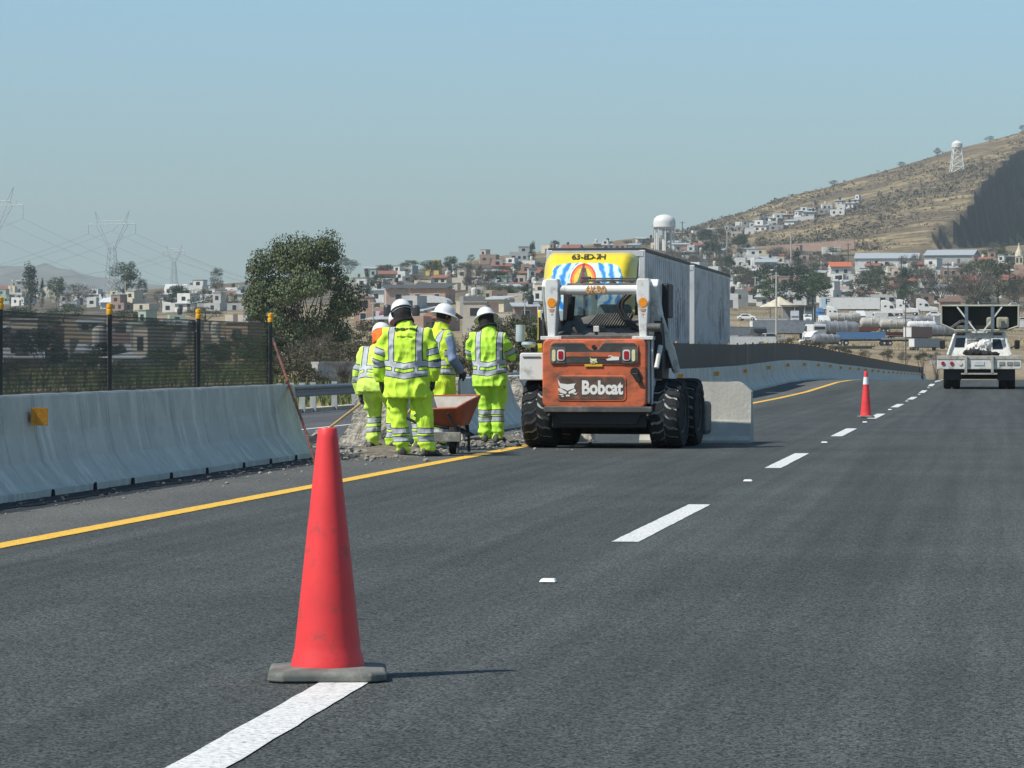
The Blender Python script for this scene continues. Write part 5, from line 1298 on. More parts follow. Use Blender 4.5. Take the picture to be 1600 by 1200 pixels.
patch('rear_window', -.80, -.50, 1.36, 1.66, m_tin, .02, -.74, -.46); patch('rear_window', .42, .76, 1.30, 1.62, m_tin, .02, .42, .68)
lv = patch('louvre_panel', -.40, .36, 1.22, 1.64, m_lg, .02)
for k in range(7): MB().box((-.02, 1.56 + (1.26 + k * .058 - 1.08) * .397 - .04, 1.26 + k * .058), (.74, .03, .022)).build('louvre', m_fw, lv)
for x in (-.60, .58): patch('vent', x - .14, x + .14, 1.74, 1.81, m_lg, .02)
for s in (-1, 1): mb = MB(); mb.bar((s * 1.02, 1.50, 1.1), (s * .78, 1.78, 1.84), .07, .07); mb.build('corner_bar', m_fw, fb, bevel=.01)
for s in (-1, 1):
    mb = MB(); mb.box((s * 1.22, 3.2, 1.45), (.18, .1, .30)); mi = mb.build('mirror', m_lb, fb, bevel=.04); mb = MB(); mb.tube([(s * 1.15, 3.2, 1.4), (s * .95, 3.1, 1.3)], .02, 6); mb.build('mirror_arm', m_lb, mi)
# load on the deck
cl = remesh('cargo_bundle', (lambda m_: (ball(m_, (-.05, .9, 1.28), .30, 1.1, .7, .75), ball(m_, (.18, .9, 1.42), .2, 1.0, .8, .9), ball(m_, (-.30, .8, 1.30), .16, 1.1, .8, .7), m_)[-1])(MB()), .02, M('tarp_white', (.66, .64, .6), .7, var=.15, bump=.8, bscale=9, bdist=.05), None, 2, None, .06)
cl.location = fb.location; tag(cl, 'crumpled pale tarpaulin bundle lying on the flatbed deck', 'bundle')
cb_ = remesh('cargo_bag', (lambda m_: (ball(m_, (-.20, .7, 1.16), .22, 1.5, .8, .55), ball(m_, (.32, .7, 1.13), .18, 2.0, .8, .4), m_)[-1])(MB()), .02, m_blk, None, 2, None, .04)
cb_.location = fb.location; tag(cb_, 'flat black bags under the pale bundle on the flatbed deck', 'bag')
# folded board carried above the cab
bd = empty('attenuator_board', (fb.location.x, 117.4, roadz(117)), 0, 'black folded board with pale rim and steel struts carried above the flatbed truck cab', 'board')
z0, z1 = 1.90, 2.70
out = [(-1.23, z1), (1.26, z1), (1.26, 2.03), (.85, z0), (-.80, z0), (-1.23, 2.10)]
mb = MB(); mb.prism(out, .55, .62); mb.build('board', M('board_black', (.012, .014, .012), .7, var=.5, scale=2), bd)
m_rimb = M('board_rim', (.42, .42, .34), .6, var=.2)
for i in range(6):
    a, b_ = out[i], out[(i + 1) % 6]; mb = MB(); mb.tube([(a[0], .28, a[1]), (b_[0], .28, b_[1])], .03, 8); mb.tube([(a[0], .52, a[1]), (b_[0], .52, b_[1])], .03, 8); q_ = mb.build('rim', m_rimb, bd); MB().bar((a[0], .40, a[1]), (b_[0], .40, b_[1]), .02 if abs(a[0] - b_[0]) < .1 else .25, .25 if abs(a[0] - b_[0]) < .1 else .02).build('rim_side', m_rimb, bd)
for x in (-.42, .42): MB().box((x, .04, (z0 + z1) / 2 - .03), (.11, .06, .86)).build('strut', m_galv, bd)
for s in (-1, 1): mb = MB(); mb.bar((s * .72, .05, z1 - .04), (s * .12, .05, z0 - .03), .055, .05); mb.build('brace', m_fw, bd)
MB().box((0, .1, z0 - .06), (.5, .1, .06)).build('hinge', m_fw, bd)
mb = MB(); mb.box((.35, .40, 2.16), (.26, .2, .34)); mb.box((.75, .40, 2.14), (.40, .2, .38)); mb.build('cushion', M('cushion', (.30, .29, .22), .8, var=.3), bd, bevel=.07)
mb = MB(); mb.bar((-.95, .45, 1.95), (-.6, .45, 2.2), .12, .1); mb.bar((-.6, .45, 2.2), (-.25, .45, 2.15), .1, .1); mb.box((-.5, .45, 2.0), (.5, .1, .12)); mb.build('folded_linkage', m_lg, bd, bevel=.02)
# ---------------------------------------------------------------- placing things on the terrain
def spotD(x, D):
    q = FWD * D + RIGHT * ((x - 800) / FPX * D); z = terr(q.x, q.y); return Vector((q.x, q.y, z)), D
def spot(x, y):
    D = 90.0; xx = max(-200, min(1800, x))
    while D < 2080:
        if xx > 1452 and 1400 < D < cliff_r(xx): yy = 392 - (D - 1400) * .02
        else: yy = yimg(xx, D)
        if yy <= y: break
        D += 6
    return spotD(x, D)
REG = []            # (object, category kind key, x) for the labels
# ---------------------------------------------------------------- foliage
def leafmat(name, col, var=.35, scale=.5):
    m = M(name, col, .7, var=var, scale=scale, spec=.25)
    return m
m_leaf = leafmat('leaf_green', (.060, .084, .040)); m_leafb = leafmat('leaf_fresh', (.105, .130, .062), .45, .35); m_leafd = leafmat('leaf_dark', (.034, .052, .030)); m_leafo = leafmat('leaf_olive', (.085, .085, .05)); m_twig = leafmat('twig_brown', (.125, .108, .088)); m_palm = leafmat('leaf_bright', (.05, .085, .03))
m_bark = M('bark', (.13, .105, .08), .95, var=.3, scale=3)
CR = {}
def crown_mesh(key, seed, n, leaf, mat, lobes=16, shape=(1, 1), twig=False, gap=.0, column=False):
    if key in CR: return CR[key]
    rnd = random.Random(seed); v = []; f = []; L_ = []
    for i in range(lobes):
        if column: c = Vector((rnd.uniform(-.45, .45), rnd.uniform(-.45, .45), rnd.uniform(-.9, .9))); c.x *= 1 - max(0, c.z) * .8; c.y *= 1 - max(0, c.z) * .8; rr = rnd.uniform(.25, .42) * (1 - max(0, c.z) * .45)
        else:
            a = rnd.uniform(0, 2 * pi); zz = rnd.uniform(-.62, .95); q = sqrt(max(0, 1 - zz * zz)) * rnd.uniform(.35, .78); c = Vector((q * cos(a), q * sin(a), zz * .68)); rr = rnd.uniform(.22, .42)
            if gap: q = (1 - max(0, zz) ** 3 * .6) * rnd.uniform(.45, .88) * (1 if zz > -.3 else .75); c = Vector((q * cos(a), q * sin(a), zz * .74)); rr = rnd.uniform(.16, .31)
        L_.append((c, rr))
    for i in range(n):
        c, rr = L_[i % lobes]
        d = Vector((rnd.gauss(0, 1), rnd.gauss(0, 1), rnd.gauss(0, 1))).normalized()
        if d.z < -.3: d.z *= .5
        p = c + d * rr * rnd.uniform(.55, 1.08)
        if twig:
            a = (p - Vector((0, 0, -1.1))).normalized() * leaf * rnd.uniform(1.5, 3.2) + Vector((rnd.gauss(0, 1), rnd.gauss(0, 1), rnd.gauss(0, 1))) * leaf * .8
            b_ = a.cross(Vector((rnd.gauss(0, 1), rnd.gauss(0, 1), .1))).normalized() * leaf * .22
        else:
            nrm = (d + Vector((rnd.gauss(0, 1), rnd.gauss(0, 1), rnd.gauss(0, 1))) * .75).normalized()
            a = nrm.cross(Vector((rnd.gauss(0, 1), rnd.gauss(0, 1), rnd.gauss(0, 1)))).normalized() * leaf * rnd.uniform(.6, 1.3); b_ = nrm.cross(a).normalized() * leaf * rnd.uniform(.4, .8)
        o = len(v); v += [tuple(p - a * .5), tuple(p + b_ * .5), tuple(p + a * .5), tuple(p - b_ * .5)]; f.append((o, o + 1, o + 2, o + 3))
    me = bpy.data.meshes.new('crown'); me.from_pydata(v, [], f); me.materials.append(mat); CR[key] = (me, L_); return CR[key]
def trunk_mesh(key, L_, seed, th=.05, z0=-1.6, multi=1):
    k2 = ('t', key)
    if k2 in CR: return CR[k2]
    rnd = random.Random(seed); mb = MB()
    for m_ in range(multi):
        bx = rnd.uniform(-.25, .25) if multi > 1 else 0; fork = Vector((bx * 1.5 + rnd.uniform(-.05, .05), rnd.uniform(-.05, .05), -.75 if multi == 1 else -.9))
        mb.tube([(bx * .5, 0, z0), (bx, 0, (z0 + fork.z) / 2), fork], [th * 1.25, th, th * .8], 7)
        for c, rr in (L_[m_::multi])[:9]:
            mid = fork.lerp(c, .5) + Vector((rnd.uniform(-.06, .06), rnd.uniform(-.06, .06), -.05)); mb.tube([fork, mid, c], [th * .6, th * .35, th * .12], 5)
    me = mb.mesh('trunk'); me.materials.append(m_bark); CR[k2] = me; return me
KINDS = {  # key: (seed, n, leaf, mat, lobes, twig, column, multi)
 'round': (1, 2600, .085, m_leaf, 20, False, False, 1), 'round2': (2, 2400, .09, m_leafd, 16, False, False, 1), 'olive': (3, 1900, .085, m_leafo, 18, False, False, 1),
 'bare': (4, 1500, .085, m_twig, 18, True, False, 1), 'bare2': (5, 1700, .075, m_twig, 22, True, False, 2), 'column': (6, 2200, .09, m_leafd, 22, False, True, 1), 'bright': (7, 2200, .09, m_palm, 15, False, False, 1),
 'bush': (8, 1500, .10, m_leafo, 14, False, False, 3), 'thicket': (9, 1600, .085, m_twig, 20, True, False, 3)}
TDESC = {'round': ('round green tree', 'tree'), 'round2': ('dark green tree', 'tree'), 'olive': ('olive grey tree', 'tree'), 'bare': ('bare brownish tree', 'tree'), 'bare2': ('leafless twiggy tree', 'tree'), 'column': ('tall narrow dark tree', 'tree'), 'bright': ('bright green tree', 'tree'), 'bush': ('low olive bush', 'bush'), 'thicket': ('dry twiggy bush', 'bush')}
def tree(x, yb, wpx, hpx, kind, seed=0, D=None, label=None, where='', big=None):
    (p, D) = spotD(x, D) if D else spot(x, yb)
    if D is None: D = 300
    sc = D / FPX; w_ = wpx * sc / 2; zb = CAMH + (557 - yb) * sc if D else p.z
    hh = hpx * sc
    name = 'bush' if kind in ('bush', 'thicket') else 'tree'
    if kind == 'big': me, L_ = crown_mesh('big', 23, 46000, .040, m_leafb, 44, gap=1); tm = trunk_mesh('big', L_, 3, .03, -1.5, 4)
    else:
        k = KINDS[kind]; me, L_ = crown_mesh(kind, k[0], k[1], k[2], k[3], k[4], twig=k[5], column=k[6]); tm = trunk_mesh(kind, L_, k[0], .045, -1.6, k[7])
    t = empty(name, (p.x, p.y, p.z), seed * 1.7)
    fr = {'bush': .02, 'thicket': .02, 'column': .06, 'big': .03}.get(kind, .2)
    ch = hh * (1 - fr); czz = (zb - p.z) + hh * fr + ch / 2
    c = bpy.data.objects.new('crown', me); COL.objects.link(c); c.parent = t; c.location = (0, 0, czz); c.scale = (w_ * 1.02, w_ * 1.02, ch / 2 * (1.12 if kind == 'column' else 1.22))
    tr_ = bpy.data.objects.new('trunk', tm); COL.objects.link(tr_); tr_.parent = t
    s_ = max(.2, (czz + 1.0) / 1.6); tr_.location = (0, 0, czz); tr_.scale = (w_, w_, s_)
    if label: tag(t, label, TDESC.get(kind, ('', 'tree'))[1])
    else: REG.append((t, TDESC[kind][0], TDESC[kind][1], where, x))
    return t
# ---------------------------------------------------------------- houses
WC = {'white': (.66, .65, .60), 'cream': (.58, .52, .38), 'grey block': (.25, .25, .24), 'brick': (.30, .205, .16), 'pink': (.46, .35, .30), 'terracotta': (.42, .28, .21), 'yellow': (.62, .45, .12), 'pale grey': (.42, .42, .40), 'pale green': (.34, .42, .34), 'tan': (.48, .43, .35), 'magenta': (.50, .04, .16), 'red': (.35, .06, .04)}
WM = {k: M('wall_' + k.replace(' ', '_'), c, .9, var=.12, scale=.9, dirt=tuple(v * .6 for v in c), damt=.3, dscale=.5) for k, c in WC.items()}
RM = {'slab': M('roof_slab', (.34, .33, .31), .9, var=.2), 'tin': M('roof_tin', (.52, .55, .54), .45, metal=.3, var=.12), 'rust': M('roof_rust', (.16, .10, .08), .8, var=.3), 'tile': M('roof_tile', (.24, .095, .065), .8, var=.25, scale=4), 'white': M('roof_white', (.66, .68, .66), .5), 'green': M('roof_green', (.26, .42, .33), .5), 'dark': M('roof_dark', (.07, .07, .07), .7), 'orange': M('roof_orange', (.50, .13, .05), .7)}
m_win = M('window_dark', (.025, .03, .035), .25, var=.2); m_dr = M('door_dull', (.12, .10, .09), .7, var=.3); m_tkb = M('tank_black', (.02, .02, .022), .5); m_tkw = M('tank_cream', (.55, .52, .44), .6); m_frame = M('window_frame', (.6, .6, .56), .6)
def house(x, yb, wpx, hpx, col='white', roof='flat', rz=None, up=0, wins=None, tank=0, seed=0, D=None, label=None, where='', cat='house', depth=None, roofc=None, name='house'):
    rnd = random.Random(int(x * 13 + yb * 7 + seed)); (p, D) = spotD(x, D) if D else spot(x, yb)
    sc = D / FPX; w_ = wpx * sc; h = hpx * sc; zb = CAMH + (557 - yb) * sc - p.z
    d_ = depth or min(12, max(4, w_ * rnd.uniform(.6, 1.0)))
    rz = rnd.uniform(-.5, .35) if rz is None else rz
    if depth is None: w_ = w_ / (abs(cos(rz)) + .7 * abs(sin(rz)))
    t = empty(name, (p.x, p.y, p.z), rz); cy = d_ / 2; lo = -2.5
    mb = MB(); mb.box((0, cy, (h + zb + lo) / 2), (w_, d_, h + zb - lo))
    h1 = h + zb
    parts_up = []
    if roof == 'flat' and rnd.random() < .55:   # parapet
        for (cx, cyy, sx, sy) in ((0, .09, w_, .18), (0, d_ - .09, w_, .18), (-w_ / 2 + .09, cy, .18, d_ - .36), (w_ / 2 - .09, cy, .18, d_ - .36)): mb.box((cx, cyy, h1 + .17), (sx, sy, .36))
    if up:
        uw = w_ * rnd.uniform(.4, .7); ux = rnd.choice((-1, 1)) * (w_ - uw) / 2 * .95; uh = rnd.uniform(2.0, 2.8); mb.box((ux, cy, h1 + uh / 2), (uw, d_ * .7, uh)); parts_up.append((ux, uw, uh))
    mb.build('wall', WM[col], t)
    rc = RM[roofc] if roofc else None
    mb = MB()
    if roof == 'flat':
        if parts_up: ux, uw, uh = parts_up[0]; mb.box((ux, cy, h1 + uh + .07), (uw + .3, d_ * .7 + .3, .14))
        mb.box((0, cy, h1 + .012), (w_ - .37, d_ - .37, .06)); mb.build('roof', rc or RM['slab'], t)
    elif roof == 'shed':
        a = w_ / 2 + .5; mb.add([(-a, -.6, h1 + .02), (a, -.6, h1 + .02), (a, d_ + .4, h1 + d_ * .16), (-a, d_ + .4, h1 + d_ * .16), (-a, -.6, h1 + .16), (a, -.6, h1 + .16), (a, d_ + .4, h1 + d_ * .16 + .14), (-a, d_ + .4, h1 + d_ * .16 + .14)], [(0, 3, 2, 1), (4, 5, 6, 7), (0, 1, 5, 4), (1, 2, 6, 5), (2, 3, 7, 6), (3, 0, 4, 7)]); mb.build('roof', rc or RM['tin'], t)
    elif roof == 'gable':
        a = w_ / 2 + .4; rh = min(2.2, d_ * .22); mb.prism([(-.5, h1), (d_ / 2, h1 + rh), (d_ + .5, h1), (d_ + .5, h1 + .14), (d_ / 2, h1 + rh + .16), (-.5, h1 + .14)], -a, a, 'x'); mb.build('roof', rc or RM['tile'], t)
        MB().prism([(0.02, h1 - .02), (d_ / 2, h1 + rh - .04), (d_ - .02, h1 - .02)], -w_ / 2 + .01, w_ / 2 - .01, 'x').build('gable_wall', WM[col], t)
    elif roof == 'vault':
        pts = []; N_ = 10
        for i in range(N_ + 1): a = pi * i / N_; pts.append((-cos(a) * (w_ / 2 + .4), h1 + sin(a) * h * .38))
        pts += [(w_ / 2 + .3, h1 - .12), (-w_ / 2 - .3, h1 - .12)]; mb.prism(pts, -.4, d_ + .4); mb.build('roof', rc or RM['white'], t)
    nw = wins if wins is not None else max(1, min(4, int(w_ / 2.6)))
    nf = max(1, int(round(h / 3.2)))
    for fl in range(nf):
        for k in range(nw):
            wx = (-.5 + (k + .5) / nw) * w_ * .86 + rnd.uniform(-.2, .2); wz = zb + (fl + .55) * h / nf
            ww, wh = rnd.uniform(.9, 1.5), rnd.uniform(.9, 1.25)
            if fl == 0 and k == nw // 2 and rnd.random() < .6: MB().box((wx, -.02, zb + 1.05), (1.0, .06, 2.1)).build('door', m_dr, t); continue
            if wpx > 38:
                f_ = MB().box((wx, -.02, wz), (ww + .2, .06, wh + .2)).build('window', m_frame, t); MB().box((wx, -.035, wz), (ww, .06, wh)).build('pane', m_win, f_)
            else: MB().box((wx, -.02, wz), (ww, .06, wh)).build('window', m_win, t)
    if parts_up: ux, uw, uh = parts_up[0]; MB().box((ux, cy - d_ * .35 - .02, h1 + uh * .5), (min(1.2, uw * .4), .06, 1.0)).build('window', m_win, t)
    for k in range(1 if rnd.random() < .35 else 0): MB().box((w_ / 2 + .02, cy + rnd.uniform(-.2, .2) * d_, zb + h * .55), (.06, 1.1, 1.0)).build('window', m_win, t)
    if tank:
        tx = rnd.uniform(-.3, .3) * w_; tz = h1 + (.05 if roof == 'flat' else .3); mb = MB()
        mb.box((tx, cy, tz + .25), (.8, .8, .5)); mb.lathe([(.55, tz + .5), (.58, tz + .7), (.58, tz + 1.5), (.45, tz + 1.75), (.2, tz + 1.85)], 12, (tx, cy, 0)); mb.build('water_tank', m_tkb if rnd.random() < .6 else m_tkw, t)
    if label: tag(t, label, cat)
    else: REG.append((t, {'flat': 'flat-roofed', 'shed': 'sheet-roofed', 'gable': 'gabled', 'vault': 'curved-roofed'}[roof], col, where, x, tank))
    return t
def scatter(poly, n, cols, where, wr_, hr_, seed, roofs=('flat', 'flat', 'flat', 'flat', 'shed', 'shed', 'gable'), mind=7):
    rnd = random.Random(seed); got = []; tries = 0
    while len(got) < n and tries < 6000:
        tries += 1
        x = rnd.uniform(*poly[0]); top = lerp_tab(poly[1], x); bot = lerp_tab(poly[2], x); y = rnd.uniform(top, bot)
        if any(abs(x - a) < mind * 1.5 and abs(y - b_) < mind * .7 for a, b_ in got): continue
        if any(x0 < x < x1 and y0 < y < y1 for x0, x1, y0, y1 in EXCL): continue
        got.append((x, y))
    for (x, y) in got:
        k = .75 + .5 * (y - lerp_tab(poly[1], x)) / max(5, lerp_tab(poly[2], x) - lerp_tab(poly[1], x))
        house(x, y, rnd.uniform(*wr_) * k, rnd.uniform(*hr_) * k, rnd.choice(cols), rnd.choice(roofs), up=rnd.random() < .3, tank=rnd.random() < .4, seed=seed, where=where)
EXCL = [(1335, 1535, 395, 425), (600, 725, 462, 500), (1275, 1465, 478, 500), (1140, 1600, 488, 560)]
# ---- named buildings
house(621, 479, 40, 28, 'pink', 'shed', rz=.25, roofc='dark', label='pink plastered house with a dark eave above the nearest worker helmet', wins=1)
house(668, 478, 62, 27, 'terracotta', 'shed', rz=-.12, roofc='dark', label='long terracotta building with a wide dark eave left of the green canopy')
house(666, 501, 60, 29, 'brick', 'vault', rz=.05, roofc='white', label='brick building under a low curved white metal roof in mid town', depth=9)
house(741, 500, 40, 34, 'grey block', 'flat', rz=.3, label='grey block house with a big white framed window over the middle helmets', tank=1)
MBW = house(729, 487, 20, 19, 'white', 'flat', rz=.05, label='small bright white cube house with one dark window by the block house', wins=1, depth=4)
house(682, 460, 38, 12, 'yellow', 'vault', rz=0, roofc='green', label='yellow walled building under a pale green arched canopy', depth=7)
house(604, 508, 24, 19, 'magenta', 'flat', rz=.1, label='small magenta painted house left of the nearest worker helmet', wins=1, depth=4, cat='house')
house(577, 506, 52, 22, 'terracotta', 'flat', rz=.1, label='terracotta terrace with a grey top storey beside the magenta house', up=1)
house(800, 466, 66, 17, 'tan', 'shed', rz=.05, roofc='dark', label='long tan building with a flat dark roof left of the yellow lorry')
house(811, 411, 32, 16, 'pale grey', 'flat', rz=.1, label='grey two-storey building on the ridge top left of the lorry', up=1, tank=1, wins=3)
house(762, 412, 28, 13, 'brick', 'flat', rz=-.1, label='unfinished brick building on the ridge above the right worker', wins=2)
house(1385, 421, 98, 17, 'white', 'gable', rz=0, roofc='tin', label='long white warehouse with a pale sheet roof below the dark quarry', depth=26, wins=3, cat='warehouse', name='warehouse')
house(1482, 413, 76, 14, 'pale grey', 'gable', rz=-.1, roofc='tin', label='second pale roofed warehouse nearer the quarry foot', depth=24, wins=2, cat='warehouse', name='warehouse')
house(1299, 402, 30, 15, 'white', 'flat', rz=.1, label='boxy white building standing alone under the hill foot', wins=0)
house(1228, 414, 22, 13, 'white', 'gable', rz=0, roofc='tile', label='white house with a low red tiled roof above the dark green trees')
house(1314, 432, 36, 15, 'white', 'gable', rz=.2, roofc='orange', label='white building with a bright orange-red gable roof')
house(1396, 450, 22, 16, 'yellow', 'flat', rz=.05, label='small vivid yellow house among trees', wins=1)
house(1490, 446, 42, 26, 'brick', 'flat', rz=0, roofc='white', label='brick house with a bright white upper wall right of the yellow house', wins=3)
house(1155, 478, 30, 26, 'grey block', 'flat', rz=.1, label='grey block house with rooftop frame just right of the lorry trailer', tank=1)
house(1190, 441, 36, 18, 'white', 'shed', rz=-.2, roofc='white', label='white house with a pale sloping roof right of the trailer top')
house(1165, 416, 46, 16, 'white', 'flat', rz=.1, label='large white flat house high right of the trailer top', up=1)
house(1485, 489, 34, 17, 'terracotta', 'gable', rz=.1, roofc='rust', label='low wooden-toned shed with a brown roof above the flatbed truck board', wins=0)
house(1437, 424, 26, 10, 'terracotta', 'gable', rz=0, roofc='tile', label='low red-roofed house in front of the long warehouse')
house(1582, 468, 40, 30, 'brick', 'gable', rz=-.2, roofc='tile', label='red church hall with a tiled roof at the right edge')
house(1330, 467, 100, 12, 'white', 'flat', rz=0, label='long low white wall building behind the white box trailer', wins=4)
house(185, 482, 60, 9, 'white', 'shed', rz=.1, roofc='white', label='long low white shed just above the mesh screen', wins=3)
house(143, 480, 15, 14, 'white', 'flat', rz=.0, label='small white box house left of the yellow post cap', wins=1)
house(300, 470, 38, 22, 'white', 'flat', rz=-.15, label='stepped white house on the left skyline', up=1, tank=1)
house(275, 466, 34, 16, 'white', 'gable', rz=.2, roofc='white', label='white gabled house at the left end of the skyline group')
house(323, 459, 30, 14, 'grey block', 'flat', rz=.2, label='grey block house on the skyline next to the brown tree')
house(375, 470, 40, 10, 'cream', 'flat', rz=.1, label='cream house left of the big green tree', tank=1)
house(345, 486, 75, 10, 'pale grey', 'flat', rz=.0, label='long pale grey building behind the second post cap', wins=3)
house(215, 566, 84, 24, 'brick', 'shed', rz=.15, roofc='rust', label='long brick building seen through the near mesh between two posts', depth=8)
house(115, 560, 50, 22, 'pale grey', 'flat', rz=.1, label='grey house with a dark window seen through the left mesh panel', wins=1)
house(350, 548, 46, 26, 'terracotta', 'flat', rz=-.1, label='terracotta house seen through the last near mesh panel', wins=2)
house(30, 575, 60, 18, 'brick', 'flat', rz=.1, label='low brick house seen through the mesh at the left edge', wins=2)
house(140, 520, 40, 16, 'pale grey', 'shed', rz=.1, label='pale shed with a sloping roof seen high through the left mesh', wins=2)
house(280, 522, 40, 14, 'tan', 'shed', rz=.1, label='tan shed seen high through the mesh by the second post')
# church tower
(p, D) = spot(1592, 460); sc = D / FPX
ct = empty('church_tower', p, 0, 'pale pointed church tower at the right edge above red roofs', 'church tower'); hh = 75 * sc
mb = MB(); mb.box((0, 0, hh * .3 - 1), (18 * sc, 18 * sc, hh * .6 + 2)); mb.build('tower_base', WM['terracotta'], ct)
mb = MB(); mb.box((0, 0, hh * .69), (12 * sc, 12 * sc, hh * .18)); mb.build('belfry', WM['cream'], ct); mb = MB(); mb.lathe([(7 * sc, hh * .78), (5.5 * sc, hh * .86), (3 * sc, hh * .92), (1.2 * sc, hh), (.2, hh * 1.05)], 10); mb.build('spire', WM['cream'], ct)
for s in (-1, 1): MB().box((s * 3 * sc, -6 * sc - .03, hh * .69), (2.4 * sc, .1, hh * .1)).build('belfry_opening', m_win, ct)
# ---- scattered town
ALLC = ['white', 'white', 'white', 'cream', 'cream', 'white', 'yellow', 'grey block', 'brick', 'pink', 'pale grey', 'pale grey', 'tan', 'white', 'pale green', 'white', 'cream']
scatter(((548, 850), [(548, 428), (700, 422), (760, 408), (850, 400)], [(548, 500), (850, 495)]), 62, ALLC, 'in town behind the workers', (20, 38), (10, 19), 11)
scatter(((565, 850), [(565, 500), (850, 490)], [(565, 530), (850, 525)]), 9, ['terracotta', 'brick', 'tan', 'pale grey', 'pink'], 'low behind the workers', (34, 55), (18, 26), 14)
scatter(((850, 1100), [(850, 392), (1000, 380), (1100, 368)], [(850, 402), (1100, 398)]), 16, ['white', 'cream', 'brick', 'pale grey', 'tan'], 'on the ridge behind the lorry', (14, 26), (8, 13), 12)
scatter(((1140, 1600), [(1140, 398), (1300, 408), (1600, 408)], [(1140, 482), (1600, 480)]), 98, ['white', 'white', 'white', 'white', 'white', 'cream', 'white', 'pale grey', 'terracotta', 'pink', 'brick'], 'in the right-hand town', (20, 44), (10, 20), 13)
scatter(((1045, 1142), [(1045, 374), (1142, 366)], [(1045, 402), (1142, 470)]), 20, ['white', 'cream', 'white', 'pale grey', 'brick', 'white'], 'just right of the lorry roof', (16, 28), (9, 15), 19)
scatter(((1085, 1345), [(1085, 366), (1180, 350), (1260, 328), (1345, 318)], [(1085, 384), (1200, 366), (1345, 328)]), 34, ['white', 'pale grey', 'grey block', 'white', 'tan', 'brick'], 'on the lower hillside', (13, 24), (7, 12), 15, ('flat', 'flat', 'shed'))
scatter(((0, 420), [(0, 462), (200, 470), (300, 452), (420, 448)], [(0, 484), (420, 492)]), 42, ['white', 'white', 'pale grey', 'cream', 'white', 'brick', 'white', 'pale green'], 'in the left-hand town', (16, 36), (7, 14), 16)
scatter(((0, 420), [(0, 498), (420, 496)], [(0, 590), (420, 570)]), 22, ['brick', 'pale grey', 'tan', 'terracotta', 'pale green', 'grey block'], 'behind the near mesh', (32, 62), (13, 22), 17, ('flat', 'shed', 'flat'))
scatter(((0, 100), [(0, 440), (100, 446)], [(0, 462), (100, 466)]), 8, ['white', 'pale grey', 'cream'], 'at the far left edge', (12, 22), (6, 9), 18)
def wall_obj(name, x0, y0, x1, y1, hpx, mat, label):
    (a, D) = spot(x0, y0); (b_, D2) = spot(x1, y1); t = b_ - a; h = hpx * D / FPX
    mb = MB(); L__ = t.length; mb.box((L__ / 2, 0, h / 2 - 1), (L__, .25, h + 2)); mb.box((L__ / 2, 0, h + .04), (L__, .34, .1))
    o = mb.build(name, mat); o.location = a; o.rotation_euler = (0, 0, atan2(t.y, t.x)); tag(o, label, 'wall'); return o
wall_obj('boundary_wall', 492, 600, 556, 598, 32, M('rough_white', (.52, .50, .45), .9, var=.3, scale=1.2, dirt=(.2, .19, .16), damt=.5, dscale=2), 'rough white wall beyond the guard rail under the big tree')
wall_obj('boundary_wall', 1240, 402, 1270, 400, 9, WM['white'], 'short white boundary wall at the foot of the hill')
wall_obj('boundary_wall', 1240, 348, 1272, 346, 8, WM['pale grey'], 'pale retaining wall on the hillside')
wall_obj('boundary_wall', 1140, 396, 1335, 402, 6, WM['brick'], 'long brick field wall at the hill foot')
# ---- trees
tree(474, 584, 188, 208, 'big', D=262, label='big broad dark green tree rising behind the gap in the barrier')
rt_ = random.Random(3)
for a in ((47, 486, 48, 70, 'column'), (66, 484, 14, 46, 'column'), (88, 484, 38, 52, 'round'), (125, 476, 60, 34, 'bare'), (195, 474, 58, 66, 'round'), (222, 470, 20, 34, 'round2'), (338, 466, 30, 46, 'olive'), (275, 486, 60, 40, 'round2'), (315, 486, 44, 34, 'olive'), (400, 488, 46, 44, 'round'), (25, 478, 40, 20, 'bare'), (105, 484, 40, 26, 'bare2'), (250, 480, 30, 26, 'bare2'), (360, 484, 30, 26, 'olive')):
    tree(*a, seed=a[0], where='above the near mesh')
for a in ((545, 432, 40, 30, 'round'), (590, 470, 58, 36, 'olive'), (566, 478, 36, 34, 'round2'), (630, 434, 34, 22, 'olive'), (672, 432, 44, 26, 'round'), (705, 432, 32, 26, 'round2'), (740, 470, 48, 62, 'bare'), (762, 470, 34, 50, 'bare2'), (736, 412, 16, 14, 'olive'), (790, 440, 50, 24, 'olive'), (832, 418, 22, 38, 'column'), (835, 462, 30, 30, 'round2'), (820, 482, 44, 36, 'bright'), (720, 450, 26, 26, 'olive'), (650, 450, 40, 22, 'bare'), (866, 392, 24, 16, 'round2'), (700, 470, 26, 20, 'bare2'), (600, 452, 34, 24, 'round'), (780, 425, 30, 20, 'bare'), (815, 430, 26, 22, 'round'), (605, 440, 40, 26, 'round2'), (640, 424, 34, 18, 'round'), (660, 462, 34, 22, 'olive'), (725, 436, 40, 26, 'round'), (775, 450, 40, 26, 'round2'), (745, 488, 44, 36, 'olive'), (790, 478, 44, 34, 'round'), (705, 418, 26, 18, 'round'), (580, 498, 30, 24, 'round2'), (845, 440, 30, 30, 'olive')):
    tree(*a, seed=a[0], where='in town behind the workers')
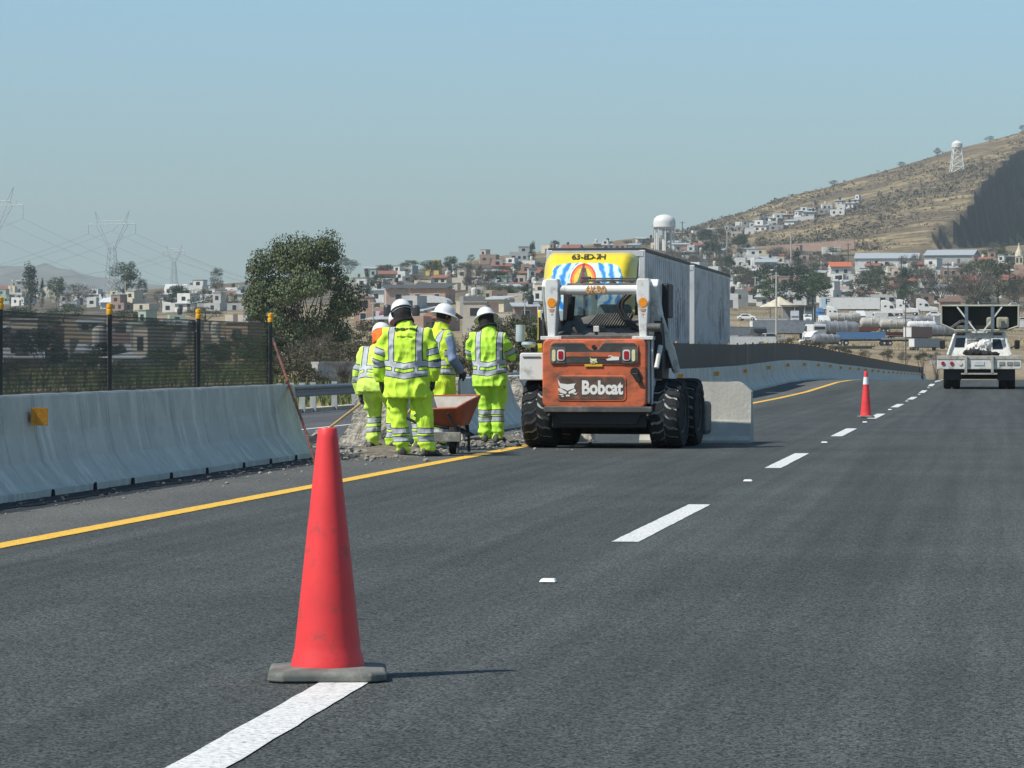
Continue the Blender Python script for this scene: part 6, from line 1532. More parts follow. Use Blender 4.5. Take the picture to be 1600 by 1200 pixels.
for a in ((460, 592, 70, 50, 'thicket'), (520, 590, 60, 44, 'thicket'), (556, 584, 60, 52, 'bush'), (590, 574, 56, 50, 'bush'), (430, 602, 60, 34, 'bush'), (535, 606, 60, 40, 'thicket'), (500, 608, 44, 26, 'bush'), (570, 600, 34, 26, 'thicket'), (440, 580, 70, 60, 'bush'), (428, 592, 90, 66, 'round2'), (478, 598, 90, 54, 'olive'), (528, 592, 80, 56, 'olive'), (505, 570, 60, 50, 'round'), (505, 578, 70, 56, 'thicket'), (575, 568, 70, 66, 'olive'), (545, 560, 60, 50, 'bush'), (612, 572, 60, 60, 'bush'), (470, 604, 80, 40, 'bush'), (425, 570, 50, 60, 'thicket'), (530, 574, 50, 40, 'bush'), (488, 590, 50, 60, 'thicket'), (590, 604, 60, 34, 'bush'), (640, 600, 70, 60, 'bush'), (680, 598, 70, 56, 'bush')):
    tree(*a, seed=a[0], where='under the big tree')
for a in ((760, 604, 80, 92, 'olive'), (800, 602, 84, 106, 'olive'), (826, 600, 60, 96, 'bright'), (735, 604, 50, 56, 'bush'), (785, 606, 60, 50, 'bush'), (820, 606, 60, 50, 'bush'), (716, 600, 44, 44, 'bush'), (778, 560, 60, 62, 'round'), (700, 560, 44, 36, 'thicket'), (650, 560, 80, 40, 'olive'), (620, 552, 50, 34, 'thicket'), (845, 590, 60, 80, 'olive'), (745, 580, 60, 70, 'bush'), (700, 590, 60, 50, 'olive'), (770, 530, 50, 34, 'olive'), (825, 530, 44, 40, 'round'), (600, 535, 40, 30, 'olive'), (570, 525, 40, 24, 'bare')):
    tree(*a, seed=a[0], where='beyond the guard rail')
for a in ((20, 560, 80, 50, 'round2'), (70, 595, 110, 80, 'round2'), (60, 540, 90, 50, 'round'), (130, 600, 80, 50, 'round'), (265, 590, 90, 50, 'round'), (330, 598, 90, 60, 'round2'), (395, 596, 90, 66, 'round'), (250, 540, 90, 40, 'olive'), (400, 545, 60, 60, 'round2'), (10, 610, 70, 50, 'bush'), (190, 604, 70, 40, 'bush'), (300, 560, 50, 40, 'olive'), (30, 520, 70, 40, 'round2'), (100, 505, 70, 30, 'round'), (200, 515, 70, 30, 'round2'), (320, 505, 70, 26, 'round'), (160, 580, 90, 44, 'round2'), (370, 570, 70, 50, 'round')):
    tree(*a, seed=a[0], where='seen through the near mesh')
for i in range(62):
    x = rt_.uniform(1142, 1600); y = rt_.uniform(402, 488); k = 1.0 + .5 * (y - 400) / 90
    if 1335 < x < 1520 and y < 424: continue
    if 1275 < x < 1400 and y > 470: continue
    tree(x, y, rt_.uniform(22, 46) * k, rt_.uniform(18, 32) * k, rt_.choice(['bare', 'bare2', 'olive', 'round', 'bare', 'olive', 'bright', 'bare2']), seed=i, where='in the right-hand town')
for a in ((1156, 420, 20, 36, 'bare2'), (1205, 480, 56, 44, 'bright'), (1235, 484, 60, 46, 'round2'), (1262, 482, 54, 50, 'bright'), (1190, 476, 46, 30, 'round2'), (1283, 478, 44, 44, 'round'), (1160, 402, 44, 36, 'round2'), (1412, 470, 32, 48, 'column'), (1380, 470, 44, 40, 'olive'), (1470, 486, 70, 64, 'bare'), (1520, 488, 90, 72, 'bare'), (1560, 486, 90, 76, 'olive'), (1530, 450, 80, 46, 'round'), (1448, 470, 50, 56, 'bare2'), (1590, 484, 50, 60, 'bare'), (1245, 428, 30, 36, 'column'), (1165, 468, 40, 40, 'bare2')):
    tree(*a, seed=a[0], where='in the right-hand town')
for a in ((1105, 398, 42, 40, 'round2'), (1075, 392, 30, 30, 'olive'), (1125, 402, 44, 44, 'olive'), (1155, 388, 30, 18, 'round2'), (1190, 392, 30, 22, 'olive'), (1095, 372, 20, 16, 'bare'), (1060, 390, 26, 24, 'bare'), (980, 392, 22, 16, 'bare2'), (1010, 388, 20, 16, 'olive')):
    tree(*a, seed=a[0], where='on the ridge right of the lorry')
for i in range(14):
    tree(rt_.uniform(1040, 1150), rt_.uniform(384, 440), rt_.uniform(22, 46), rt_.uniform(20, 38), rt_.choice(['bare', 'olive', 'round2', 'round', 'bare2']), seed=i, where='just right of the lorry roof')
for a in ((1205, 462, 70, 50, 'round2'), (1240, 470, 80, 56, 'round2'), (1270, 476, 60, 54, 'bright'), (1180, 462, 50, 40, 'round'), (1150, 452, 44, 36, 'olive'), (1345, 478, 60, 40, 'olive'), (1420, 460, 60, 44, 'round')):
    tree(*a, seed=a[0], where='behind the truck lot')
for a in ((1506, 384, 30, 14, 'bright'), (1552, 380, 34, 14, 'bright'), (1583, 378, 30, 12, 'bright')): tree(*a, seed=a[0], where='at the quarry foot')
for a in ((1465, 246, 14, 16, 'bare'), (1408, 262, 18, 9, 'bare2'), (1546, 222, 18, 9, 'olive'), (1303, 292, 20, 10, 'bare2'), (1216, 322, 18, 12, 'bare'), (1597, 204, 14, 8, 'olive')): tree(*a, seed=a[0], where='on the hill skyline')
for a in ((1262, 552, 34, 24, 'bush'), (1290, 554, 30, 20, 'thicket'), (1320, 560, 34, 18, 'bush'), (1350, 562, 30, 16, 'thicket'), (1385, 564, 34, 18, 'bush'), (1412, 566, 26, 16, 'thicket'), (1440, 568, 34, 18, 'bush'), (1462, 566, 26, 16, 'thicket'), (1230, 548, 30, 20, 'bush'), (1195, 552, 40, 18, 'thicket')):
    tree(*a, seed=a[0], where='at the edge of the truck lot')
# ---- scrub over the hill and dry grass by the road: countless
def scrub():
    rnd = random.Random(77); v = []; f = []
    for i in range(15000):
        x = rnd.uniform(1040, 1700); D = rnd.uniform(1450, 2090)
        if x > 1450 and D < cliff_r(x) + 8: continue
        q = FWD * D + RIGHT * ((x - 800) / FPX * D)
        if mnoise.noise(Vector((q.x * .02, q.y * .008, 4))) < rnd.uniform(-.5, .45): continue
        z = terr(q.x, q.y); s = rnd.uniform(.4, 1.1) * (1.8 if rnd.random() < .08 else 1)
        for k in range(7):
            p = Vector((q.x + rnd.gauss(0, s * .7), q.y + rnd.gauss(0, s * .7), z + rnd.uniform(0, s * .9)))
            a = Vector((rnd.gauss(0, 1), rnd.gauss(0, 1), rnd.gauss(0, 1))).normalized() * s * .5; b_ = a.cross(Vector((rnd.gauss(0, 1), rnd.gauss(0, 1), rnd.gauss(0, 1)))).normalized() * s * .4
            o = len(v); v += [tuple(p - a), tuple(p + b_), tuple(p + a), tuple(p - b_)]; f.append((o, o + 1, o + 2, o + 3))
    me = bpy.data.meshes.new('scrub'); me.from_pydata(v, [], f); me.materials.append(leafmat('scrub_brown', (.15, .125, .088), .5, .03)); o = bpy.data.objects.new('hillside_scrub', me); COL.objects.link(o); tag(o, kind='stuff')
scrub()
def grassy():
    rnd = random.Random(5); v = []; f = []; m = []
    zones = [((1180, 1640), (300, 470), 2600, .55), ((420, 860), (95, 190), 2200, .28), ((-60, 430), (110, 300), 2200, .6), ((1150, 1640), (540, 900), 1500, .6)]
    for (xr, dr, n, s0_) in zones:
        for i in range(n):
            x = rnd.uniform(*xr); D = rnd.uniform(*dr); q = FWD * D + RIGHT * ((x - 800) / FPX * D)
            if q.y < 470 and -18.6 < q.x < 7.5: continue
            if mnoise.noise(Vector((q.x * .1, q.y * .05, 4))) < rnd.uniform(-.5, .3): continue
            z = terr(q.x, q.y); s = s0_ * rnd.uniform(.5, 1.3); mm = 1 if mnoise.noise(Vector((q.x * .07, q.y * .05, 9))) > (.12 if xr[0] > 1000 else -.25) else 0
            for k in range(6):
                a = rnd.uniform(0, 2 * pi); b0 = Vector((q.x + rnd.gauss(0, .3), q.y + rnd.gauss(0, .3), z - .05)); tp = b0 + Vector((rnd.gauss(0, .25) * s, rnd.gauss(0, .25) * s, s * rnd.uniform(.6, 1.4))); w_ = Vector((cos(a), sin(a), 0)) * .07
                o = len(v); v += [tuple(b0 - w_), tuple(b0 + w_), tuple(tp)]; f.append((o, o + 1, o + 2)); m.append(mm)
    me = bpy.data.meshes.new('grass'); me.from_pydata(v, [], f); me.materials.append(leafmat('dry_grass', (.42, .33, .17), .3, .2)); me.materials.append(leafmat('green_weed', (.13, .15, .05), .3, .2)); me.polygons.foreach_set('material_index', m)
    o = bpy.data.objects.new('dry_grass', me); COL.objects.link(o); tag(o, kind='stuff')
grassy()
# ---- water towers
m_wt = M('tower_white', (.70, .70, .66), .5, var=.06, scale=.3, dirt=(.5, .48, .42), damt=.3, dscale=.3)
(p, D) = spotD(1038, 1500); sc = D / FPX; zt = CAMH + (557 - 335) * sc - p.z
wt = empty('water_tower', p, 0, 'white domed water tank on short legs on the ridge behind the lorry', 'water tower')
mb = MB(); R_ = 17.5 * sc; mb.lathe([(R_ * .3, zt - 25 * sc), (R_ * .8, zt - 23 * sc), (R_, zt - 19 * sc), (R_, zt - 12 * sc), (R_ * .93, zt - 7 * sc), (R_ * .7, zt - 3 * sc), (R_ * .35, zt - .8 * sc), (.2, zt)], 24); tk = mb.build('tank', m_wt, wt, smooth=True)
text_mesh('tank_mark', 'JAPAC', 2.2, M('mark_grey', (.4, .42, .42), .7), tk, (0, -R_ - .05, zt - 14 * sc), (radians(90), 0, 0), depth=.02) if False else None
for k in range(8): a = 2 * pi * k / 8 + .2; MB().tube([(R_ * .85 * cos(a), R_ * .85 * sin(a), -1), (R_ * .85 * cos(a), R_ * .85 * sin(a), zt - 20 * sc)], .28, 6).build('leg', m_wt, wt)
MB().lathe([(R_ * 1.06, zt - 20 * sc), (R_ * 1.06, zt - 19.3 * sc), (R_ * .9, zt - 19.3 * sc), (R_ * .9, zt - 20 * sc)], 24).build('gallery', m_wt, wt)
MB().tube([(0, 0, -1), (0, 0, zt - 20 * sc)], .9, 10).build('riser_pipe', m_wt, wt)
(p, D) = spot(1495, 269); sc = D / FPX; zt = 48 * sc
wt = empty('water_tower', p, 0, 'tall white lattice water tower standing on the hill above the quarry', 'water tower')
mb = MB(); R_ = 8.5 * sc; mb.lathe([(R_ * .6, zt - 13 * sc), (R_, zt - 11 * sc), (R_, zt - 5 * sc), (R_ * .9, zt - 4.5 * sc), (R_ * .5, zt - 1.5 * sc), (.2, zt)], 16); mb.build('tank', m_wt, wt, smooth=True)
L4 = []
for k in range(4):
    a = pi / 4 + pi / 2 * k + .2; b0 = Vector((12 * sc * 1.15 * cos(a), 12 * sc * 1.15 * sin(a), -1)); b1_ = Vector((8 * sc * cos(a), 8 * sc * sin(a), zt - 12 * sc)); L4.append((b0, b1_)); MB().tube([b0, b1_], .26, 6).build('leg', m_wt, wt)
mb = MB()
for lv_ in range(4):
    for k in range(4):
        a0, a1 = L4[k]; c0, c1 = L4[(k + 1) % 4]; t0, t1 = lv_ / 4, (lv_ + 1) / 4
        mb.tube([a0.lerp(a1, t0), c0.lerp(c1, t1)], .15, 4); mb.tube([c0.lerp(c1, t0), a0.lerp(a1, t1)], .15, 4); mb.tube([a0.lerp(a1, t1), c0.lerp(c1, t1)], .18, 4)
mb.build('bracing', m_wt, wt)
# ---- pylons and wires
m_pyl = M('pylon_steel', (.50, .53, .53), .6, metal=.3)
def pylon(x, yb, yt, D, label, r=.14):
    (p, D) = spotD(x, D); sc = D / FPX; zb = CAMH + (557 - yb) * sc; H_ = CAMH + (557 - yt) * sc - p.z; h0 = 0
    t = empty('pylon', p, -.15, label, 'pylon'); W_ = 33 * (yb - yt) / 115 * sc if True else 0
    mb = MB(); wz = H_ * .62; bw = H_ * .075; ww = H_ * .03
    cs = [(-1, -1), (1, -1), (1, 1), (-1, 1)]
    for sx, sy in cs: mb.tube([(sx * bw, sy * bw, -1), (sx * ww, sy * ww, wz)], r, 4)
    n = 8
    for i in range(n):
        z0, z1 = wz * i / n, wz * (i + 1) / n; w0 = bw + (ww - bw) * i / n; w1 = bw + (ww - bw) * (i + 1) / n
        for k in range(4):
            (ax, ay), (bx, by) = cs[k], cs[(k + 1) % 4]
            mb.tube([(ax * w0, ay * w0, z0), (bx * w1, by * w1, z1)], r * .6, 3, cap=False); mb.tube([(bx * w0, by * w0, z0), (ax * w1, ay * w1, z1)], r * .6, 3, cap=False)
    mb.build('lattice_body', m_pyl, t)
    mb = MB(); aw = H_ * .27; za = H_ * .86
    for s in (-1, 1):
        mb.tube([(s * ww, 0, wz), (s * aw * .52, 0, za)], r, 4); mb.tube([(s * ww, 0, wz - 1), (s * aw * .70, 0, za)], r, 4); mb.tube([(s * aw * .6, 0, za), (s * aw * .72, 0, H_)], r, 4); mb.tube([(s * aw * .5, 0, za + .8), (s * aw * .72, 0, H_)], r, 4)
        for k in range(5):
            f0 = k / 5; mb.tube([(s * (ww + (aw * .52 - ww) * f0), 0, wz + (za - wz) * f0), (s * (ww + (aw * .70 - ww) * (f0 + .2)), 0, wz + (za - wz) * (f0 + .2))], r * .6, 3)
    mb.tube([(-aw, 0, za), (aw, 0, za)], r, 4); mb.tube([(-aw, 0, za), (-aw * .6, 0, za + 1.1), (aw * .6, 0, za + 1.1), (aw, 0, za)], r * .8, 4)
    for k in range(14): a = -aw * .9 + 1.8 * aw * k / 14; mb.tube([(a, 0, za), (a + aw * .064, 0, za + (1.1 if k % 2 else .2))], r * .6, 3)
    mb.build('cross_arm', m_pyl, t)
    for s in (-1, 1): MB().tube([(s * aw, 0, za), (s * aw, 0, za - H_ * .10)], r * 1.2, 5).build('insulator', m_pyl, t)
    mb = MB(); mb.tube([(-aw * .3, 0, za), (0, 0, za - H_ * .07)], r * 1.2, 5); mb.tube([(aw * .3, 0, za), (0, 0, za - H_ * .07)], r * 1.2, 5); mb.build('insulator', m_pyl, t)
    mw = MB()
    for xx, zz in ((-aw, za - H_ * .1), (0, za - H_ * .07), (aw, za - H_ * .1)):
        for dr in (-1, 1):
            e = Vector((xx + dr * 34 * (1 if dr > 0 else 1.0) * H_ / 30, dr * 90, zz)); pts = []
            for k in range(9): u = k / 8; q = Vector((xx, 0, zz)).lerp(e, u); q.z -= H_ * .62 * (1 - (1 - u) ** 1.6); pts.append(q)
            mw.tube(pts, r * .32, 3, cap=False)
    mw.build('cable', m_pyl, t)
    return t
pylon(175, 456, 330, 1150, 'tall lattice pylon rising behind the round tree on the left skyline', .10)
pylon(272, 450, 383, 1700, 'smaller lattice pylon right of the tall one on the skyline', .12)
pylon(-16, 470, 292, 900, 'nearest pylon, cut by the left edge, only its arm and hanging wires in view', .09)
# ---- poles
m_pole = M('pole_pale', (.42, .41, .37), .8, var=.15); m_poled = M('pole_dark', (.10, .10, .09), .8)
def pole(x, yb, yt, wpx=2.2, arms=True, lamp=False, dark=False, where='', label=None):
    (p, D) = spot(x, yb); sc = D / FPX; h = (yb - yt) * sc; t = empty('street_lamp' if lamp else 'utility_pole', p, 0); m_ = m_poled if dark else m_pole; zb = CAMH + (557 - yb) * sc - p.z
    MB().tube([(0, 0, -1), (0, 0, zb + h)], [wpx * sc * .55, wpx * sc * .38], 8).build('pole', m_, t)
    if arms and not lamp:
        MB().box((0, 0, zb + h * .95), (min(2.2, 9 * sc), .14, .14)).build('cross_arm', m_, t)
        for s in (-1, 0, 1): MB().tube([(s * min(.9, 3.6 * sc), 0, zb + h * .95), (s * min(.9, 3.6 * sc), 0, zb + h * .95 + .35)], .07, 6).build('insulator', m_poled, t)
    if lamp:
        for s in (-1, 1): mb = MB(); mb.box((s * 5 * sc, -.1, zb + h), (6 * sc, 1.0, 4 * sc)); mb.build('lamp_head', m_wt, t, bevel=.1)
        MB().box((0, 0, zb + h - .3), (10 * sc, .15, .15)).build('bracket', m_, t)
    if label: tag(t, label, 'street lamp' if lamp else 'pole')
    else: REG.append((t, 'thin ' + ('dark' if dark else 'pale') + ' utility pole', 'pole', where, x))
pole(1213, 536, 425, 3.4, label='tall pale pole in front of the parked trailer at the lot entrance')
pole(1577, 478, 422, 1.6, lamp=True, dark=True, label='twin-headed floodlight mast above the parked cars on the right')
for a in ((90, 484, 440), (196, 482, 440), (199, 482, 462), (303, 484, 452), (346, 486, 470), (540, 560, 470), (583, 540, 470), (820, 520, 468)): pole(*a, where='in the left half of town')
for a in ((1180, 470, 432), (1196, 476, 444), (1206, 480, 430), (1236, 420, 366), (1325, 420, 380), (1481, 470, 410), (1408, 470, 400), (1360, 462, 408), (1558, 440, 400), (1136, 404, 360)): pole(*a, where='in the right half of town', dark=a[0] > 1300)
for a in ((1415, 566, 470), (1066, 392, 346), (1084, 392, 352), (1046, 388, 350), (1022, 388, 352)): pole(*a, wpx=1.8, dark=True, where='by the lorry or the parking field')
# small roadside plates by the parking field
for x, y in ((1457, 562), (1437, 568)):
    (p, D) = spot(x, y); t = empty('cabinet', p, 0); MB().box((0, 0, .5), (.6, .3, 1.1)).build('box', WM['pale grey'], t, bevel=.02); MB().box((0, 0, 1.08), (.66, .36, .06)).build('lid', m_lg, t)
    REG.append((t, 'small grey cabinet', 'cabinet', 'in the dry grass by the flatbed truck', x))
# ---------------------------------------------------------------- parked vehicles
m_vw = M('vehicle_white', (.68, .68, .65), .4, var=.05, dirt=(.4, .38, .34), damt=.25, dscale=1); m_vd = M('vehicle_dark', (.03, .035, .04), .35, var=.2); m_vb = M('vehicle_blue', (.07, .16, .32), .45, var=.15); m_vg = M('tank_steel', (.34, .35, .36), .4, metal=.35, var=.25, scale=.6, dirt=(.2, .15, .12), damt=.5, dscale=.8); m_vt = M('vehicle_dirty', (.44, .42, .37), .5, var=.2, scale=.8, dirt=(.2, .17, .14), damt=.5, dscale=.7); m_vr = M('vehicle_red', (.30, .06, .04), .6, var=.2); m_vo = M('vehicle_orange', (.70, .16, .03), .5); m_vgr = M('vehicle_grey', (.33, .34, .36), .5, var=.15, dirt=(.2, .2, .19), damt=.4, dscale=1)
def wheels(t, xs, R_=.5, hw=1.05):
    for x in xs:
        for s in (-1, 1): MB().lathe(tire(R_, R_ * .5, .28), 16, (x, s * hw, R_), R=Matrix.Rotation(radians(90), 3, 'X')).build('wheel', m_tyre, t, smooth=True); MB().lathe([(R_ * .5, -.12), (R_ * .45, .12), (.05, .14)], 12, (x, s * hw, R_), R=Matrix.Rotation(radians(90), 3, 'X'), closed=False).build('rim', m_frame, t)
def veh(kind, x, yb, rz, body, label, cat, s=1.0, group=None):
    (p, D) = spot(x, yb); t = empty({'semi': 'truck_tractor', 'box': 'box_trailer', 'tank': 'tanker_trailer', 'car': 'parked_car', 'van': 'parked_van', 'flat': 'flatbed_trailer', 'pick': 'pickup_truck', 'dump': 'dump_trailer'}[kind], p, rz, label, cat, group); t.scale = (s, s, s)
    P3 = lambda o, a, b_, n, m_, bv=.06: (lambda q: (q.prism(o, a, b_), q.build(n, m_, t, bevel=bv))[1])(MB())
    if kind == 'semi':   # faces +x
        P3([(-3.2, .9), (-3.2, 3.9), (-2.4, 4.0), (-1.0, 3.55), (-.2, 2.75), (.15, 2.0), (1.9, 1.75), (2.2, 1.5), (2.25, .75), (-3.2, .75)], -1.2, 1.2, 'cab', body, .15)
        for s_ in (-1, 1):
            P3([(-1.1, 2.0), (-.1, 2.0), (-.4, 2.65), (-1.1, 2.7)], s_ * 1.21, s_ * 1.23, 'side_window', m_win, 0); P3([(-2.4, 2.3), (-1.9, 2.3), (-1.9, 2.7), (-2.4, 2.7)], s_ * 1.21, s_ * 1.23, 'sleeper_window', m_win, 0)
        P3([(-.1, 2.05), (.2, 2.05), (-.3, 2.8), (-.5, 2.8)], -1.0, 1.0, 'windscreen', m_win, 0); MB().box((2.28, 0, 1.15), (.06, 1.0, .7)).build('grille', m_chrm, t); MB().box((2.2, 0, .55), (.3, 2.4, .35)).build('bumper', body, t, bevel=.05)
        MB().box((-3.5, 0, .8), (4.0, .9, .25)).build('frame', m_lb, t); wheels(t, (1.25, -3.6, -4.9))
    elif kind == 'box':
        L_ = 14.6; MB().box((0, 0, 2.65), (L_, 2.55, 2.9)).build('box_body', body, t, bevel=.04); MB().box((0, 0, 4.13), (L_ + .05, 2.6, .08)).build('top_rail', m_vgr, t); MB().box((-L_ / 2 - .02, 0, 2.6), (.04, 2.3, 2.6)).build('rear_door', m_vw, t); MB().box((0, 0, 1.1), (L_ - 1, 1.0, .2)).build('frame', m_lb, t); wheels(t, (-5.2, -6.5)); MB().box((4.5, 0, .6), (.2, 1.6, 1.1)).build('landing_leg', m_lb, t)
    elif kind == 'tank':
        L_ = 7.6; mb = MB(); mb.lathe([(.3, -L_ / 2 - .3), (.95, -L_ / 2), (1.08, -L_ / 2 + .3), (1.1, -1.7), (1.2, -1.65), (1.2, -1.5), (1.1, -1.45), (1.1, -.1), (1.2, -.05), (1.2, .1), (1.1, .15), (1.1, 1.5), (1.2, 1.55), (1.2, 1.7), (1.1, 1.75), (1.08, L_ / 2 - .3), (.95, L_ / 2), (.3, L_ / 2 + .3)], 20, (0, 0, 2.2), R=Matrix.Rotation(radians(90), 3, 'Y')); mb.build('tank', body, t, smooth=True)
        for q in (-2, 0, 2): MB().lathe([(.3, 3.2), (.3, 3.42), (.2, 3.45)], 10, (q, 0, 0)).build('hatch', m_vgr, t)
        MB().box((0, 0, 1.05), (L_, .9, .25)).build('frame', m_lb, t); wheels(t, (-2.2, -3.3))
    elif kind in ('car', 'van', 'pick'):
        o = {'car': [(-2.1, .35), (-2.15, .85), (-1.6, 1.0), (-1.1, 1.42), (.3, 1.45), (1.0, .98), (1.95, .82), (2.1, .35)], 'van': [(-2.6, .4), (-2.6, 2.2), (1.0, 2.25), (1.7, 1.35), (2.5, 1.1), (2.6, .4)], 'pick': [(-2.6, .5), (-2.6, 1.1), (-.7, 1.1), (-.6, 1.75), (.7, 1.8), (1.3, 1.15), (2.5, 1.05), (2.6, .5)]}[kind]
        P3(o, -.9, .9, 'body', body, .09)
        g = {'car': [(-1.2, 1.0), (-.95, 1.33), (.25, 1.36), (.75, 1.0)], 'van': [(.2, 1.35), (.2, 2.05), (.9, 2.05), (1.5, 1.4)], 'pick': [(-.5, 1.15), (-.45, 1.65), (.6, 1.68), (1.05, 1.18)]}[kind]
        for s_ in (-1, 1): P3(g, s_ * .905, s_ * .92, 'side_window', m_win, 0)
        zt_ = {'car': 1.2, 'van': 1.75, 'pick': 1.45}[kind]; xb = {'car': -1.45, 'van': -2.62, 'pick': -.72}[kind]
        MB().box((xb, 0, zt_), (.2, 1.4, .36)).build('rear_window', m_win, t); wheels(t, (1.35, -1.4), .36, .86)
        for s_ in (-1, 1): MB().box((o[0][0] - .01, s_ * .7, .8), (.06, .2, .14)).build('tail_lamp', m_red, t); MB().box((o[-1][0] - .02, s_ * .65, .75), (.08, .28, .14)).build('headlight', m_clr, t)
    elif kind in ('flat', 'dump'):
        MB().box((0, 0, 1.35), (9, 2.5, .22)).build('deck', body, t); MB().box((0, 0, 1.05), (8, .9, .3)).build('frame', m_lb, t); wheels(t, (-2.8, -4.0))
        if kind == 'dump':
            for s_ in (-1, 1): MB().box((0, s_ * 1.2, 2.0), (9, .1, 1.1)).build('side_board', body, t)
            for q in (-4.45, 4.45): MB().box((q, 0, 2.0), (.1, 2.3, 1.1)).build('end_board', body, t)
    return t
t = veh('box', 1328, 491, 0, m_vw, 'long white box trailer parked sideways, marked with a dark F', 'trailer'); text_mesh('lettering', 'F', 1.9, M('letter_navy', (.03, .05, .12), .6), t, (-5.4, -1.31, 3.0), (radians(90), 0, 0), depth=.01, sx=1.3, offset=.03); MB().box((-6.2, -1.283, 2.75), (1.4, .02, 2.4)).build('blue_panel', M('panel_pale_blue', (.40, .55, .62), .5), t)
veh('semi', 1398, 496, -.05, m_vw, 'white truck tractor hitched at the end of the long white trailer', 'truck'); veh('semi', 1422, 494, -.1, m_vw, 'middle white truck tractor of the three parked on the bank', 'truck'); veh('semi', 1452, 491, 0, m_vw, 'rightmost white truck tractor of the three parked on the bank', 'truck')
veh('box', 1222, 530, .35, m_vgr, 'grey box trailer parked behind the dark pickup near the tall pole', 'trailer', .75); veh('pick', 1186, 534, 1.9, m_vd, 'dark pickup truck facing the road in front of the grey trailer', 'pickup', 1.25); veh('box', 1163, 531, .5, m_vgr, 'rusty pale trailer left of the dark pickup', 'trailer', .5)
veh('van', 1272, 534, 1.9, m_vw, 'white van parked left of the silver tanker', 'van', 1.3); veh('tank', 1306, 534, .45, m_vg, 'rusty silver tanker trailer behind the blue trailer', 'tanker'); veh('tank', 1318, 512, .3, m_vt, 'white tanker trailer above the rusty silver one', 'tanker', .9); veh('tank', 1372, 518, .25, m_vt, 'ribbed white tanker trailer right of the orange truck', 'tanker', .9)
veh('dump', 1345, 540, .12, m_vb, 'blue flatbed trailer with board sides in the lower part of the lot', 'trailer', .85); veh('flat', 1382, 530, .1, m_vd, 'dark low flatbed trailer right of the blue one', 'trailer', .9); veh('pick', 1336, 508, .3, m_vo, 'small orange truck parked behind the white tankers', 'truck', 1.2)
veh('dump', 1355, 522, .6, m_vr, 'rust red open trailer between the blue one and the white tanker', 'trailer', .5); veh('box', 1434, 536, 1.2, M('trailer_brown', (.20, .12, .09), .8, var=.2), 'brown trailer with two white rear doors right of the thin dark pole', 'trailer', .62)
veh('tank', 1462, 534, .5, m_vg, 'big silver tanker trailer left of the flatbed truck', 'tanker', .85); veh('tank', 1450, 512, .3, m_vg, 'upper silver tanker trailer behind the brown trailer', 'tanker', .75); veh('tank', 1440, 524, .35, m_vw, 'white tanker trailer squeezed between two silver tankers', 'tanker', .7)
veh('semi', 1283, 500, -1.2, m_vb, 'bright blue truck tractor below the dark F of the long trailer', 'truck', .7); veh('semi', 1262, 506, -1.5, m_vw, 'white truck tractor under the open shed', 'truck', .75); veh('semi', 1242, 508, -1.5, m_vgr, 'grey truck tractor at the left post of the open shed', 'truck', .75)
for i, (x, y, c, n) in enumerate(((1240, 512, m_vd, 'dark'), (1255, 515, m_vd, 'black'), (1168, 503, m_vw, 'white'), (1300, 506, m_vw, 'white'), (1315, 502, m_vgr, 'grey'), (1332, 500, m_vw, 'white'), (1148, 538, m_vw, 'white'), (1555, 482, m_vgr, 'silver'), (1585, 482, m_vw, 'white'), (1462, 498, m_vw, 'white'), (1170, 540, m_vgr, 'grey'), (1600, 505, m_vw, 'white'))):
    veh('car', x, y, (.3, 1.6, -.2, .6, 1.2, .1, .4, 0, .1, -.1, .7, .2)[i], c, None, 'car'); REG.append((bpy.data.objects[-1] if False else [o for o in COL.objects if o.name.startswith('parked_car')][-1], 'small %s parked car' % n, 'car', 'in or beside the truck lot', x))
more = [('semi', 1292, 516, -1.1, m_vw, 'white truck tractor nose on between the blue one and the white tanker', .75), ('semi', 1310, 500, -.2, m_vw, 'white truck tractor tucked under the left half of the white box trailer', .8),
 ('semi', 1347, 506, -1.3, m_vw, 'white truck tractor facing the road below the middle of the box trailer', .75), ('tank', 1400, 520, .2, m_vt, 'white tanker trailer behind the thin dark pole', .8), ('tank', 1420, 508, .1, m_vg, 'short silver tanker below the three white tractors', .6),
 ('box', 1490, 512, .3, m_vgr, 'grey box trailer half hidden by the flatbed truck board', .6), ('van', 1385, 505, .2, m_vw, 'white van parked below the first white tractor', 1.1), ('box', 1205, 512, .4, m_vw, 'short white box trailer under the cream canopy', .45),
 ('pick', 1228, 522, 1.2, m_vw, 'white pickup truck right of the cream canopy', 1.1), ('tank', 1255, 524, .6, m_vg, 'small steel tanker left of the white van', .65), ('flat', 1410, 542, .3, m_vgr, 'grey flat trailer on the yellow grass edge', .8), ('box', 1598, 516, .1, m_vw, 'white box body right of the flatbed truck board', .5)]
more += [('box', 1170, 548, .25, m_vw, 'pale box trailer half hidden behind the dark screen crest', .5), ('flat', 1330, 552, .1, m_vd, 'dark flat trailer in front of the blue trailer', .7), ('tank', 1290, 546, .7, m_vg, 'rust streaked tanker nearest the screen crest', .6), ('semi', 1262, 544, -2.2, m_vw, 'white truck tractor just above the screen crest', .6),
 ('dump', 1405, 530, .35, m_vr, 'dull red open trailer left of the thin dark pole', .5), ('box', 1446, 546, .9, m_vgr, 'grey container trailer in the yellow grass left of the flatbed truck', .45), ('pick', 1200, 540, .3, m_vgr, 'grey pickup beside the tall pale pole', 1.1), ('box', 1352, 498, 0, m_vw, 'low white trailer under the right half of the long box trailer', .5)]
for k_, x_, y_, r_, m__, l_, s_ in more: veh(k_, x_, y_, r_, m__, l_, {'semi': 'truck', 'tank': 'tanker', 'box': 'trailer', 'van': 'van', 'pick': 'pickup', 'flat': 'trailer', 'dump': 'trailer'}[k_], s_)
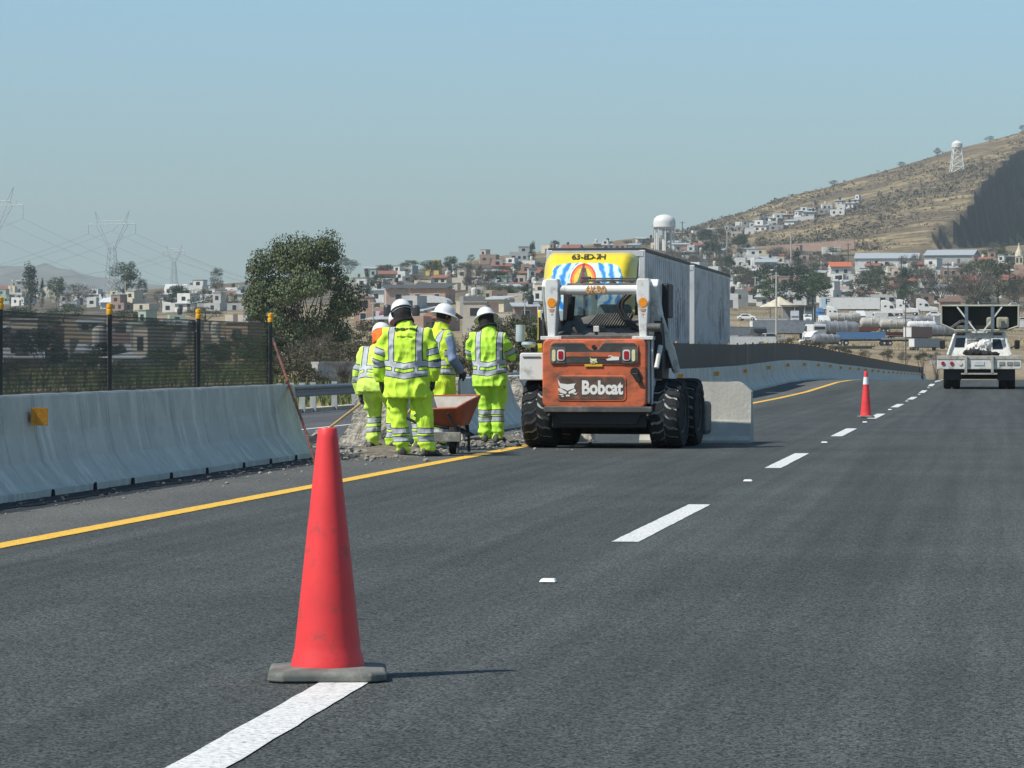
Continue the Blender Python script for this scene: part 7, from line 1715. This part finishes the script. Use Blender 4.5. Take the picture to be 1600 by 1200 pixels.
# open shed and canvas canopy
(p, D) = spot(1246, 506); t = empty('open_shed', p, 0, 'flat-roofed open shed on thin posts over the parked tractors', 'shed')
for x in (-5.2, -1, 2.5, 5.5): MB().tube([(x, 0, -.5), (x, 0, 5.2)], .14, 6).build('post', m_pole, t)
MB().box((0, 3, 5.3), (12, 7, .18)).build('roof', RM['dark'], t); MB().box((0, 6.4, 2.4), (11.8, .15, 5.5)).build('back_wall', WM['grey block'], t); t.scale = (.62, .8, .72)
(p, D) = spot(1218, 500); t = empty('canopy', p, 0, 'pale cream pointed canvas canopy left of the open shed', 'canopy'); MB().lathe([(4.6, 2.6), (2.2, 3.7), (.15, 4.9)], 8).build('canvas', WM['cream'], t)
for a in range(4): MB().tube([(3.1 * cos(a * pi / 2 + .78), 3.1 * sin(a * pi / 2 + .78), -.5), (3.1 * cos(a * pi / 2 + .78), 3.1 * sin(a * pi / 2 + .78), 3.1)], .08, 6).build('post', m_pole, t)
# ---------------------------------------------------------------- labels of repeated things: look first, then place
ORDN = ['first', 'second', 'third', 'fourth', 'fifth', 'sixth', 'seventh', 'eighth', 'ninth', 'tenth', 'eleventh', 'twelfth', 'thirteenth', 'fourteenth', 'fifteenth', 'sixteenth', 'seventeenth', 'eighteenth', 'nineteenth', 'twentieth']
bins = {}
for r in REG:
    if len(r) == 6: t, rf, colr, wh, x, tank = r; base = '%s %s house%s %s' % (colr, rf, ' with tank' if tank else '', wh); cat = 'house'; grp = 'houses ' + wh
    else: t, ds, cat, wh, x = r; base = '%s %s' % (ds, wh); grp = '%ss %s' % (cat if cat != 'bush' else 'bushe', wh)
    t['category'] = cat; t['group'] = grp; bins.setdefault(base, []).append((x, t))
for base, l in bins.items():
    l.sort(key=lambda a: a[0])
    for i, (x, t) in enumerate(l): t['label'] = base if len(l) == 1 else '%s, %s from the left' % (base, ORDN[min(i, 19)])
# ---------------------------------------------------------------- haze: one closed box of thin air
hz = MB(); X0, X1, Y0, Y1, Z0, Z1 = -9000, 9000, -9000, 12500, -70, 420
hz.box(((X0 + X1) / 2, (Y0 + Y1) / 2, (Z0 + Z1) / 2), (X1 - X0, Y1 - Y0, Z1 - Z0))
mh = bpy.data.materials.new('haze_air'); mh.use_nodes = True; N = mh.node_tree.nodes; N.clear(); out = N.new('ShaderNodeOutputMaterial'); pv = N.new('ShaderNodeVolumePrincipled'); pv.inputs['Color'].default_value = (.68, .80, .80, 1); pv.inputs['Density'].default_value = .00013; pv.inputs['Anisotropy'].default_value = .0
mh.node_tree.links.new(pv.outputs[0], out.inputs['Volume'])
ho = hz.build('haze', mh, fix=True); tag(ho, kind='stuff')
